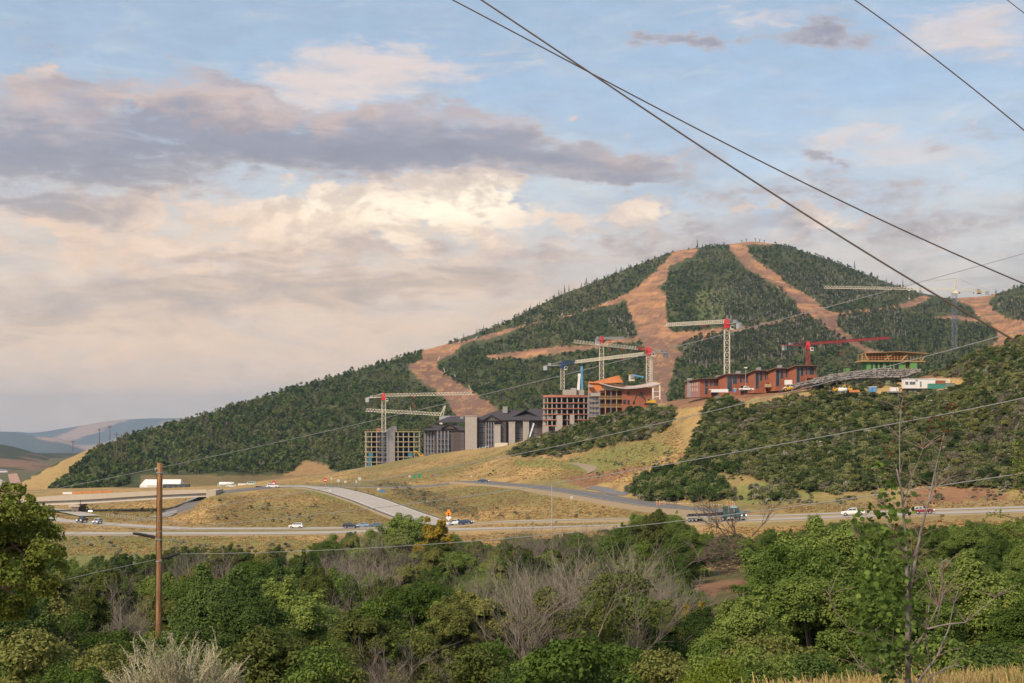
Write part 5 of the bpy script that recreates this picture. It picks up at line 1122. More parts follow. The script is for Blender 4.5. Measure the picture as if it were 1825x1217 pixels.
# ---- site offices, containers, toilets
def box_thing(name, label, cat, px0, px1, py0, py1, D, depth, m, fn=None, group=None):
    s = m_px(D); t = thing(name, label, cat, at((px0+px1)/2, py1, D), 0, group); Wm = (px1-px0)*s; H = (py1-py0)*s
    mb = MB(); mb.b2(-Wm/2, Wm/2, 0, depth, 0, H); mb.build('body', m, t)
    if fn: fn(t, Wm, H, s)
    return t
def ribs(mm, nr):
    def f(t, Wm, H, s):
        mb = MB()
        for i in range(nr): x = -Wm/2+(i+.5)*Wm/nr; mb.b2(x-Wm/nr*.22, x+Wm/nr*.22, -.07, 0, .1, H-.1)
        mb.build('ribs', mm, t)
        mb = MB(); mb.b2(-Wm/2-.05, Wm/2+.05, -.1, 2.5, H, H+.1); mb.b2(-Wm/2-.05, Wm/2+.05, -.1, 0, -.05, .1); mb.build('rail', mm, t)
    return f
def office(t, Wm, H, s):
    mb = MB(); mb.b2(-Wm/2-.15, Wm/2+.15, -.15, 4.2, H, H+.18); mb.build('roof', M_white, t)
    windows(t, [(-Wm*.43, H*.58), (-Wm*.29, H*.58), (-Wm*.20, H*.58)], 1.0, 1.0, -.03, M_frame, M_glass)
    mb = MB(); mb.b2(Wm*.0, Wm*.05, -.08, .02, .15*H, H*.75); d = mb.build('door', M_frame, t); mb = MB(); mb.b2(Wm*.042, Wm*.047, -.12, -.08, .42*H, .46*H); mb.build('handle', M_steel, d)
    mb = MB(); mb.b2(-Wm*.15, -Wm*.08, -.1, .0, H*.78, H*.93); mb.build('sign_board', M_scaf, t)
    mb = MB(); mb.b2(-Wm/2+.2, Wm/2-.2, .3, 3.6, -.9, -.02); mb.build('skirting', M_dark, t)
    mb = MB(); mb.b2(-Wm*.37, -Wm*.36, .5, .7, H+.18, H+.6); mb.build('vent_pipe', M_steel, t)
box_thing('site_office_trailer', 'long white site office trailer on the bench below the rock wall', 'site office', 1612, 1667, 675.5, 692, 505, 3.6, M_white, office)
box_thing('cream_site_cabin', 'cream site cabin half hidden behind the rust-red container', 'site cabin', 1658, 1694, 674.5, 686, 512, 3, M_cream, ribs(M_cream, 9))
box_thing('shipping_container', 'rust-red container on the site bench, behind the teal one', 'container', 1666, 1685, 678.5, 684.5, 508, 2.4, M_rustred, ribs(M_rustred, 8), 'containers beside the site office')
box_thing('shipping_container', 'teal container right of the long white office trailer', 'container', 1656.5, 1683, 684, 692.5, 500, 2.4, M_teal, ribs(M_teal, 10), 'containers beside the site office')
box_thing('shipping_container', 'grey-green container at the right end of the site bench', 'container', 1684, 1702, 683, 692, 506, 2.4, mat('greygreen_paint', (.15, .22, .20), .7, .1, .5), ribs(mat('greygreen_paint', (.15, .22, .20), .7, .1, .5), 7), 'containers beside the site office')
def toilet(t, Wm, H, s):
    mb = MB(); mb.b2(-Wm/2-.05, Wm/2+.05, -.05, 1.25, H, H+.18); mb.build('roof', M_white, t); mb = MB(); mb.b2(-Wm*.3, Wm*.3, -.05, 0, .15, H*.9); mb.build('door', mat('blue_toilet_door', (.14, .32, .55), .6, .05, 1), t)
MB_ = mat('blue_plastic', (.10, .25, .46), .5, .05, 1)
box_thing('portable_toilet', 'left one of the two blue portable toilets on the site bench', 'portable toilet', 1548.5, 1554, 690, 698.5, 500, 1.2, MB_, toilet, 'blue portable toilets'); box_thing('portable_toilet', 'right one of the two blue portable toilets on the site bench', 'portable toilet', 1555, 1562.5, 689.5, 698.5, 499, 1.2, MB_, toilet, 'blue portable toilets')
box_thing('portable_toilet', 'lone pale blue portable toilet before the lowest town houses', 'portable toilet', 1308, 1312.5, 693, 699, 570, 1.2, MB_, toilet)
box_thing('white_crate', 'white plastic-wrapped stack beside the portable toilets', 'crate', 1588, 1601, 690, 697, 500, 2.0, M_white, lambda t, W_, H, s: MB().b2(-W_*.8, W_*.6, -1, 2.3, -.5, -.01).build('pallet', M_concg, t) and None)
box_thing('wrapped_pallet', 'tall white wrapped pallet in front of the fourth town house', 'crate', 1400, 1412, 677, 685, 560, 2.5, M_white, lambda t, W_, H, s: MB().b2(-W_/2-.1, W_/2+.1, -.1, 2.6, -.3, -.01).build('pallet', M_timber, t) and None)
box_thing('lumber_stack', 'yellow lumber stack in the garage mouth of the middle town house', 'lumber stack', 1364, 1375, 684, 690, 585, 2.0, M_timber, lambda t, W_, H, s: [MB().b2(-W_/2, W_/2, -.1, 0, H*k/4+.05, H*(k+1)/4-.05).build('board_layer', M_yform, t) for k in range(4)] and None)
box_thing('pipe_bundle', 'low white bundle of pipes in front of the lowest town house', 'pipe bundle', 1268, 1298, 694.5, 699, 575, 1.6, M_white, lambda t, W_, H, s: [MB().cyl((-W_/2-R.random(), .2+.35*k, H+.12), (W_/2+R.random()-1, .2+.35*k, H+.12), .16, 6).build('pipe', M_white, t) for k in range(4)] and None)
# white membrane hall and the yard beyond the overpass
def hall():
    D = 960; s = m_px(D); t = thing('membrane_hall', 'white fabric storage hall beyond the overpass', 'hall', at(285, 873, D)); W2 = 36*s; L_ = 14
    prof = lambda x0, x1: [(x0, 0), (x0, 3.0), (x0+3.2, 6.6), (x1-1.0, 6.6), (x1, 3.6), (x1, 0)]
    mb = MB(); A = [(-W2, 0, -1), (-W2, 0, 2.6), (-W2+3, 5, 6.9), (W2, 5, 6.9), (W2, 0, 3.4), (W2, 0, -1)]
    mb._add([(-W2, 0, -1), (W2, 0, -1), (W2, 0, 3.0), (-W2, 0, 3.0), (-W2+2.2, 6, 6.9), (W2-.6, 6, 6.9), (-W2, 14, 3), (W2, 14, 3), (-W2, 14, -1), (W2, 14, -1)], [(0, 1, 2, 3), (3, 2, 5, 4), (4, 5, 7, 6), (6, 7, 9, 8), (3, 4, 6), (0, 3, 6, 8), (1, 9, 7, 2), (2, 7, 5)]); mb.build('membrane', M_white, t)
    mb = MB(); mb.b2(-W2*.62, -W2*.22, -.1, 0, -.9, 3.2); mb.build('door', M_cream, t)
    for i in range(9): m_ = MB(); x = -W2+2.2+i*(2*W2-3)/8; m_.bar((x, -.06, -1), (x, -.06, 3.0), .12); m_.bar((x, -.06, 3.0), (x, 5.95, 6.92), .12); m_.build('seam', mat('seam_white', (.58, .60, .62), .7, .05, 1), t)
hall()
box_thing('dark_trailer', 'dark grey flat-roofed trailer beside the white fabric hall', 'trailer', 290, 337, 863, 872, 930, 3, mat('charcoal_paint', (.05, .055, .06), .7, .1, .5), lambda t, W_, H, s: windows(t, [(-W_*.3, H*.5), (-W_*.1, H*.5), (W_*.1, H*.5), (W_*.3, H*.5)], 1.6, 1.2, -.03))
box_thing('container_office', 'pale green container office left of the parked tankers in the yard', 'container', 388, 420, 862, 868, 900, 2.5, M_cream, ribs(M_teal, 12))
box_thing('container_office', 'white container among the vehicles right of the yard', 'container', 424, 438, 862, 868, 905, 2.5, M_white, ribs(M_white, 6))
# ------------------------------------------------------------------ tower cranes
M_cwhite = mat('crane_cream_paint', (0.66, 0.61, 0.50), 0.6, 0.06, 0.3)
M_cred = mat('crane_red_paint', (0.50, 0.035, 0.04), 0.55, 0.08, 0.3)
M_cblue = mat('crane_navy_paint', (0.03, 0.06, 0.15), 0.5, 0.08, 0.3)
M_cgrey = mat('crane_grey_paint', (0.25, 0.27, 0.30), 0.6, 0.06, 0.3)
M_cw = mat('counterweight_concrete', (0.33, 0.36, 0.38), 0.9, 0.1, 0.5)
def lattice(mb, a, b, w, n, r, tri=False, up=Vector((0, 0, 1))):
    a, b = Vector(a), Vector(b); d = (b-a).normalized(); side = d.cross(up)
    if side.length < .01: side = Vector((1, 0, 0))
    side.normalize(); u = side.cross(d).normalized()
    if tri: C = [side*(-w/2), side*(w/2), u*(w*1.05)]
    else: C = [side*(-w/2)-u*(w/2), side*(w/2)-u*(w/2), side*(w/2)+u*(w/2), side*(-w/2)+u*(w/2)]
    k = len(C)
    for c in C: mb.bar(a+c, b+c, r*1.5)
    for i in range(n):
        p, q = a.lerp(b, i/n), a.lerp(b, (i+1)/n); m = a.lerp(b, (i+.5)/n)
        for j in range(k):
            c, e = C[j], C[(j+1) % k]
            if tri: mb.bar(p+c, m+e, r) if j == 1 else (mb.bar(q+e, m+c, r) if j == 2 else mb.bar(p+c, p+e, r)); (mb.bar(q+c, m+e, r) if j == 1 else (mb.bar(p+e, m+c, r) if j == 2 else None))
            else:
                (mb.bar(p+c, q+e, r) if i % 2 else mb.bar(p+e, q+c, r)); mb.bar(p+c, p+e, r*.8)
def crane(label, px, py_base, py_jib, D, jib_tip, cj_tip, m_mast=M_cwhite, m_top=M_cred, m_jib=M_cwhite, m_cj=None, red_root=0.0, w=2.0, apex=None, cabside=1, yoff=0.0):
    """jib_tip, cj_tip: (px, py, D) of the tips"""
    s = m_px(D); base = at(px, py_base, D); t = thing('tower_crane', label, 'crane', base); O = Vector(base); top = at(px, py_jib, D)-O
    r = 0.125
    mb = MB(); H = top.z; lattice(mb, (0, 0, 0), (0, 0, H-1.6), w, max(6, int(H/(w*1.15))), r); mb.build('mast', m_mast, t)
    mb = MB(); mb.b2(-w*.75, w*.75, -w*.75, w*.75, H-1.7, H-1.2); mb.b2(-w*.55, w*.55, -w*.55, w*.55, H-1.2, H+.1)
    if apex is None: mb.hull_prism([(-w*.6, -w*.6, H+.1), (w*.6, -w*.6, H+.1), (w*.6, w*.6, H+.1), (-w*.6, w*.6, H+.1)], [(-w*.3, -w*.3, H+2.6), (w*.3, -w*.3, H+2.6), (w*.3, w*.3, H+2.6), (-w*.3, w*.3, H+2.6)])
    mb.build('slewing_unit', m_top, t)
    A = Vector((0, 0, H+.6)); tip = at(*jib_tip)-O; ctip = at(*cj_tip)-O; L_ = (tip-A).length
    mb = MB(); st = A.lerp(tip, red_root) if red_root else A; lattice(mb, st, tip, 1.5, max(8, int((tip-st).length/2.1)), r*.9, True); j = mb.build('jib', m_jib, t)
    if red_root: mb = MB(); lattice(mb, A, st, 1.55, 4, r*1.2, True); mb.build('jib_root', m_top, t)
    q = A.lerp(tip, .35); mb = MB(); mb.b2(q.x-.7, q.x+.7, q.y-.7, q.y+.7, q.z-.9, q.z-.3); mb.build('trolley', m_top, j)
    mb = MB(); c0 = A+Vector((0, 0, -.3)); dd = (ctip-c0); sd_ = dd.cross(Vector((0, 0, 1))).normalized()*.75
    mb.bar(c0+sd_, ctip+sd_, .28); mb.bar(c0-sd_, ctip-sd_, .28)
    for i in range(8): p = c0.lerp(ctip, i/7); mb.bar(p+sd_, p-sd_, .2)
    mb.bar(A+Vector((0, 0, 2.2)), ctip, .16); mb.bar(A+Vector((0, 0, 2.2)), c0.lerp(ctip, .55), .16); cj = mb.build('counter_jib', m_cj or m_jib, t)
    e = c0.lerp(ctip, .9); M = dd.to_track_quat('X', 'Z').to_matrix(); mb = MB(); mb.box(e+Vector((0, 0, -1.3)), (2.4, 1.4, 2.6), M); mb.build('counterweight', M_cw, t)
    e = c0.lerp(ctip, .66); mb = MB(); mb.box(e+Vector((0, 0, .8)), (2.0, 1.2, 1.3), M); mb.build('winch', M_cgrey, t)
    cb = Vector((cabside*w*.9, -w*.7, H-1.6)); mb = MB(); mb.hull_prism([(cb.x-.8, cb.y-.8, cb.z-.9), (cb.x+.8, cb.y-.8, cb.z-.9), (cb.x+.8, cb.y+.8, cb.z-.9), (cb.x-.8, cb.y+.8, cb.z-.9)], [(cb.x-.8, cb.y-1.0, cb.z+1.0), (cb.x+.8, cb.y-1.0, cb.z+1.0), (cb.x+.8, cb.y+.8, cb.z+1.0), (cb.x-.8, cb.y+.8, cb.z+1.0)]); c = mb.build('cab', M_white, t)
    mb = MB(); mb.b2(cb.x-.6, cb.x+.6, cb.y-1.02, cb.y-.9, cb.z-.3, cb.z+.8); mb.build('cab_window', M_glass, c)
    h = A.lerp(tip, .35); mb = MB(); mb.bar(h+Vector((0, 0, -.9)), h+Vector((0, 0, -6)), .07); mb.box(h+Vector((0, 0, -6.3)), (.6, .6, .9)); mb.build('hook', m_top, j)
    if apex:
        ap = at(*apex)-O; mb = MB(); lattice(mb, (-.0, 0, H), ap, 1.3, 5, r); mb.build('apex_tower', m_jib, t)
        mb = MB(); mb.bar(ap, A.lerp(tip, .55)+Vector((0, 0, 1.5)), .12); mb.bar(ap, A.lerp(tip, .85)+Vector((0, 0, 1.5)), .1); mb.bar(ap, ctip, .12); mb.build('pendant_lines', M_cgrey, t)
    return t
crane('cream tower crane with a red head standing in the far left concrete frame', 684, 770, 708, 900, (842, 703, 880), (652, 709.5, 905), cj_tip if False else M_cwhite if False else M_cwhite, M_cred, M_cwhite, None, 0.0, 2.4)
crane('blue-headed tower crane rising behind the curved red-edged frame', 1002.5, 694, 651.5, 830, (1148, 633, 720), (969, 652, 835), M_cwhite, M_cblue, M_cwhite, M_cgrey, 0.18, 2.1)
crane('red-headed tower crane seen almost end-on above the orange building', 1072, 682, 607, 810, (1112, 604, 935), (1062, 604, 780), M_cwhite, M_cred, M_cwhite, M_cgrey, 0.0, 2.4, cabside=-1)
crane('red-headed tower crane on a double mast at the right of the orange building', 1156, 682, 627, 790, (1022, 611, 755), (1190, 629.5, 800), M_cwhite, M_cred, M_cwhite, None, 0.16, 2.6)
t_ = thing('mast_section', 'second cream lattice mast standing close beside the double-mast crane', 'crane mast', at(1160.5, 682, 792)); mb = MB(); lattice(mb, (0, 0, 0), (0, 0, 44*m_px(792)), 1.5, 9, .16); mb.build('mast', M_cwhite, t_)
crane('tall cream tower crane with red head behind the town houses', 1295.5, 672, 578, 640, (1187, 581.5, 700), (1319, 575, 630), M_cwhite, M_cred, M_cwhite, M_cgrey, 0.0, 2.3)
crane('all-red tower crane behind the topmost town house', 1440, 655, 617, 760, (1586, 604, 930), (1393, 615, 745), mat('faded_crane_red', (.36, .05, .05), .6, .1, .3), M_cred, mat('faded_crane_red', (.36, .05, .05), .6, .1, .3), M_cred, 0.0, 1.9)
crane('large pale tower crane with a raised apex standing in the forest gully at the right', 1701, 622, 519, 1010, (1469, 513.5, 1000), (1766, 519, 1015), mat('crane_blue_grey_mast', (.16, .19, .25), .6, .06, .3), M_cwhite, M_cwhite, M_cwhite, 0.0, 2.8, apex=(1705, 496, 1010))
# crane whose head is hidden behind the hotel roofs: only its jib shows
def far_jib():
    D = 950; t = thing('crane_jib', 'cream crane jib reaching left behind the lodge hotel roof', 'crane', at(790, 760, D)); O = Vector(t.location)
    mb = MB(); lattice(mb, at(786, 740.5, D)-O, at(652, 733, D)-O, 1.7, 26, .17, True); mb.build('jib', M_cwhite, t)
    mb = MB(); mb.bar(at(784, 742, D)-O, at(793, 723, D)-O, .6); mb.bar(at(789, 742, D)-O, at(794, 723, D)-O, .4); mb.bar(at(733, 737, D)-O, at(731, 725, D)-O, .25); mb.build('apex_frame', M_cwhite, t)
    mb = MB(); b = at(786, 743, D)-O; mb.b2(b.x-1, b.x+1, -1, 1, -12, b.z); mb.build('mast', M_cwhite, t)
    mb = MB(); b = at(800, 742, D)-O; mb.b2(b.x-5, b.x+4, -1.2, 1.2, b.z-.6, b.z+.4); mb.b2(b.x-6, b.x-2, -1.2, 1.2, b.z-2.6, b.z-.6); mb.build('counter_jib', M_cw, t)
far_jib()
# mobile booms on the site
def boom(name, label, a, b, D, m, w0, w1, cat='boom lift'):
    t = thing(name, label, cat, at(a[0], a[1], D)); O = Vector(t.location); p = Vector((0, 0, 0)); q = at(b[0], b[1], D)-O; k = p.lerp(q, .5)
    mb = MB(); mb.bar(p, k, w0); mb.build('lower_boom', m, t); mb = MB(); mb.bar(k, q, w1); mb.build('upper_boom', m, t)
    mb = MB(); mb.box(q+Vector((0, 0, .2)), (w0*1.1, w0*.9, w0*1.1)); mb.build('head', m, t); mb = MB(); mb.box(Vector((0, 0, -.9)), (w0*2.4, w0*1.6, 1.8)); mb.build('turntable', M_cgrey, t); return t
M_bblue = mat('sky_blue_paint', (.10, .34, .60), .5, .05, .5)
boom('telescopic_boom', 'thick white telescopic boom standing up from the curved concrete frame', (1030.5, 697), (1032.5, 669), 812, M_white, 1.5, 1.3)
boom('telescopic_boom', 'bright blue boom rising behind the white one at the curved frame', (1037.5, 697), (1036.5, 655), 820, M_bblue, 1.0, 1.3)
boom('telescopic_boom', 'leaning blue and white boom in front of the lodge hotel', (941, 784), (949, 755), 840, M_cblue, 1.2, 1.0); boom('telescopic_boom', 'white boom leaning beside the blue one in front of the lodge hotel', (943.5, 780), (951, 756), 839, M_white, .8, .8)
boom('roof_beam_lift', 'pale blue beam lying high above the orange building roof', (1127, 668), (1146, 672), 800, M_bblue, .8, .7, 'steel beam')
box_thing('roof_cabin', 'small cream cabin on the orange building roof between the two cranes', 'site cabin', 1121, 1131, 668, 679, 800, 2.5, M_cream, lambda t, W_, H, s: MB().b2(-W_/2-.3, W_/2+.3, -.3, 2.8, H, H+.3).build('roof', M_timber, t) and None)
# excavators and loaders
M_yel = mat('machine_yellow', (.60, .34, .03), .5, .06, .5); M_rub = mat('rubber', (.025, .025, .025), .85, .1, 1)
def excavator(label, px, py, D, flip=1, sc_=1.0, m=M_yel, arm=M_dark, reach=1.0):
    t = thing('excavator', label, 'excavator', at(px, py, D)); t.scale = (flip*sc_, sc_, sc_)
    for y in (-1.2, 1.2):
        mb = MB(); mb.prism([(-2, .0), (2, 0), (2.3, .45), (2, .9), (-2, .9), (-2.3, .45)], y-.3, y+.3); mb.build('track', M_rub, t)
    mb = MB(); mb.prism([(-1.2, 1.0), (2.4, 1.0), (2.6, 1.6), (2.3, 2.3), (.4, 2.4), (-1.2, 1.7)], -1.3, 1.3); mb.build('body', m, t)
    mb = MB(); mb.prism([(-1.5, 1.2), (0, 1.2), (0, 3.0), (-1.1, 3.0), (-1.5, 2.2)], -1.35, -.3); c = mb.build('cab', m, t); mb = MB(); mb.b2(-1.2, -.15, -1.4, -1.34, 1.9, 2.85); mb.build('cab_window', M_glass, c)
    mb = MB(); mb.prism([(-1.0, 1.6), (-3.2, 4.4), (-5.6*reach, 4.8), (-5.7*reach, 4.3), (-3.4, 3.8), (-1.4, 1.3)], -.25, .25); mb.build('boom', arm, t)
    mb = MB(); mb.prism([(-5.3*reach, 4.9), (-5.9*reach, 4.6), (-7.0*reach, 1.6), (-6.6*reach, 1.5)], -.2, .2); mb.build('stick', arm, t)
    mb = MB(); mb.prism([(-6.6*reach, 1.7), (-7.2*reach, 1.7), (-7.5*reach, .8), (-6.9*reach, .2), (-6.3*reach, .7)], -.5, .5); mb.build('bucket', M_rub, t); return t
excavator('yellow and black excavator reaching left in front of the orange building', 1158, 722, 715, 1, 1.15)
excavator('yellow excavator bent down beside the far left concrete frame', 752, 816, 870, 1, .95, M_yel, M_yel, .8); excavator('small orange-yellow excavator before the left wing of the lodge hotel', 772, 812, 865, -1, .8, M_yel, M_yel, .8)
excavator('yellow excavator digging behind the saddle crane at the right skyline', 1745, 523.5, 1900, 1, 1.2, M_yel, M_yel, .9)
excavator('small yellow digger among the machines left of the blue toilets', 1496, 697, 500, -1, .5, M_yel, M_yel, .7)
def loader(label, px, py, D, sc_=1.0, flip=1):
    t = thing('wheel_loader', label, 'loader', at(px, py, D)); t.scale = (flip*sc_, sc_, sc_)
    mb = MB(); mb.prism([(-1.0, .9), (2.4, .9), (2.4, 2.0), (.6, 2.0), (-1.0, 1.5)], -.9, .9); mb.build('body', M_yel, t)
    mb = MB(); mb.prism([(-.8, 1.5), (.6, 1.5), (.5, 3.1), (-.6, 3.1)], -.7, .7); c = mb.build('cab', M_yel, t); mb = MB(); mb.b2(-.55, .4, -.76, -.7, 2.0, 2.95); mb.build('cab_window', M_glass, c)
    for x in (-1.3, 1.6):
        for y in (-1.05, 1.05): mb = MB(); mb.cyl((x, y-.25, .7), (x, y+.25, .7), .75, 14); w = mb.build('wheel', M_rub, t); mb = MB(); mb.cyl((x, y-.27, .7), (x, y+.27, .7), .3, 10); mb.build('rim', M_yel, w)
    mb = MB(); mb.prism([(-.8, 1.6), (-2.8, .8), (-2.9, .5), (-.8, 1.2)], -.3, .3); mb.build('lift_arm', M_yel, t); mb = MB(); mb.prism([(-2.7, .2), (-3.6, .3), (-3.5, .1), (-2.9, -.0), (-2.6, 1.1)], -1.3, 1.3); mb.build('bucket', M_cgrey, t)
loader('yellow wheel loader in front of the white minibus', 1404, 697.5, 545, .85); loader('orange loader parked left of the white tank on the site bench', 1487, 699, 500, .6); loader('yellow loader parked right of the white tank on the site bench', 1515, 699, 498, .75, -1)
def tank(label, px, py, D, L_=3.0, r=.8, m=M_white):
    t = thing('storage_tank', label, 'tank', at(px, py, D)); mb = MB(); mb.tube([(-L_/2-.25, 0, r+.3), (-L_/2, 0, r+.3), (L_/2, 0, r+.3), (L_/2+.25, 0, r+.3)], [r*.5, r, r, r*.5], 14); mb.build('shell', m, t, True)
    for x in (-L_*.35, L_*.35): mb = MB(); mb.b2(x-.15, x+.15, -r*.8, r*.8, -.1, .5); mb.build('saddle', M_cgrey, t)
tank('white horizontal tank between the yellow loaders on the site bench', 1502, 700, 497, 2.6, .75)
tank('long white tanker body parked in the yard beyond the overpass', 404, 866, 890, 9, 1.1)
mb = MB()
t_ = thing('barrier', 'low bright orange barrier beside the yellow loader on the site bench', 'barrier', at(1523, 699, 497)); mb.prism([(-1.9, 0), (1.9, 0), (1.6, .9), (-1.7, .75)], -.3, .3); mb.build('panel', M_orsafe, t_); mb = MB(); mb.b2(-1.9, 1.9, -.5, .5, -.12, 0); mb.build('foot', M_rub, t_)
# ------------------------------------------------------------------ overpass
def overpass():
    t = thing('overpass_bridge', 'long concrete overpass spanning the highway at the left', 'bridge', gp(132, 545)); O = Vector(t.location)
    Dd = lambda px: float(np.interp(px, [-400, 40, 372], [640, 560, 543]))
    xs = [-400, -200, -60, 20, 54, 90, 130, 170, 210, 250, 290, 330, 368]
    top = lambda px: float(np.interp(px, [-400, 54, 110, 200, 276, 368], [930, 887.5, 882, 878.5, 874.5, 872]))
    mid = lambda px: float(np.interp(px, [-400, 46, 161, 276, 368], [937, 894.5, 890, 882.5, 878.5]))
    bot = lambda px: float(np.interp(px, [-400, 32, 143, 205, 276, 368], [947, 902.5, 898.3, 894.5, 890, 885]))
    def band(f0, f1, dy, thick, name, m):
        mb = MB()
        for a, b in zip(xs[:-1], xs[1:]):
            q = [at(a, f1(a), Dd(a)+dy)-O, at(b, f1(b), Dd(b)+dy)-O, at(b, f0(b), Dd(b)+dy)-O, at(a, f0(a), Dd(a)+dy)-O]; k = Vector((0, thick, 0)); mb.hull_prism(q, [v+k for v in q])
        return mb.build(name, m, t)
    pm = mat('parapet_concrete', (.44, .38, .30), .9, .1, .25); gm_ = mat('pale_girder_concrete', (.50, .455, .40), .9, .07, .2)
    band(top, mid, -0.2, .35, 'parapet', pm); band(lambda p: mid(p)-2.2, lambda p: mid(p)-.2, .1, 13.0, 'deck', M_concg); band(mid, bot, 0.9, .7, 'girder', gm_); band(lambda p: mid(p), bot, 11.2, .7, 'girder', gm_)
    band(lambda p: top(p)+.6, lambda p: mid(p)+.3, 13.0, .35, 'parapet', pm)
    # expansion joint and railing posts
    for px in (143.2, 46): mb = MB(); p = at(px, mid(px), Dd(px)+.85)-O; q = at(px, bot(px), Dd(px)+.85)-O; mb.bar(p, q, .14); mb.build('joint', M_dark, t)
    # pier
    D = Dd(132)+1; z0 = float(gz(132, D))-O.z-1; zt = at(132, bot(132), D).z-O.z
    x = lambda px: (px-CX)/F*D-O.x
    mb = MB(); mb.hull_prism([(x(127.5), D-O.y, z0), (x(139.5), D-O.y, z0), (x(139.5), D-O.y, zt-.9), (x(127.5), D-O.y, zt-.9)], [(x(127.5), D+10-O.y, z0), (x(139.5), D+10-O.y, z0), (x(139.5), D+10-O.y, zt-.9), (x(127.5), D+10-O.y, zt-.9)]); p = mb.build('pier', mat('dark_pier_concrete', (.20, .17, .14), .9, .2, .4), t)  # pier concrete is darker and more mottled than the parapet
    mb = MB(); mb.b2(x(122), x(142), D-O.y-.3, D-O.y+10.3, zt-1.0, zt-.02); mb.build('pier_cap', pm, p)
    mb = MB(); mb.b2(x(131.5), x(135), D-O.y-.05, D-O.y+.1, z0, zt-2.4); mb.build('painted_recess', M_dark, p)  # near-black slab on the pier face paints the shade of a hollow
    # abutment and slope paving
    mb = MB(); a = at(368, 878, 543)-O; b = at(386, 888, 544)-O; mb.b2(a.x, b.x, a.y-.4, a.y+13.5, b.z-2.5, a.z+.9); mb.build('abutment', pm, t)
    mb = MB(); 
    def on_slope(px, py, dz=.35): d = hitD(px, py, 478); return gp(px, d, dz)-O
    P = [(347, 887), (366, 886), (336, 903), (304, 921), (268, 924), (308, 905)]; q = [on_slope(*v) for v in P]; mb.hull_prism(q, [v-Vector((0, 0, 1.2)) for v in q]); mb.build('slope_paving', M_concg, t)
    mb = MB(); mb.tube([on_slope(290, 917, .8), on_slope(307, 911, .8), on_slope(325, 905.5, .8)], .42, 8); mb.build('drain_pipe', M_rub, t)
overpass()
def simple(name, label, cat, base, parts, group=None, rz=0):
    t = thing(name, label, cat, base, rz, group)
    for nm, mb, m in parts: mb.build(nm, m, t)
    return t
O_ = at(150, 879, 556); k = m_px(556)
t_ = thing('construction_barrier', 'low orange construction barrier on the overpass deck', 'barrier', O_)
for i in range(5):
    mb = MB(); a = at(112+i*18, 880.5-i*.7, 556)-O_; b = at(128.5+i*18, 880-i*.7, 556)-O_; mb.bar(a+Vector((0, 0, .35)), b+Vector((0, 0, .35)), .3, .8); mb.build('panel', M_orsafe if i > 0 else M_white, t_)
# ------------------------------------------------------------------ vehicles
_cp = {}
def cpaint(col):
    if col not in _cp: _cp[col] = mat('car_paint_%d' % len(_cp), col, 0.35, 0.03, 0.5, spec=.5)
    return _cp[col]
M_lamp = mat('headlight_glass', (.85, .85, .80), .2, .02, 1, emit=0.9); M_tail = mat('tail_light', (.35, .02, .02), .3, .02, 1)
PROF = {
 'suv': dict(L=4.7, W=1.9, body=[(-2.3, .38), (2.2, .38), (2.35, .6), (2.3, .95), (1.15, 1.12), (-2.3, 1.15), (-2.36, .7)], cab=[(-2.22, 1.14), (1.2, 1.10), (.45, 1.70), (-1.95, 1.74)], w=(-1.4, 1.42), r=.38),
 'sedan': dict(L=4.6, W=1.8, body=[(-2.25, .32), (2.15, .32), (2.28, .55), (2.1, .82), (1.0, .95), (-2.2, .98), (-2.28, .6)], cab=[(-1.8, .97), (1.0, .94), (.2, 1.42), (-1.1, 1.44)], w=(-1.35, 1.38), r=.33),
 'pickup': dict(L=5.8, W=2.0, body=[(-2.9, .55), (2.75, .5), (2.9, .75), (2.85, 1.12), (1.4, 1.22), (-2.88, 1.18), (-2.92, .8)], cab=[(-1.0, 1.2), (1.45, 1.2), (.75, 1.86), (-.85, 1.88)], w=(-1.75, 1.85), r=.42),
 'van': dict(L=6.2, W=2.1, body=[(-3.1, .45), (2.9, .42), (3.1, .7), (2.85, 1.25), (2.3, 1.45), (-3.1, 1.45)], cab=[(-3.08, 1.44), (2.35, 1.44), (1.6, 2.45), (-3.0, 2.55)], w=(-2.0, 2.05), r=.38)}
def road_pose(px, table, off=0.0, lift=.28, rev=False):
    f = lambda p: Vector(((p-CX)/F*float(np.interp(p, table[:, 0], table[:, 1])), float(np.interp(p, table[:, 0], table[:, 1])), 0))
    a, b = f(px-14), f(px+14); d = (b-a).normalized(); c = f(px)+Vector((-d.y, d.x, 0))*off; c.z = gxy(c.x, c.y)+lift
    h = lambda v: gxy(v.x, v.y); s_ = (h(c+d*3)-h(c-d*3))/6
    return c, math.atan2(d.y, d.x)+(math.pi if rev else 0), math.atan(s_)*(-1 if rev else 1)
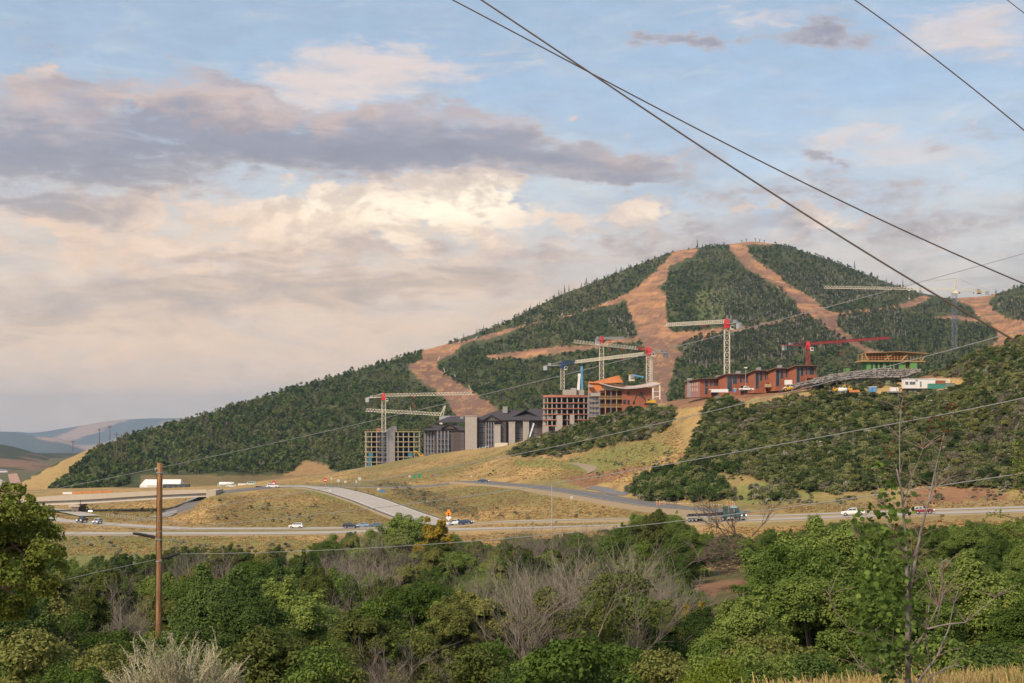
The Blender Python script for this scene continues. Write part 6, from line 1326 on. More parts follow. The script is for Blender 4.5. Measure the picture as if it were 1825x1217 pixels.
def car(kind, col, px, py, D, yaw, label, name='car', cat='car', lights=True, group=None, roofcol=None, ground=False, bodycol2=None):
    p = PROF[kind]; Wd = p['W']; base = gp(px, D, .3) if ground else at(px, py, D); t = thing(name, label, cat, base, math.radians(yaw), group); cm = cpaint(col)
    mb = MB(); mb.prism(p['body'], -Wd/2, Wd/2); mb.build('body', cm if bodycol2 is None else cpaint(bodycol2), t)
    c = p['cab']; i = .16; lo0, lo1, hi1, hi0 = c
    A = [(lo0[0], -Wd/2+.03, lo0[1]), (lo1[0], -Wd/2+.03, lo1[1]), (hi1[0], -Wd/2+i, hi1[1]), (hi0[0], -Wd/2+i, hi0[1])]; B = [(x, -y, z) for x, y, z in A]
    mb = MB(); mb.hull_prism(A, B); mb.build('cabin', cpaint(roofcol) if roofcol else cm, t)
    # side glass slightly proud, front and rear glass
    for s in (-1, 1):
        q = lambda u, v, pr=.03: (lambda xa, xb: (xa+(xb-xa)*u, s*((Wd/2-.03)*(1-v)+(Wd/2-i)*v+pr*.6), lo0[1]*(1-v)+hi0[1]*v))(lo0[0]*(1-v)+hi0[0]*v, lo1[0]*(1-v)+hi1[0]*v)
        n = 3 if kind in ('suv', 'sedan') else (2 if kind == 'pickup' else 4)
        for j in range(n):
            a, b = (.06+j*.9/n, .03+(j+1)*.9/n); P = [q(a, .14), q(b, .14), q(b, .86), q(a, .86)]; mb = MB(); mb.hull_prism(P, [(x, y-s*.02, z) for x, y, z in P]); mb.build('side_window', M_glass, t)
    for (l, h, d, nm) in ((lo1, hi1, 1, 'windscreen'), (lo0, hi0, -1, 'rear_window')):
        P = [(l[0]*.9+h[0]*.1+.03*d, -Wd/2+.18, l[1]*.88+h[1]*.12), (l[0]*.9+h[0]*.1+.03*d, Wd/2-.18, l[1]*.88+h[1]*.12), (l[0]*.12+h[0]*.88+.03*d, Wd/2-.28, l[1]*.12+h[1]*.88), (l[0]*.12+h[0]*.88+.03*d, -Wd/2+.28, l[1]*.12+h[1]*.88)]
        mb = MB(); mb.hull_prism(P, [(x-.02*d, y, z) for x, y, z in P]); mb.build(nm, M_glass, t)
    for x in p['w']:
        for s in (-1, 1): mb = MB(); mb.cyl((x, s*(Wd/2-.1), p['r']), (x, s*(Wd/2+.03), p['r']), p['r'], 14); w = mb.build('wheel', M_rub, t); mb = MB(); mb.cyl((x, s*(Wd/2), p['r']), (x, s*(Wd/2+.05), p['r']), p['r']*.55, 10); mb.build('rim', M_steel, w)
    fx = max(v[0] for v in p['body'])
    for s in (-1, 1):
        mb = MB(); mb.b2(fx-.12, fx+.03, s*Wd*.36-.22, s*Wd*.36+.22, p['body'][3][1]-.22, p['body'][3][1]-.02); mb.build('headlight', M_lamp if lights else M_steel, t)
        mb = MB(); mb.b2(-fx-.03, -fx+.1, s*Wd*.42-.1, s*Wd*.42+.1, .75, 1.05); mb.build('tail_light', M_tail, t)
    mb = MB(); mb.b2(fx-.05, fx+.04, -Wd*.25, Wd*.25, .5, .75); mb.build('grille', M_dark, t); mb = MB(); mb.b2(fx-.1, fx+.06, -Wd/2+.05, Wd/2-.05, .34, .48); mb.build('bumper', M_cgrey, t)
    if kind == 'pickup': mb = MB(); mb.b2(-2.8, -1.08, -Wd/2+.15, Wd/2-.15, 1.0, 1.22); mb.build('load_bed', M_dark, t)
    return t
WH = (.72, .72, .70); DK = (.03, .035, .05)
def cr(*a, road=None, off=0.0, **k):
    t = car(*a, **k)
    if road is not None:
        c, y, p = road_pose(a[2], road, off); t.location = c; fl = a[5] > 90 and a[5] < 270; t.rotation_euler = (0, -p*(-1 if fl else 1), y+(math.pi if fl else 0) if a[5] not in (-75, -78) else y+math.radians(-62)); t.rotation_mode = 'XYZ'
    return t
cr('suv', WH, 486, 869.5, 572, 0, 'white car driving along the overpass road past the stop sign', name='suv', cat='car')
cr('suv', WH, 528, 941.5, 458, 200, 'white car on the highway just below the golden mound', road=ROAD_F, off=0, lights=False)
cr('suv', DK, 627, 943, 452, -25, 'dark blue car with shining headlights half hidden by trees below the ramp', road=ROAD_F, off=-2, name='suv'); cr('sedan', (.20, .30, .42), 643, 940, 460, 180, 'pale blue car right behind the dark one with headlights', road=ROAD_F, off=2); cr('sedan', (.07, .12, .22), 667, 938.5, 464, 180, 'blue car farthest right of the three half hidden below the ramp', road=ROAD_F, off=2)
cr('pickup', (.60, .68, .72), 811, 940, 446, 180, 'pale blue-white pickup behind the dark blue car near the orange diamond sign', road=ROAD_F, off=1, name='pickup_truck', cat='pickup')
cr('suv', (.025, .045, .10), 838, 941, 436, -20, 'dark blue car with headlights on, right of the pale pickup on the highway', road=ROAD_F, off=-3, name='suv'); cr('sedan', (.035, .06, .12), 862, 866.5, 600, -15, 'dark car at the top of the grey climbing road', ground=True)
cr('pickup', WH, 1520, 918.5, 326, 180, 'white pickup truck driving left on the highway at the right', road=ROAD_N, off=1.5, name='pickup_truck', cat='pickup', lights=False)
cr('suv', (.20, .03, .045), 1648, 914, 317, -12, 'maroon car with a white roof behind the bare sapling stems', road=ROAD_N, off=-1.5, name='suv', roofcol=(.70, .70, .66))
cr('pickup', DK, 155, 935, 478, -75, 'dark pickup with headlights coming towards the camera at the left', road=ROAD_F, off=-2, name='pickup_truck', cat='pickup'); cr('suv', (.40, .42, .44), 182, 935.5, 476, -78, 'silver car following right of the oncoming dark pickup', road=ROAD_F, off=-2, name='suv')
cr('suv', WH, 164.5, 916.5, 560, 85, 'small white car far back beyond the bridge pier', name='suv', lights=False); cr('sedan', (.12, .12, .13), 215, 922, 545, -80, 'dark car with pale bonnet beyond the guard rail, left of the slope paving')
cr('van', WH, 1410, 696, 552, 180, 'white minibus with dark windows parked in front of the fourth town house', name='minibus', cat='minibus', lights=False)
cr('pickup', WH, 412, 868.5, 860, 180, 'small white truck in the yard beyond the overpass', name='pickup_truck', cat='pickup', lights=False); cr('van', (.5, .56, .5), 447, 865, 880, 180, 'pale van at the right end of the yard beyond the overpass', name='van', cat='van', lights=False)
cr('van', WH, 5, 843, 1500, 20, 'white motorhome on the distant highway at the left edge', name='motorhome', cat='motorhome', lights=False).scale = (1.6, 1.6, 1.6); cr('pickup', WH, 1330, 697, 560, 180, 'white work truck beside the lamp post at the lowest town houses', name='pickup_truck', cat='pickup', lights=False)
def semi():
    D = 336; t = thing('semi_truck', 'dark green semi truck pulling a low trailer with a black tarp', 'truck', (0, 0, 0)); c_, y_, p_ = road_pose(1284, ROAD_N, -1.6); t.location = c_; t.rotation_euler = (0, -p_, y_); g_ = cpaint((.03, .085, .085)); ch = mat('chrome', (.62, .62, .60), .25, .04, 1, metal=.7)
    P = lambda nm, mb, m: mb.build(nm, m, t)
    P('sleeper', MB().prism([(3.0, 1.0), (5.0, 1.0), (5.0, 3.6), (4.7, 3.75), (3.0, 3.75)], -1.2, 1.2), g_)
    c = P('cab', MB().prism([(5.0, .9), (6.5, .9), (6.5, 2.2), (6.1, 3.2), (5.0, 3.4)], -1.15, 1.15), g_)
    P('hood', MB().prism([(6.5, .95), (8.35, .95), (8.35, 1.95), (6.5, 2.25)], -.85, .85), g_); P('fairing', MB().prism([(4.7, 3.4), (6.2, 3.2), (5.6, 3.7), (4.8, 3.8)], -1.0, 1.0), mat('pale_green_paint', (.3, .4, .38), .4, .03, 1))
    MB().b2(5.3, 6.25, -1.2, -1.14, 2.15, 2.95).build('side_window', M_glass, c); MB().hull_prism([(6.56, -1.0, 2.3), (6.56, 1.0, 2.3), (6.2, .95, 3.1), (6.2, -.95, 3.1)], [(6.5, -1.0, 2.3), (6.5, 1.0, 2.3), (6.14, .95, 3.1), (6.14, -.95, 3.1)]).build('windscreen', M_glass, c)
    g2 = P('grille', MB().b2(8.35, 8.5, -.6, .6, .95, 2.0), ch)
    for i in range(7): MB().b2(8.5, 8.53, -.52+i*.16, -.46+i*.16, 1.05, 1.9).build('grille_bar', M_dark, g2)
    P('bumper', MB().b2(8.3, 8.65, -1.2, 1.2, .4, .9), ch)
    for s in (-1, 1):
        P('fender', MB().prism([(6.6, 1.0), (7.0, 1.45), (8.0, 1.45), (8.4, 1.0)], s*1.0-.2, s*1.0+.2), g_); P('headlight', MB().b2(8.4, 8.5, s*.95-.2, s*.95+.2, 1.15, 1.5), M_lamp)
        P('exhaust_stack', MB().cyl((4.85, s*1.3, 1.2), (4.85, s*1.3, 4.6), .1, 8), ch); P('fuel_tank', MB().cyl((4.3, s*1.05, .75), (6.2, s*1.05, .75), .32, 10), ch); P('mirror', MB().b2(6.45, 6.6, s*1.4-.12, s*1.4+.12, 2.2, 2.9), ch)
    for x in (7.4, 4.0, 2.8, -5.6, -6.8, -7.9):
        for s in (-1, 1): w = P('wheel', MB().cyl((x, s*.85, .52), (x, s*1.22, .52), .52, 14), M_rub); MB().cyl((x, s*1.2, .52), (x, s*1.25, .52), .25, 10).build('rim', ch, w)
    P('chassis', MB().b2(1.6, 8.2, -.5, .5, .7, .95), M_cgrey); P('trailer_bed', MB().b2(-8.7, 2.6, -1.25, 1.25, 1.15, 1.4), M_steel); P('side_rail', MB().b2(-8.7, 2.6, -1.3, -1.26, 1.05, 1.45), ch)
    P('landing_gear', MB().b2(-.2, .1, -1, -.8, .25, 1.14), M_cgrey); P('under_box', MB().b2(-3.6, -1.8, -1.2, -.6, .55, 1.12), ch)
    tp_ = P('tarpaulin', MB().prism([(-8.6, 1.41), (2.4, 1.41), (2.3, 1.75), (1.6, 2.0), (-1, 2.08), (-4, 2.05), (-7.6, 2.1), (-8.5, 1.8)], -1.22, 1.22), mat('black_tarpaulin', (.022, .025, .035), .6, .25, 1.2, bump=.05))
    for i in range(11): MB().b2(-8.2+i*1.02, -8.1+i*1.02, -1.25, 1.25, 1.42, 2.13).build('tarp_bow', mat('tarp_strap', (.09, .09, .10), .7, .1, 1), tp_)
semi()
# ------------------------------------------------------------------ poles, signs, fences
M_wood = mat('weathered_pole_wood', (.15, .10, .07), .9, .15, 2)
def mast_pole(px, y0, y1, label, arms=((.92, 2.2),), D=None, group=None, name='transmission_pole'):
    D = D or hitD(px, y1-1, 1060)
    if D != D: D = float(np.interp(px, CREST[:, 0], CREST[:, 1]))-12
    t = thing(name, label, 'power pole', at(px, y1+1, D), 0, group); H = (y1+1-y0)*m_px(D); r = .36
    MB().tube([(0, 0, -1), (0, 0, H)], [r, r*.7], 7).build('pole', M_wood, t)
    for k, w in arms: mb = MB(); mb.b2(-w, w, -.25, .25, H*k-.25, H*k+.25); mb.build('crossarm', M_wood, t)
    return t
mast_pole(130, 785, 801, 'small dark power pole on the golden crest at the far left'); mast_pole(177, 763, 788, 'left one of two tall power poles on the hill crest', ((.93, 1.6), (.84, 1.6))); mast_pole(196, 758, 781, 'right one of two tall power poles on the hill crest', ((.93, 1.6), (.84, 1.6))); mast_pole(368, 738, 763, 'pale pole with crossarms high on the forested left hill', ((.9, 2.6), (.55, 2.8)))
Dh = 1200
for px, y0, y1, l in ((208, 770, 813, 'left pole of the three-pole power frame on the wooded hill'), (216.5, 774, 818, 'middle pole of the three-pole power frame on the wooded hill'), (225.5, 769, 811, 'right pole of the three-pole power frame on the wooded hill')): mast_pole(px, y0, y1, l, ((.9, 1.9),), Dh, 'three-pole power frame')
t_ = thing('street_lamp', 'tall grey street lamp standing beside the highway in the middle of the picture', 'street lamp', at(983.5, 945, 400)); H = 83*m_px(400)
MB().tube([(0, 0, -1.5), (0, 0, H)], [.17, .10], 8).build('pole', M_steel, t_); MB().tube([(0, 0, H-.1), (.9, 0, H+.05)], .06, 6).build('arm', M_steel, t_); MB().b2(.7, 1.5, -.18, .18, H-.05, H+.15).build('lamp_head', M_cgrey, t_); MB().cyl((0, 0, -1), (0, 0, -.3), .35, 10).build('base', M_concg, t_)
t_ = thing('light_tower', 'slender lamp mast with a white head in front of the second town house', 'lamp', at(1329, 694, 565)); H = 38*m_px(565); MB().tube([(0, 0, 0), (0, 0, H)], .11, 6).build('mast', M_steel, t_); MB().b2(-.6, .6, -.25, .25, H, H+.4).build('lamp_head', M_white, t_); MB().prism([(-1.5, 0), (1.5, 0), (1.0, 1.2), (-.6, 1.4)], -.7, .7).build('generator', M_white, t_)
M_white_sign = mat('sign_white', (.50, .49, .47), .6, .05, 1); M_stop = mat('sign_red', (.48, .03, .03), .5, .03, 1); M_sgreen = mat('sign_green', (.02, .26, .14), .5, .03, 1); M_sor = mat('sign_orange', (.90, .27, .02), .5, .03, 1); M_sblue = mat('sign_blue', (.08, .2, .4), .5, .03, 1)
def plate(n, w, h, z, m, t, y=-.05, rot=0):
    P = [(math.cos(2*math.pi*(i+.5)/n+rot)*w/2/math.cos(math.pi/n), y, z+math.sin(2*math.pi*(i+.5)/n+rot)*h/2/math.cos(math.pi/n)) for i in range(n)]; return MB().hull_prism(P, [(a, b+.04, c) for a, b, c in P]).build('sign_plate', m, t)
def sign(px, py0, py1, D, label, n, w, h, m, back=None, extra=None, rot=0):
    t = thing('road_sign', label, 'sign', at(px, py1, D)); H = (py1-py0)*m_px(D); MB().b2(-.05, .05, 0, .08, -.8, H).build('post', M_steel, t); z = H-h/2; p = plate(n, w, h, z, m, t, -.05, rot)
    if back: plate(n, w*.82, h*.82, z, back, t, -.09, rot).name = 'sign_face'
    if extra: extra(t, z, p)
    return t
sign(580, 852, 865, 585, 'red and white no-entry sign left of the exit ramp', 12, 1.7, 1.7, M_stop, None, lambda t, z, p: MB().b2(-.6, .6, -.1, -.06, z-.16, z+.16).build('white_bar', M_white, p)); sign(488, 857, 867, 590, 'red stop sign behind the white car on the overpass', 8, 1.9, 1.9, M_stop, None, lambda t, z, p: MB().b2(-.55, .55, -.1, -.06, z-.2, z+.2).build('white_lettering_band', M_white, p))
sign(590.5, 850, 865, 588, 'thin white sign post just right of the no-entry sign', 4, .5, 1.2, M_white_sign); sign(603, 854, 864, 592, 'round white sign second right of the no-entry sign', 12, 1.3, 1.3, M_white_sign); sign(615.5, 856.5, 864, 592, 'small pale sign third right of the no-entry sign', 4, 1.0, .9, mat('sign_pale', (.6, .5, .45), .6, .05, 1)); sign(641, 850, 862, 600, 'white round sign on the bank above the exit ramp', 12, 1.4, 1.4, M_white_sign); sign(635, 856, 863, 602, 'small white sign low beside the round one on the bank', 4, .7, 1.0, M_white_sign)
sign(588, 871, 878, 560, 'small white square sign at the upper left edge of the exit ramp', 4, 1.1, 1.3, M_white_sign); sign(674.5, 869.5, 880, 575, 'white square sign on the right verge of the exit ramp', 4, 1.1, 1.0, M_white_sign, None); sign(681, 873, 881, 575, 'wide blue sign right of the exit ramp', 4, 2.6, 1.4, M_sblue, None)
sign(738, 847, 855, 690, 'small green sign, left one of the pair above the ramp', 4, 1.3, 1.5, M_sgreen); sign(747.5, 844, 854, 690, 'taller green sign, right one of the pair above the ramp', 4, 1.5, 2.0, M_sgreen); sign(730, 846.5, 853, 690, 'white disc sign left of the two green signs', 12, 1.1, 1.1, M_white_sign); sign(771, 846.5, 853, 690, 'small red sign left of the grey one above the ramp', 4, 1.0, 1.3, M_stop); sign(777, 845, 852, 690, 'grey-blue wide sign beside the small red one', 4, 2.6, 1.6, M_frame)
sign(1018.5, 884, 896, 470, 'small white sign on the verge of the climbing road', 4, .9, .9, M_white_sign); sign(840, 847.5, 856, 640, 'little white sign above the top of the climbing road', 4, .8, .8, M_white_sign)
t_ = sign(799.5, 911, 934, 455, 'orange diamond road-work sign above a white diamond plate', 4, 1.5, 1.5, M_sor, None, lambda t, z, p: (MB().b2(-.1, .1, -.12, -.06, z-.3, z+.15).build('symbol', M_dark, p), MB().b2(-.3, .3, -.12, -.06, z+.0, z+.15).build('symbol_bar', M_dark, p)), math.pi/4); p_ = plate(4, 1.4, 1.4, 2.1, M_white, t_, -.05, math.pi/4)
plate(4, .8, .8, 4.3, M_sor, t_, -.03, 0)
# orange delineators and boulders along the climbing road
for i, px in enumerate((1171, 1176, 1183.5, 1296, 1301.5, 1306)):
    g0 = at(px, 897.5+(.8 if px > 1250 else 0), 424 if px < 1250 else 404); t_ = thing('delineator', ('%s orange marker post of the %s three beside the row of boulders' % (('left', 'middle', 'right')[i % 3], ('left-hand' if px < 1250 else 'right-hand'))), 'marker post', g0, 0, 'orange marker posts'); MB().tube([(0, 0, -.4), (0, 0, .9)], .09, 6).build('post', M_sor, t_); MB().cyl((0, 0, .55), (0, 0, .75), .1, 6).build('reflective_band', M_white, t_)
nb = 0
for i in range(44):
    px = 1118+i*4.3; py = float(np.interp(px, [1118, 1160, 1220, 1310], [891.5, 895, 898.2, 900.5])); o = link('boulder', ROCKW[i % 4]); o.location = at(px, py, float(np.interp(px, [1118, 1310], [472, 404]))); k_ = R.uniform(.22, .38); o.scale = (k_*1.3, k_, k_); o.rotation_euler = (0, 0, R.random()*6)
    tag(o, 'pale boulder in the row edging the climbing road', 'boulder', 'boulders lining the climbing road')
for i in range(16):
    px = R.uniform(1060, 1112); py = float(np.interp(px, [1060, 1112], [886, 899]))+R.uniform(-2.5, 2.5); o = link('boulder', ROCKW[i % 4]); o.location = at(px, py, 482); k_ = R.uniform(.25, .55); o.scale = (k_*1.5, k_, k_*.7); tag(o, 'whitish boulder in the rock apron below the bike path', 'boulder', 'whitish rock apron')
# guard rail at the left, wire fence at the right, silt fence on the ridge
def fence(name, label, pts, D_of, h, step, m_post, m_rail, rails, pr=.06, cat='fence', post='post', rail='rail', rw=.05):
    O = at(pts[0][0], pts[0][1], D_of(pts[0][0])); t = thing(name, label, cat, O); px = pts[0][0]; last = None; xs = [p[0] for p in pts]; ys = [p[1] for p in pts]; n = 0
    P = []
    while px <= pts[-1][0]: P.append(at(px, float(np.interp(px, xs, ys)), D_of(px))-O); px += step
    pm_ = MB().b2(-pr, pr, -pr, pr, -.5, h).build(post, m_post, t); pm_.location = P[0]
    for p in P[1:]: c = pm_.copy(); COL.objects.link(c); c.parent = t; c.location = p
    for z in rails:
        mb = MB()
        for a, b in zip(P[:-1], P[1:]): mb.bar(a+Vector((0, 0, z)), b+Vector((0, 0, z)), rw, rw*(1 if rw < .2 else .2))
        mb.build(rail, m_rail, t)
    return t
fence('guard_rail', 'long steel guard rail with wooden posts above the left highway lanes', [(190, 918), (240, 924), (300, 931), (360, 935), (430, 939.5)], lambda px: float(np.interp(px, [190, 430], [520, 482])), .75, 4.2, M_concw, M_concw, (.55,), .09, 'guard rail', rw=.28)
fence('wire_fence', 'wire fence with many thin wooden posts behind the highway at the right', [(1500, 912), (1600, 909), (1700, 906), (1825, 902), (1900, 900)], lambda px: float(np.interp(px, ROAD_F[:, 0], ROAD_F[:, 1]))+9, 1.5, 8.5, mat('fence_post_wood', (.34, .25, .15), .9, .1, 2), M_cgrey, (.5, 1.0, 1.4), .07, rw=.025)
fence('silt_fence', 'thin green netting fence along the ridge left of the concrete frame', [(505, 858), (560, 848), (600, 842), (656, 834), (700, 829)], lambda px: float(np.interp(px, [505, 700], [930, 868])), 1.3, 6, M_cgrey, mat('green_netting', (.16, .26, .22), .9, .1, 1), (.6,), .08, rail='netting', rw=.5)
fence('white_barrier', 'white and blue barrier fence in front of the lodge hotel', [(770, 818), (800, 812), (840, 805), (872, 797.5)], lambda px: float(np.interp(px, [770, 872], [852, 822])), 1.5, 5, M_white, mat('pale_blue_mesh', (.45, .55, .62), .8, .1, 1), (.7,), .1, rail='panel', rw=.9)
fence('dry_stem_strip', 'row of thin posts in the dry brown strip behind the highway', [(1350, 906), (1500, 903), (1640, 899)], lambda px: float(np.interp(px, ROAD_F[:, 0], ROAD_F[:, 1]))+16, 1.2, 11, mat('fence_post_wood2', (.30, .21, .13), .9, .1, 2), M_cgrey, (.6, 1.1), .06, rw=.02)
def gabion():
    D = 842; t = thing('retaining_wall', 'low grey-brown block retaining wall below the white barrier fence', 'retaining wall', at(800, 822, D)); O = Vector(t.location); mb0 = None; n = 0
    for row in range(3):
        px = 722+(row % 2)*3
        while px < 868:
            yt = float(np.interp(px, [722, 770, 870], [824, 816, 800]))
            if row*3.4 < float(np.interp(px, [722, 760, 868], [3, 9, 9])) :
                p = at(px, yt+row*3.4, float(np.interp(px, [722, 868], [856, 824])))-O; o = MB().b2(-.95, .95, -.4, .6, -.52, .52).build('block', mat('wall_block', (.22, .18, .15), .95, .15, .8, objvar=.12), t) if mb0 is None else mb0.copy()
                if mb0 is None: mb0 = o
                else: COL.objects.link(o); o.parent = t
                o.location = p; n += 1
            px += 6.1
gabion()
for px, py, a in ((1080, 542, .9), (1040, 553, .9), (1001, 563, .9), (938, 574, 1.2), (848, 605, .8), (819, 611, .6), (803, 625, .9), (782, 642, .6), (792, 663, -.4), (812, 675, -.5), (837, 693, -.6), (870, 712, -.8), (1452, 535, .9), (1475, 551, .9)):
    D = hitD(px, py, 1060); t_ = thing('snow_gun', 'white slanted snow gun pole standing along the edge of a ski run', 'snow gun', gp(px, D), 0, 'snow gun poles along the ski runs'); h = 7*m_px(D); MB().tube([(-math.sin(a)*h*.5, 0, -.5), (math.sin(a)*h*.5, 0, math.cos(a)*h+.6)], .32, 5).build('mast', M_white, t_); MB().cyl((math.sin(a)*h*.5-.5, 0, math.cos(a)*h+.7), (math.sin(a)*h*.5+.5, 0, math.cos(a)*h+.9), .45, 6).build('nozzle', M_cgrey, t_)
for px, py, h in ((1258, 441, 6), (1267, 440, 5), (1322, 432, 4), (1330, 430.5, 5), (1346, 431, 6), (1354, 432, 5), (1362, 433, 5)):
    t_ = thing('lift_post', 'tiny post standing on the bare summit line', 'post', at(px, py, 2830), 0, 'posts on the summit'); h = h*m_px(2830); MB().b2(-.5, .5, -.5, .5, -3, h).build('post', M_wood, t_); MB().b2(-1.6, 1.6, -.5, .5, h*.8, h).build('crosshead', M_wood, t_)
# ------------------------------------------------------------------ foreground
def wood_material():
    m = bpy.data.materials.new('brown_pole_wood'); m.use_nodes = True; t = m.node_tree; T = NT(t); b = t.nodes['Principled BSDF']; b.inputs['Roughness'].default_value = .85; b.inputs['Specular IOR Level'].default_value = .2
    tc = T.n('ShaderNodeTexCoord'); mp = T.n('ShaderNodeMapping'); t.links.new(tc.outputs['Object'], mp.inputs[0]); mp.inputs['Scale'].default_value = (14, 14, .55)
    n = T.noise(mp.outputs[0], 1.6, 6, .65, .2); k = T.noise(tc.outputs['Object'], 9, 3, .5); big = T.noise(tc.outputs['Object'], .7, 3, .5)
    c = T.mix(T.ramp(n, .38, .62), (.16, .075, .034), (.40, .215, .095)); c = T.mix(T.ramp(k, .66, .72), c, (.09, .045, .025)); c = T.mix(T.mul(T.ramp(big, .4, .7), .35), c, (.30, .20, .12))
    t.links.new(c, b.inputs['Base Color']); bp = T.n('ShaderNodeBump'); bp.inputs['Distance'].default_value = .01; t.links.new(n, bp.inputs['Height']); t.links.new(bp.outputs[0], b.inputs['Normal']); return m
def pole():
    D = 76; b = gp(281.5, D); t = thing('utility_pole', 'tall brown wooden utility pole standing at the left foreground', 'utility pole', b); top = at(285, 825, D)-b; s = m_px(D)
    pts = [Vector((0, 0, -.6)).lerp(top, i/12) for i in range(13)]; rs = [.185-(.185-.142)*i/12 for i in range(13)]
    MB().tube(pts, rs, 16).build('pole', wood_material(), t, True)
    P = lambda px, py, d=0: at(px, py, D+d)-b
    MB().tube([P(277.5, 838, -.1), P(277.5, 833, -.1)], .05, 8).build('pin_insulator', M_steel, t); MB().cyl(P(276.5, 835, -.1), P(281, 835, -.1), .03, 6).build('bracket', M_steel, t)
    a = MB(); a.tube([P(276, 957.5), P(262, 954.5), P(248, 951.8), P(237, 950.4)], [.085, .085, .08, .06], 10); a.build('cable_sleeve', M_rub, t)
    a = MB(); a.tube([P(289, 994.5), P(300, 992), P(311, 988.5), P(320, 987.2)], [.08, .09, .09, .05], 10); a.build('cable_sleeve', M_rub, t)
    for py, px in ((958, 278.5), (960, 278.5), (997, 287)): MB().cyl(P(px, py, -.16), P(px, py+1.8, -.16), .045, 8).build('bolt', M_steel, t)
    q = [Vector((-.15, -.13, -.4)).lerp(top+Vector((-.12, -.1, -.3)), i/10) for i in range(11)]; MB().tube(q, .016, 5).build('ground_wire', M_rub, t)  # black tube added in place of a dark groove down the pole
    for i in range(9):
        c = pts[0].lerp(pts[-1], .12+i*.09); MB().cyl(c+Vector((.05, -.16, 0)), c+Vector((.05, -.20, .0)), .02, 6).build('staple', M_steel, t)
    for py in (843, 962, 1001): c = P(float(np.interp(py, [825, 1200], [285, 281.7])), py); MB().cyl(c, c+Vector((0, 0, .05)), .185, 16).build('band', M_steel, t)
pole()
M_wire = mat('bare_wire', (.33, .33, .34), .45, .05, 1, metal=.3); M_cable = mat('dark_cable', (.075, .055, .045), .6, .05, 1)
def wire(name, label, pts, d0, d1, r, m, deg=None, group=None):
    """a cable through photograph points; distances d0, d1 at its two ends"""
    a = np.array(pts, float); px = np.linspace(a[0, 0], a[-1, 0], 40)
    y = np.polyval(np.polyfit(a[:, 0], a[:, 1], deg), px) if deg else np.interp(px, a[:, 0], a[:, 1])
    inv = np.interp(px, [a[0, 0], a[-1, 0]], [1/d0, 1/d1]); P = [at(p, q, 1/i) for p, q, i in zip(px, y, inv)]
    o = Vector(P[0]); mb = MB().tube([p-o for p in P], r, 6); w = mb.build(name, m, None, True); w.location = o; return tag(w, label, 'cable', group)
wire('overhead_wire', 'thin wire from the pole top towards the upper right across the ski runs', [(283, 834), (420, 804), (620, 760), (940, 685), (1148, 632), (1277, 598), (1428, 559), (1590, 517), (1748, 474), (1830, 450), (1900, 430)], 76, 46, .011, M_wire, 3)
wire('overhead_wire', 'thin wire running down left from the pole top behind the oak', [(-60, 905), (50, 881), (165, 858), (278, 835)], 112, 76, .013, M_wire)
wire('overhead_wire', 'wire rising behind the pole from lower left to the right edge below the timber house', [(-40, 1000), (55, 973), (230, 931), (283, 918.5), (380, 900), (518, 879), (679, 859), (800, 832), (875, 818), (1059, 781), (1202, 748), (1328, 718), (1460, 685), (1654, 634.5), (1825, 587), (1900, 565)], 100, 37, .012, M_wire, 5)
wire('overhead_wire', 'wire crossing the hillside scrub from the left sleeve to the right edge', [(-40, 1020), (69, 988), (232, 951), (426, 933), (656, 908), (898, 873), (1126, 838), (1252, 818), (1460, 780), (1640, 746), (1825, 708), (1900, 692)], 96, 36, .0125, M_wire, 5)
wire('overhead_wire', 'lowest wire from the right sleeve crossing the highway to the right edge', [(320, 987), (380, 987), (472, 984), (640, 977), (800, 967.5), (1000, 952), (1180, 931), (1347, 911), (1554, 883.5), (1700, 862), (1825, 843), (1900, 831)], 76, 36, .0125, M_wire, 4)
wire('overhead_wire', 'short wire sagging left from the pole below the right sleeve', [(-40, 1065), (100, 1037), (175, 1019), (276, 997.5)], 100, 76, .013, M_wire)
wire('overhead_cable', 'thick dark cable falling steeply across the sky and crossing the other one', [(700, -103), (780, -53), (860, 0), (947, 60), (1037, 120), (1150, 196), (1228, 248), (1395, 353), (1574, 470), (1707, 549), (1825, 615), (1950, 684)], 21, 17, .0135, M_cable, 4)
wire('overhead_cable', 'dark cable falling less steeply from the top centre to the right edge', [(700, -56), (808, 0), (918, 60), (1037, 121.5), (1144, 176), (1261, 239), (1395, 308), (1521, 369), (1647, 427), (1718, 459), (1825, 505), (1950, 557)], 26, 24, .0125, M_cable, 4)
wire('overhead_cable', 'dark cable in the upper right corner falling to the right edge', [(1440, -57), (1521, 0), (1584, 42), (1689, 121), (1825, 233), (1950, 338)], 22, 20, .0105, M_cable, 3)
wire('overhead_cable', 'short thin cable cutting the very top right corner', [(1740, -42), (1795.5, 0), (1825, 23), (1950, 122)], 26, 24, .008, M_cable)
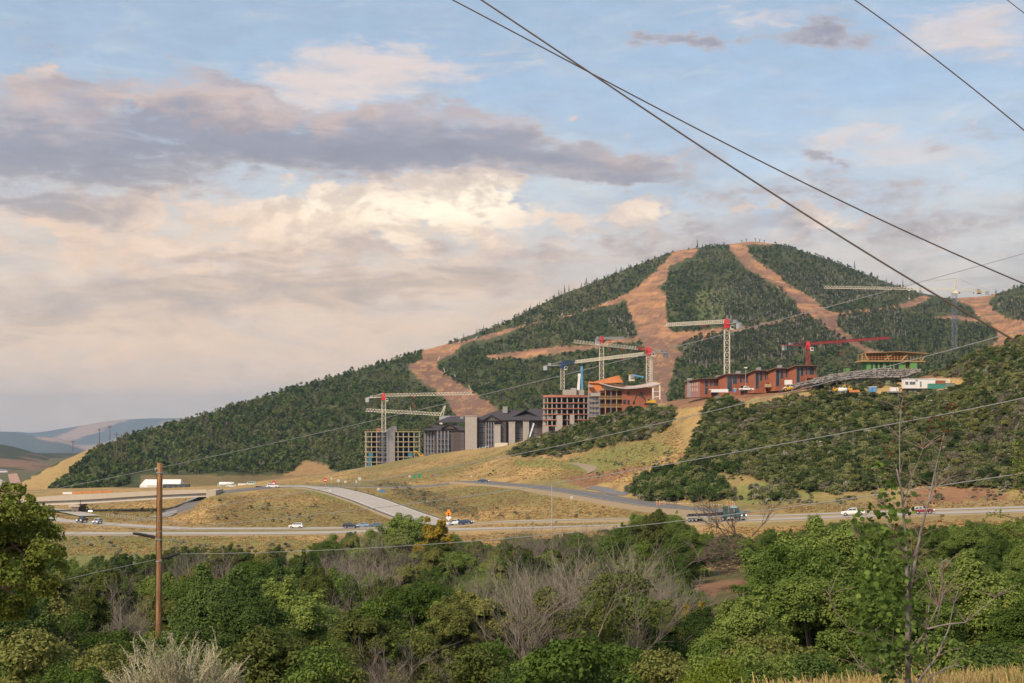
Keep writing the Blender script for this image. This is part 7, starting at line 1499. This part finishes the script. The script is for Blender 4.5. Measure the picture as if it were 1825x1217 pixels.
# oak reaching in from the left
def edge_oak():
    D = 27; b = Vector((-12.6, D+.5, gxy(-12.6, D+.5))); t = thing('oak_tree', 'leafy oak reaching into the picture from the left edge', 'tree', b); rg = np.random.default_rng(5)
    cl = [(6, 885, 26), (38, 880, 16), (15, 925, 45), (62, 915, 26), (30, 965, 50), (80, 955, 34), (60, 1005, 46), (100, 990, 22), (20, 1030, 50), (78, 1040, 30), (-30, 950, 60), (-40, 1030, 70), (5, 1085, 42), (50, 1075, 22), (-60, 880, 50), (-100, 960, 90), (-150, 1040, 90), (-120, 870, 60), (20, 868, 12), (52, 888, 12), (112, 1010, 14), (60, 950, 30)]
    cs = []; rs = []
    for px, py, r in cl:
        for k in range(4):
            a = rg.random()*6.28; q = rg.random()*r*.7; cs.append(tuple(at(px+math.cos(a)*q, py+math.sin(a)*q, D+rg.uniform(-1.3, 1.5))-b)); rs.append(r*m_px(D)*rg.uniform(.5, .85))
    V, Q = leaves(cs, rs, 560, .036, rg, .85, .35, .25); link('crown', np_mesh('crown', V, Q, ML['oakleaf']), t)
    mb = MB(); mb.tube([(0, 0, -.5), (.1, 0, 2), (.5, .1, 4.2), (.9, 0, 6.2)], [.3, .24, .17, .08], 9)
    for px, py, r in cl[:16]:
        c = at(px, py, D)-b; s0 = Vector((.1, 0, 2)).lerp(Vector((.9, 0, 6.2)), rg.uniform(.1, .9)); k1 = s0.lerp(c, .5)+Vector((0, 0, .25)); mb.tube([s0, k1, c], [.09, .05, .02], 6)
    mb.build('trunk', M_bark, t)
ML['oakleaf'] = leaf_mat('oak_leaves', (.085, .135, .026), (.145, .175, .038), .3, .2); ML['poplar'] = leaf_mat('poplar_leaves', (.10, .165, .038), (.15, .215, .05), .35, .3); ML['frond'] = leaf_mat('frond_leaves', (.15, .20, .03), (.20, .25, .04), .4, .1); ML['dead'] = leaf_mat('dead_leaves', (.16, .055, .03), (.10, .04, .025), .1, .3)
edge_oak()
# silvery sagebrush at the foot of the pole
def sagebush():
    D = 34; b = gp(322, D); t = thing('silver_shrub', 'silvery grey shrub with feathery branches at the foot of the brown pole', 'shrub', b); rg = random.Random(3); s = m_px(D); mb = MB(); ends = []
    top = zy(1140, D)-b.z
    for i in range(110):
        a = rg.uniform(-1.35, 1.35); q = rg.uniform(-.6, .6); H = top*rg.uniform(.5, .93)*math.cos(a*.55); d = Vector((math.sin(a), q*.8, math.cos(a)*1.0)); p = [Vector((0, 0, 0)), d*H*.5+Vector((math.sin(a)*.12, 0, 0)), d*H*.98+Vector((math.sin(a)*.1, 0, .2))]
        mb.tube(p, [.03, .018, .006], 5, False)
        for j in range(11):
            u = rg.uniform(.35, 1); o = p[1].lerp(p[2], (u-.35)/.65); dd = (d+Vector((rg.uniform(-.7, .7), rg.uniform(-.5, .5), rg.uniform(-.1, .6)))).normalized(); e = o+dd*rg.uniform(.2, .5); mb.tube([o, (o+e)/2+Vector((0, 0, .03)), e], [.010, .007, .003], 3, False); ends += [(o+e)/2, e]
            for k in range(4): f = o.lerp(e, rg.random()); g_ = f+(dd+Vector((rg.uniform(-.6, .6), rg.uniform(-.5, .5), rg.uniform(0, .5))))*rg.uniform(.06, .16); mb.tube([f, g_], [.005, .002], 3, False); ends.append(g_)
    mb.build('stems', mat('silver_stems', (.52, .47, .35), .9, .12, 3), t); rs_ = np.random.default_rng(4)
    V, Q = leaves([tuple(e) for e in ends], [.05]*len(ends), 6, .017, rs_, 1, .6, .2); link('foliage', np_mesh('foliage', V, Q, leaf_mat('silver_leaves', (.38, .37, .22), (.46, .43, .28), .2, .1)), t)
sagebush()
# sapling with round leaves and bare stems at the right
def leafmesh(name, m, r=.032):
    v = [(0, 0, 0)]+[(math.cos(a)*r*(1.12 if i == 0 else 1), math.sin(a)*r*.95, .006*math.sin(2*a)+abs(math.sin(a))*r*.25) for i, a in enumerate([k*math.pi/4 for k in range(8)])]; me = bpy.data.meshes.new(name); me.from_pydata(v, [], [(0, i+1, (i+1) % 8+1) for i in range(8)]); me.materials.append(m); me.polygons.foreach_set('use_smooth', [True]*8); me.update(); return me
def sapling():
    D = 15; b = gp(1619, D); t = thing('poplar_sapling', 'young poplar with round green leaves and tall bare stems at the right front', 'tree', b); P = lambda px, py, dy=0: at(px, py, D+dy)-b; gb = M_grbark
    stems = [([(1619, 1250), (1618, 1150), (1618, 1081), (1615, 983), (1608, 879), (1598, 836)], [.045, .04, .034, .026, .016, .008], 0), ([(1620, 1120), (1623, 1045), (1639, 957), (1659, 875), (1675, 803), (1684, 768)], [.032, .028, .020, .015, .009, .004], .3),
             ([(1608, 890), (1604, 850), (1603, 780), (1605, 728), (1612, 698)], [.012, .009, .007, .006, .003], .1), ([(1622, 1180), (1626, 1159), (1655, 1120), (1685, 1113), (1721, 1109), (1773, 1065), (1790, 1048)], [.03, .026, .018, .014, .010, .005, .003], -.2), ([(1630, 1230), (1639, 1211), (1670, 1170), (1691, 1120), (1700, 1075), (1709, 1048)], [.025, .022, .014, .010, .008, .006], .2),
             ([(1650, 1125), (1672, 1080), (1684, 1040), (1672, 1012)], [.014, .010, .008, .006], .1), ([(1668, 1115), (1680, 1060), (1680, 1015), (1676, 1003)], [.012, .009, .007, .005], -.1), ([(1640, 1235), (1660, 1205), (1700, 1185), (1722, 1190)], [.02, .014, .010, .006], 0), ([(1625, 1170), (1590, 1150), (1545, 1130), (1515, 1125), (1490, 1090), (1478, 1060), (1476, 1035)], [.02, .014, .011, .008, .007, .005, .003], -.3),
             ([(1618, 1215), (1590, 1190), (1570, 1160), (1560, 1120)], [.02, .013, .009, .006], .2), ([(1617, 1060), (1625, 1000), (1640, 960)], [.012, .010, .006], -.2), ([(1600, 1190), (1560, 1200), (1535, 1190), (1508, 1150)], [.015, .010, .008, .004], .1), ([(1615, 990), (1590, 950), (1575, 900), (1560, 850)], [.012, .008, .005, .003], .2), ([(1655, 1180), (1650, 1120), (1660, 1050), (1648, 1010)], [.012, .01, .008, .005], .15), ([(1616, 1030), (1560, 1000), (1530, 960), (1528, 930)], [.012, .009, .006, .003], .1), ([(1640, 955), (1650, 905), (1668, 868), (1700, 848)], [.008, .006, .004, .002], .1), ([(1610, 900), (1625, 850), (1645, 800), (1652, 770)], [.008, .006, .004, .002], -.1)]
    for pts, rs, dy in stems: MB().tube([P(x, y, dy*(i/(len(pts)-1))) for i, (x, y) in enumerate(pts)], [r_*.72 for r_ in rs], 7).build('stem', gb, t, True)
    tw = MB(); rg = random.Random(9)
    for i in range(230):
        pts, rs, dy = stems[rg.randrange(len(stems))]; k = rg.randrange(1, len(pts)-1); x, y = pts[k]; a = rg.uniform(-1.3, 1.3); L_ = rg.uniform(12, 60); q = P(x, y, dy*k/(len(pts)-1)); e = q+Vector((math.sin(a)*L_, rg.uniform(-20, 20), math.cos(a)*L_))*m_px(D); tw.tube([q, (q+e)/2+Vector((0, 0, .02)), e], [.004, .003, .0015], 4, False)
    q_ = tw.build('twigs', M_twigred, t); q_['kind'] = 'stuff'
    zones = [(1578, 1100, 54, 100, 250), (1572, 1010, 54, 72, 140), (1560, 945, 48, 42, 60), (1600, 1175, 56, 44, 80), (1530, 1098, 22, 24, 36), (1640, 1090, 16, 60, 22), (1590, 890, 40, 40, 26), (1570, 860, 34, 40, 12), (1615, 900, 20, 60, 14)]
    LM = [leafmesh('leaf', ML['poplar'], r) for r in (.023, .028, .032)]; n = 0; V = []; Fc = []
    pts_ = []
    for zx, zy_, rx, ry, k in zones:
        for i in range(int(k*1.3)):
            a = rg.random()*6.28; q = math.sqrt(rg.random()); pts_.append((zx+math.cos(a)*rx*q, zy_+math.sin(a)*ry*q))
    rg.shuffle(pts_)
    for x, y in pts_:
        p = P(x, y, rg.uniform(-.35, .35)); e = (rg.uniform(.7, 2.3), rg.uniform(-.7, .7), rg.uniform(-.9, .9))
        if n < 300: o = link('leaf', LM[n % 3], t); o.location = p; o.rotation_euler = e
        else:
            from mathutils import Euler
            M = Euler(e).to_matrix(); q = LM[n % 3]; c = len(V); V += [M @ v.co+p for v in q.vertices]; Fc += [tuple(c+j for j in f.vertices) for f in q.polygons]
        n += 1
    o = mesh_obj('leaves', V, Fc, ML['poplar'], t, True); o['kind'] = 'stuff'
    rd = np.random.default_rng(6); cs = [tuple(P(x+rg.uniform(-6, 6), y+rg.uniform(-8, 8))) for x, y in ((1606, 730), (1612, 700), (1620, 746), (1586, 795), (1586, 812), (1650, 775), (1655, 760), (1662, 745), (1684, 770), (1690, 730), (1696, 722), (1682, 745), (1645, 790), (1676, 790), (1680, 855), (1672, 880), (1660, 905), (1674, 925), (1618, 905), (1592, 958), (1640, 940), (1684, 1015), (1670, 1170), (1598, 940)) for k in range(3)]
    V2, Q2 = leaves(cs, [.035]*len(cs), 7, .013, rd, 1, .2, .1); link('dead_leaves', np_mesh('dead_leaves', V2, Q2, ML['dead']), t)
M_grbark = mat('grey_smooth_bark', (.25, .225, .21), .85, .2, 6.0, var2=(.15, .125, .11)); M_twigred = mat('reddish_twigs', (.22, .165, .135), .9, .1, 4)
sapling()
# feathery branches at the right edge
def edge_branch():
    D = 11; b = Vector((4.75, D, gxy(4.75, D))); t = thing('feathery_tree', 'feathery light green branches reaching in from the right edge', 'tree', b); P = lambda px, py: at(px, py, D)-b; rg = np.random.default_rng(8); r2 = random.Random(8)
    mb = MB(); mb.tube([(0, 0, -.3), (-.05, 0, 1.5), (-.1, 0, 3.6)], [.06, .045, .02], 7); cs = []
    for a, c in (((1880, 900), (1800, 792)), ((1880, 870), (1806, 830)), ((1890, 930), (1812, 868)), ((1890, 960), (1760, 912)), ((1885, 1000), (1790, 940)), ((1880, 850), (1822, 790)), ((1890, 1200), (1812, 1150)), ((1890, 1180), (1815, 1190))):
        p, q = P(*a), P(*c); mb.tube([p, (p+q)/2+Vector((0, 0, .04)), q], [.008, .005, .002], 5, False)
        for k in range(16):
            o = p.lerp(q, .3+.7*k/16); e = o+Vector((r2.uniform(-.09, .03), r2.uniform(-.08, .08), r2.uniform(-.10, .08))); mb.tube([o, e], [.002, .001], 3, False); cs += [tuple(o.lerp(e, u)) for u in (.4, .7, 1)]
    mb.build('trunk', M_bark, t); V, Q = leaves(cs, [.022]*len(cs), 5, .0085, rg, 1, .3, .2); link('crown', np_mesh('crown', V, Q, ML['frond']), t)
edge_branch()
# heap of dead branches
def brush_pile():
    D = 188; b = gp(1292, D); t = thing('brush_pile', 'tangled heap of dark dead branches below the green semi truck', 'brush pile', b); rg = random.Random(4); cz = zy(968, D)-b.z; s = m_px(D); mb = MB()
    for i in range(330):
        a = rg.random()*6.28; q = math.sqrt(rg.random()); c = Vector((math.cos(a)*q*38*s, rg.uniform(-2, 2), math.sin(a)*q*34*s+cz*.75)); d = Vector((rg.uniform(-1, 1), rg.uniform(-.5, .5), rg.uniform(-.5, .5))).normalized()*rg.uniform(.6, 2.0); mb.tube([c-d/2, c+Vector((0, 0, rg.uniform(-.15, .2))), c+d/2], [.05, .04, .015], 4, False)
    o = mb.build('branches', M_darktwig, t); o['kind'] = 'stuff'; mb = MB(); ends = []
    for a, d, L_ in (((1278, 975), (-.25, 0, 1), 3.8), ((1300, 965), (-.9, 0, .9), 3.5), ((1320, 965), (-.6, 0, .8), 3.2), ((1330, 960), (-1, 0, .6), 3.8), ((1290, 985), (-1, 0, -.2), 3.5), ((1340, 955), (.6, 0, .7), 2.8)):
        branch_bars(mb, at(*a, D)-b, d, L_, .10, 3, rg, 4, .8)
    mb.build('limbs', M_darktwig, t)
brush_pile()
def dead_arch(px, py, D, label, seed, fl=1, L_=2.2, n=7):
    b = gp(px, D); t = thing('dead_branch', label, 'branch', b); rg = random.Random(seed); mb = MB(); o = at(px, py, D)-b
    lean = Vector((-fl*.9, .5, 0)); mb.tube([lean+Vector((0, 0, -.2)), lean*.6+o*.45+Vector((0, .2, 0)), o-Vector((fl*.12, 0, .1)), o], [.03, .024, .018, .014], 5, False)
    for i in range(n):
        a = rg.uniform(.3, 1.3); L1 = L_*rg.uniform(.5, 1); p = [o, o+Vector((fl*L1*.45, rg.uniform(-.2, .2), L1*.18*a)), o+Vector((fl*L1*.85, rg.uniform(-.3, .3), -L1*.12*a)), o+Vector((fl*L1, rg.uniform(-.3, .3), -L1*.55*a))]; p = [v+Vector((rg.uniform(-.06, .06), 0, rg.uniform(-.08, .08)))*min(1, k_) for k_, v in enumerate(p)]; mb.tube(p, [.014, .011, .008, .003], 4, False)
        for k in range(5): q = p[1+k % 2].lerp(p[2+k % 2], rg.random()); mb.tube([q, q+Vector((fl*rg.uniform(-.1, .4), .1, -rg.uniform(-.1, .45)))], [.006, .002], 3, False)
    mb.build('dead_wood', mat('pale_dead_wood', (.34, .29, .26), .9, .12, 3), t)
dead_arch(1366, 1142, 60, 'pale dead branch arching down left at the lower right thicket', 1, -1, 2.0); dead_arch(1680, 1000, 90, 'single pale dead stub standing in the thicket right of the sapling', 3, 1, .6, 3)
special('olive', Kind(lump('crown', 'yellowgreen', 2.0, 3.0, 14, 260, .045, 301, hollow=.3) if 'yellowgreen' in ML else lump('crown', 'frond', 2.0, 2.6, 22, 300, .045, 301, hollow=.3), bare_mesh('branches', M_twig, 2.0, 302, 9, 2, 4, .012), 2.0), 1290, 1172, 40, 'small yellow-green shrub at the bottom edge right of centre', 1.0, 'young_shrub', 'shrub')
special('olive', Kind(lump('crown', 'frond', 2.0, 2.6, 22, 300, .045, 303, hollow=.3), bare_mesh('branches', M_twig, 2.0, 304, 9, 2, 4, .012), 2.0), 1250, 1192, 38, 'second, lower yellow-green shrub at the bottom edge left of the first', 1.0, 'young_shrub', 'shrub')
# dry grass on the near slope
def tuft(seed):
    rg = np.random.default_rng(seed); n = 34; o = rg.normal(size=(n, 2))*.10; h = rg.uniform(.16, .46, n); l = rg.normal(size=(n, 2))*.14; w = .005; a = rg.random(n)*6.28; V = []
    for i in range(n):
        dx, dy = math.cos(a[i])*w, math.sin(a[i])*w; x, y = o[i]; V += [(x-dx, y-dy, -.05), (x+dx, y+dy, -.05), (x+l[i, 0]*.8+dx*.5, y+l[i, 1]*.8+dy*.5, h[i]), (x+l[i, 0]*.8-dx*.5, y+l[i, 1]*.8-dy*.5, h[i])]
    return np_mesh('tuft', np.array(V), np.arange(len(V)).reshape(-1, 4), ML['straw'])
ML['straw'] = leaf_mat('dry_grass_blades', (.42, .30, .12), (.50, .37, .17), .25, .25); ML['greengrass'] = leaf_mat('green_grass_blades', (.13, .16, .04), (.2, .2, .06), .25, .25)
TUFTS = [tuft(i) for i in (1, 2, 3, 4)]; g5 = tuft(5); g5.materials[0] = ML['greengrass']; TUFTS.append(g5)
def near_grass():
    n = 8000; d = rng.uniform(14, 31, n); px = rng.uniform(1000, 1900, n); f = fbm(px/60, d*1.3, 3, 44); k = (px > 1330) | (rng.random(n) < .35*(px-1000)/330); k &= f > .42
    d = d[k]; px = px[k]; S = np.stack([px, px*0, d], 1); Wp = world_pts(S, 0); m = len(S); s = rng.uniform(.6, 1.25, m)
    scatter('dry_grass', Wp, rng.uniform(0, 6.28, m), s[:, None]*np.ones((1, 3)), rng.choice([0, 1, 2, 3, 0, 1, 2, 3, 4], m), TUFTS, 'tall pale dry grass along the bottom right edge')
    # coarse grass texture on the far banks: bigger, sparser clumps
    A = sample_img([[(100, 885), (380, 885), (560, 872), (850, 862), (1180, 905), (1180, 940), (100, 945)], [(380, 852), (640, 840), (900, 800), (1200, 740), (1240, 840), (1120, 880), (840, 860), (500, 865)], [(1200, 905), (1340, 900), (1880, 890), (1880, 912), (1340, 928)], [(90, 948), (560, 955), (1000, 950), (1880, 925), (1880, 950), (560, 990), (90, 990)]], 1/5.0, 205, 900); A = A[~on_road(A, .5)]; Wq = world_pts(A, -.1); m = len(A)
    s = rng.uniform(.3, .85, m); scatter('bank_grass', Wq, rng.uniform(0, 6.28, m), np.stack([s*1.6, s*1.6, s*.9], 1), rng.choice([0, 1, 2, 3], m), GT, 'dry golden grass covering the highway banks')
GT = [lump('grass_clump', k_, .5, 1.0, 5, 9, .12, 400+i, hollow=.4) for i, k_ in enumerate(('bankgold', 'bankgold', 'bankolive', 'bankbrown'))] if 'bankgold' in ML else None
ML['bankgold'] = leaf_mat('bank_gold_grass', (.44, .28, .11), (.50, .34, .14), .1, .2); ML['bankolive'] = leaf_mat('bank_olive_grass', (.26, .23, .09), (.34, .27, .11), .1, .3); ML['bankbrown'] = leaf_mat('bank_brown_grass', (.30, .18, .09), (.38, .23, .11), .1, .3)
GT = [lump('grass_clump', k_, .5, 1.0, 5, 9, .12, 400+i, hollow=.4) for i, k_ in enumerate(('bankgold', 'bankgold', 'bankolive', 'bankbrown'))]
near_grass()
# ------------------------------------------------------------------ the air
HAZE_DENSITY = 0.000048
def haze():
    x0, x1, y0, y1, z0, z1 = -14000, 14000, -300, 22000, -560, 470
    mb = MB(); mb.b2(x0, x1, y0, y1, z0, z1); m = bpy.data.materials.new('pale_air'); m.use_nodes = True; t = m.node_tree; t.nodes.clear(); o = t.nodes.new('ShaderNodeOutputMaterial'); v = t.nodes.new('ShaderNodeVolumePrincipled')
    v.inputs['Color'].default_value = (.58, .77, 1.0, 1); v.inputs['Density'].default_value = HAZE_DENSITY; v.inputs['Anisotropy'].default_value = 0.2; t.links.new(v.outputs[0], o.inputs['Volume']); h = mb.build('haze', m); tag(h, kind='stuff')
haze()
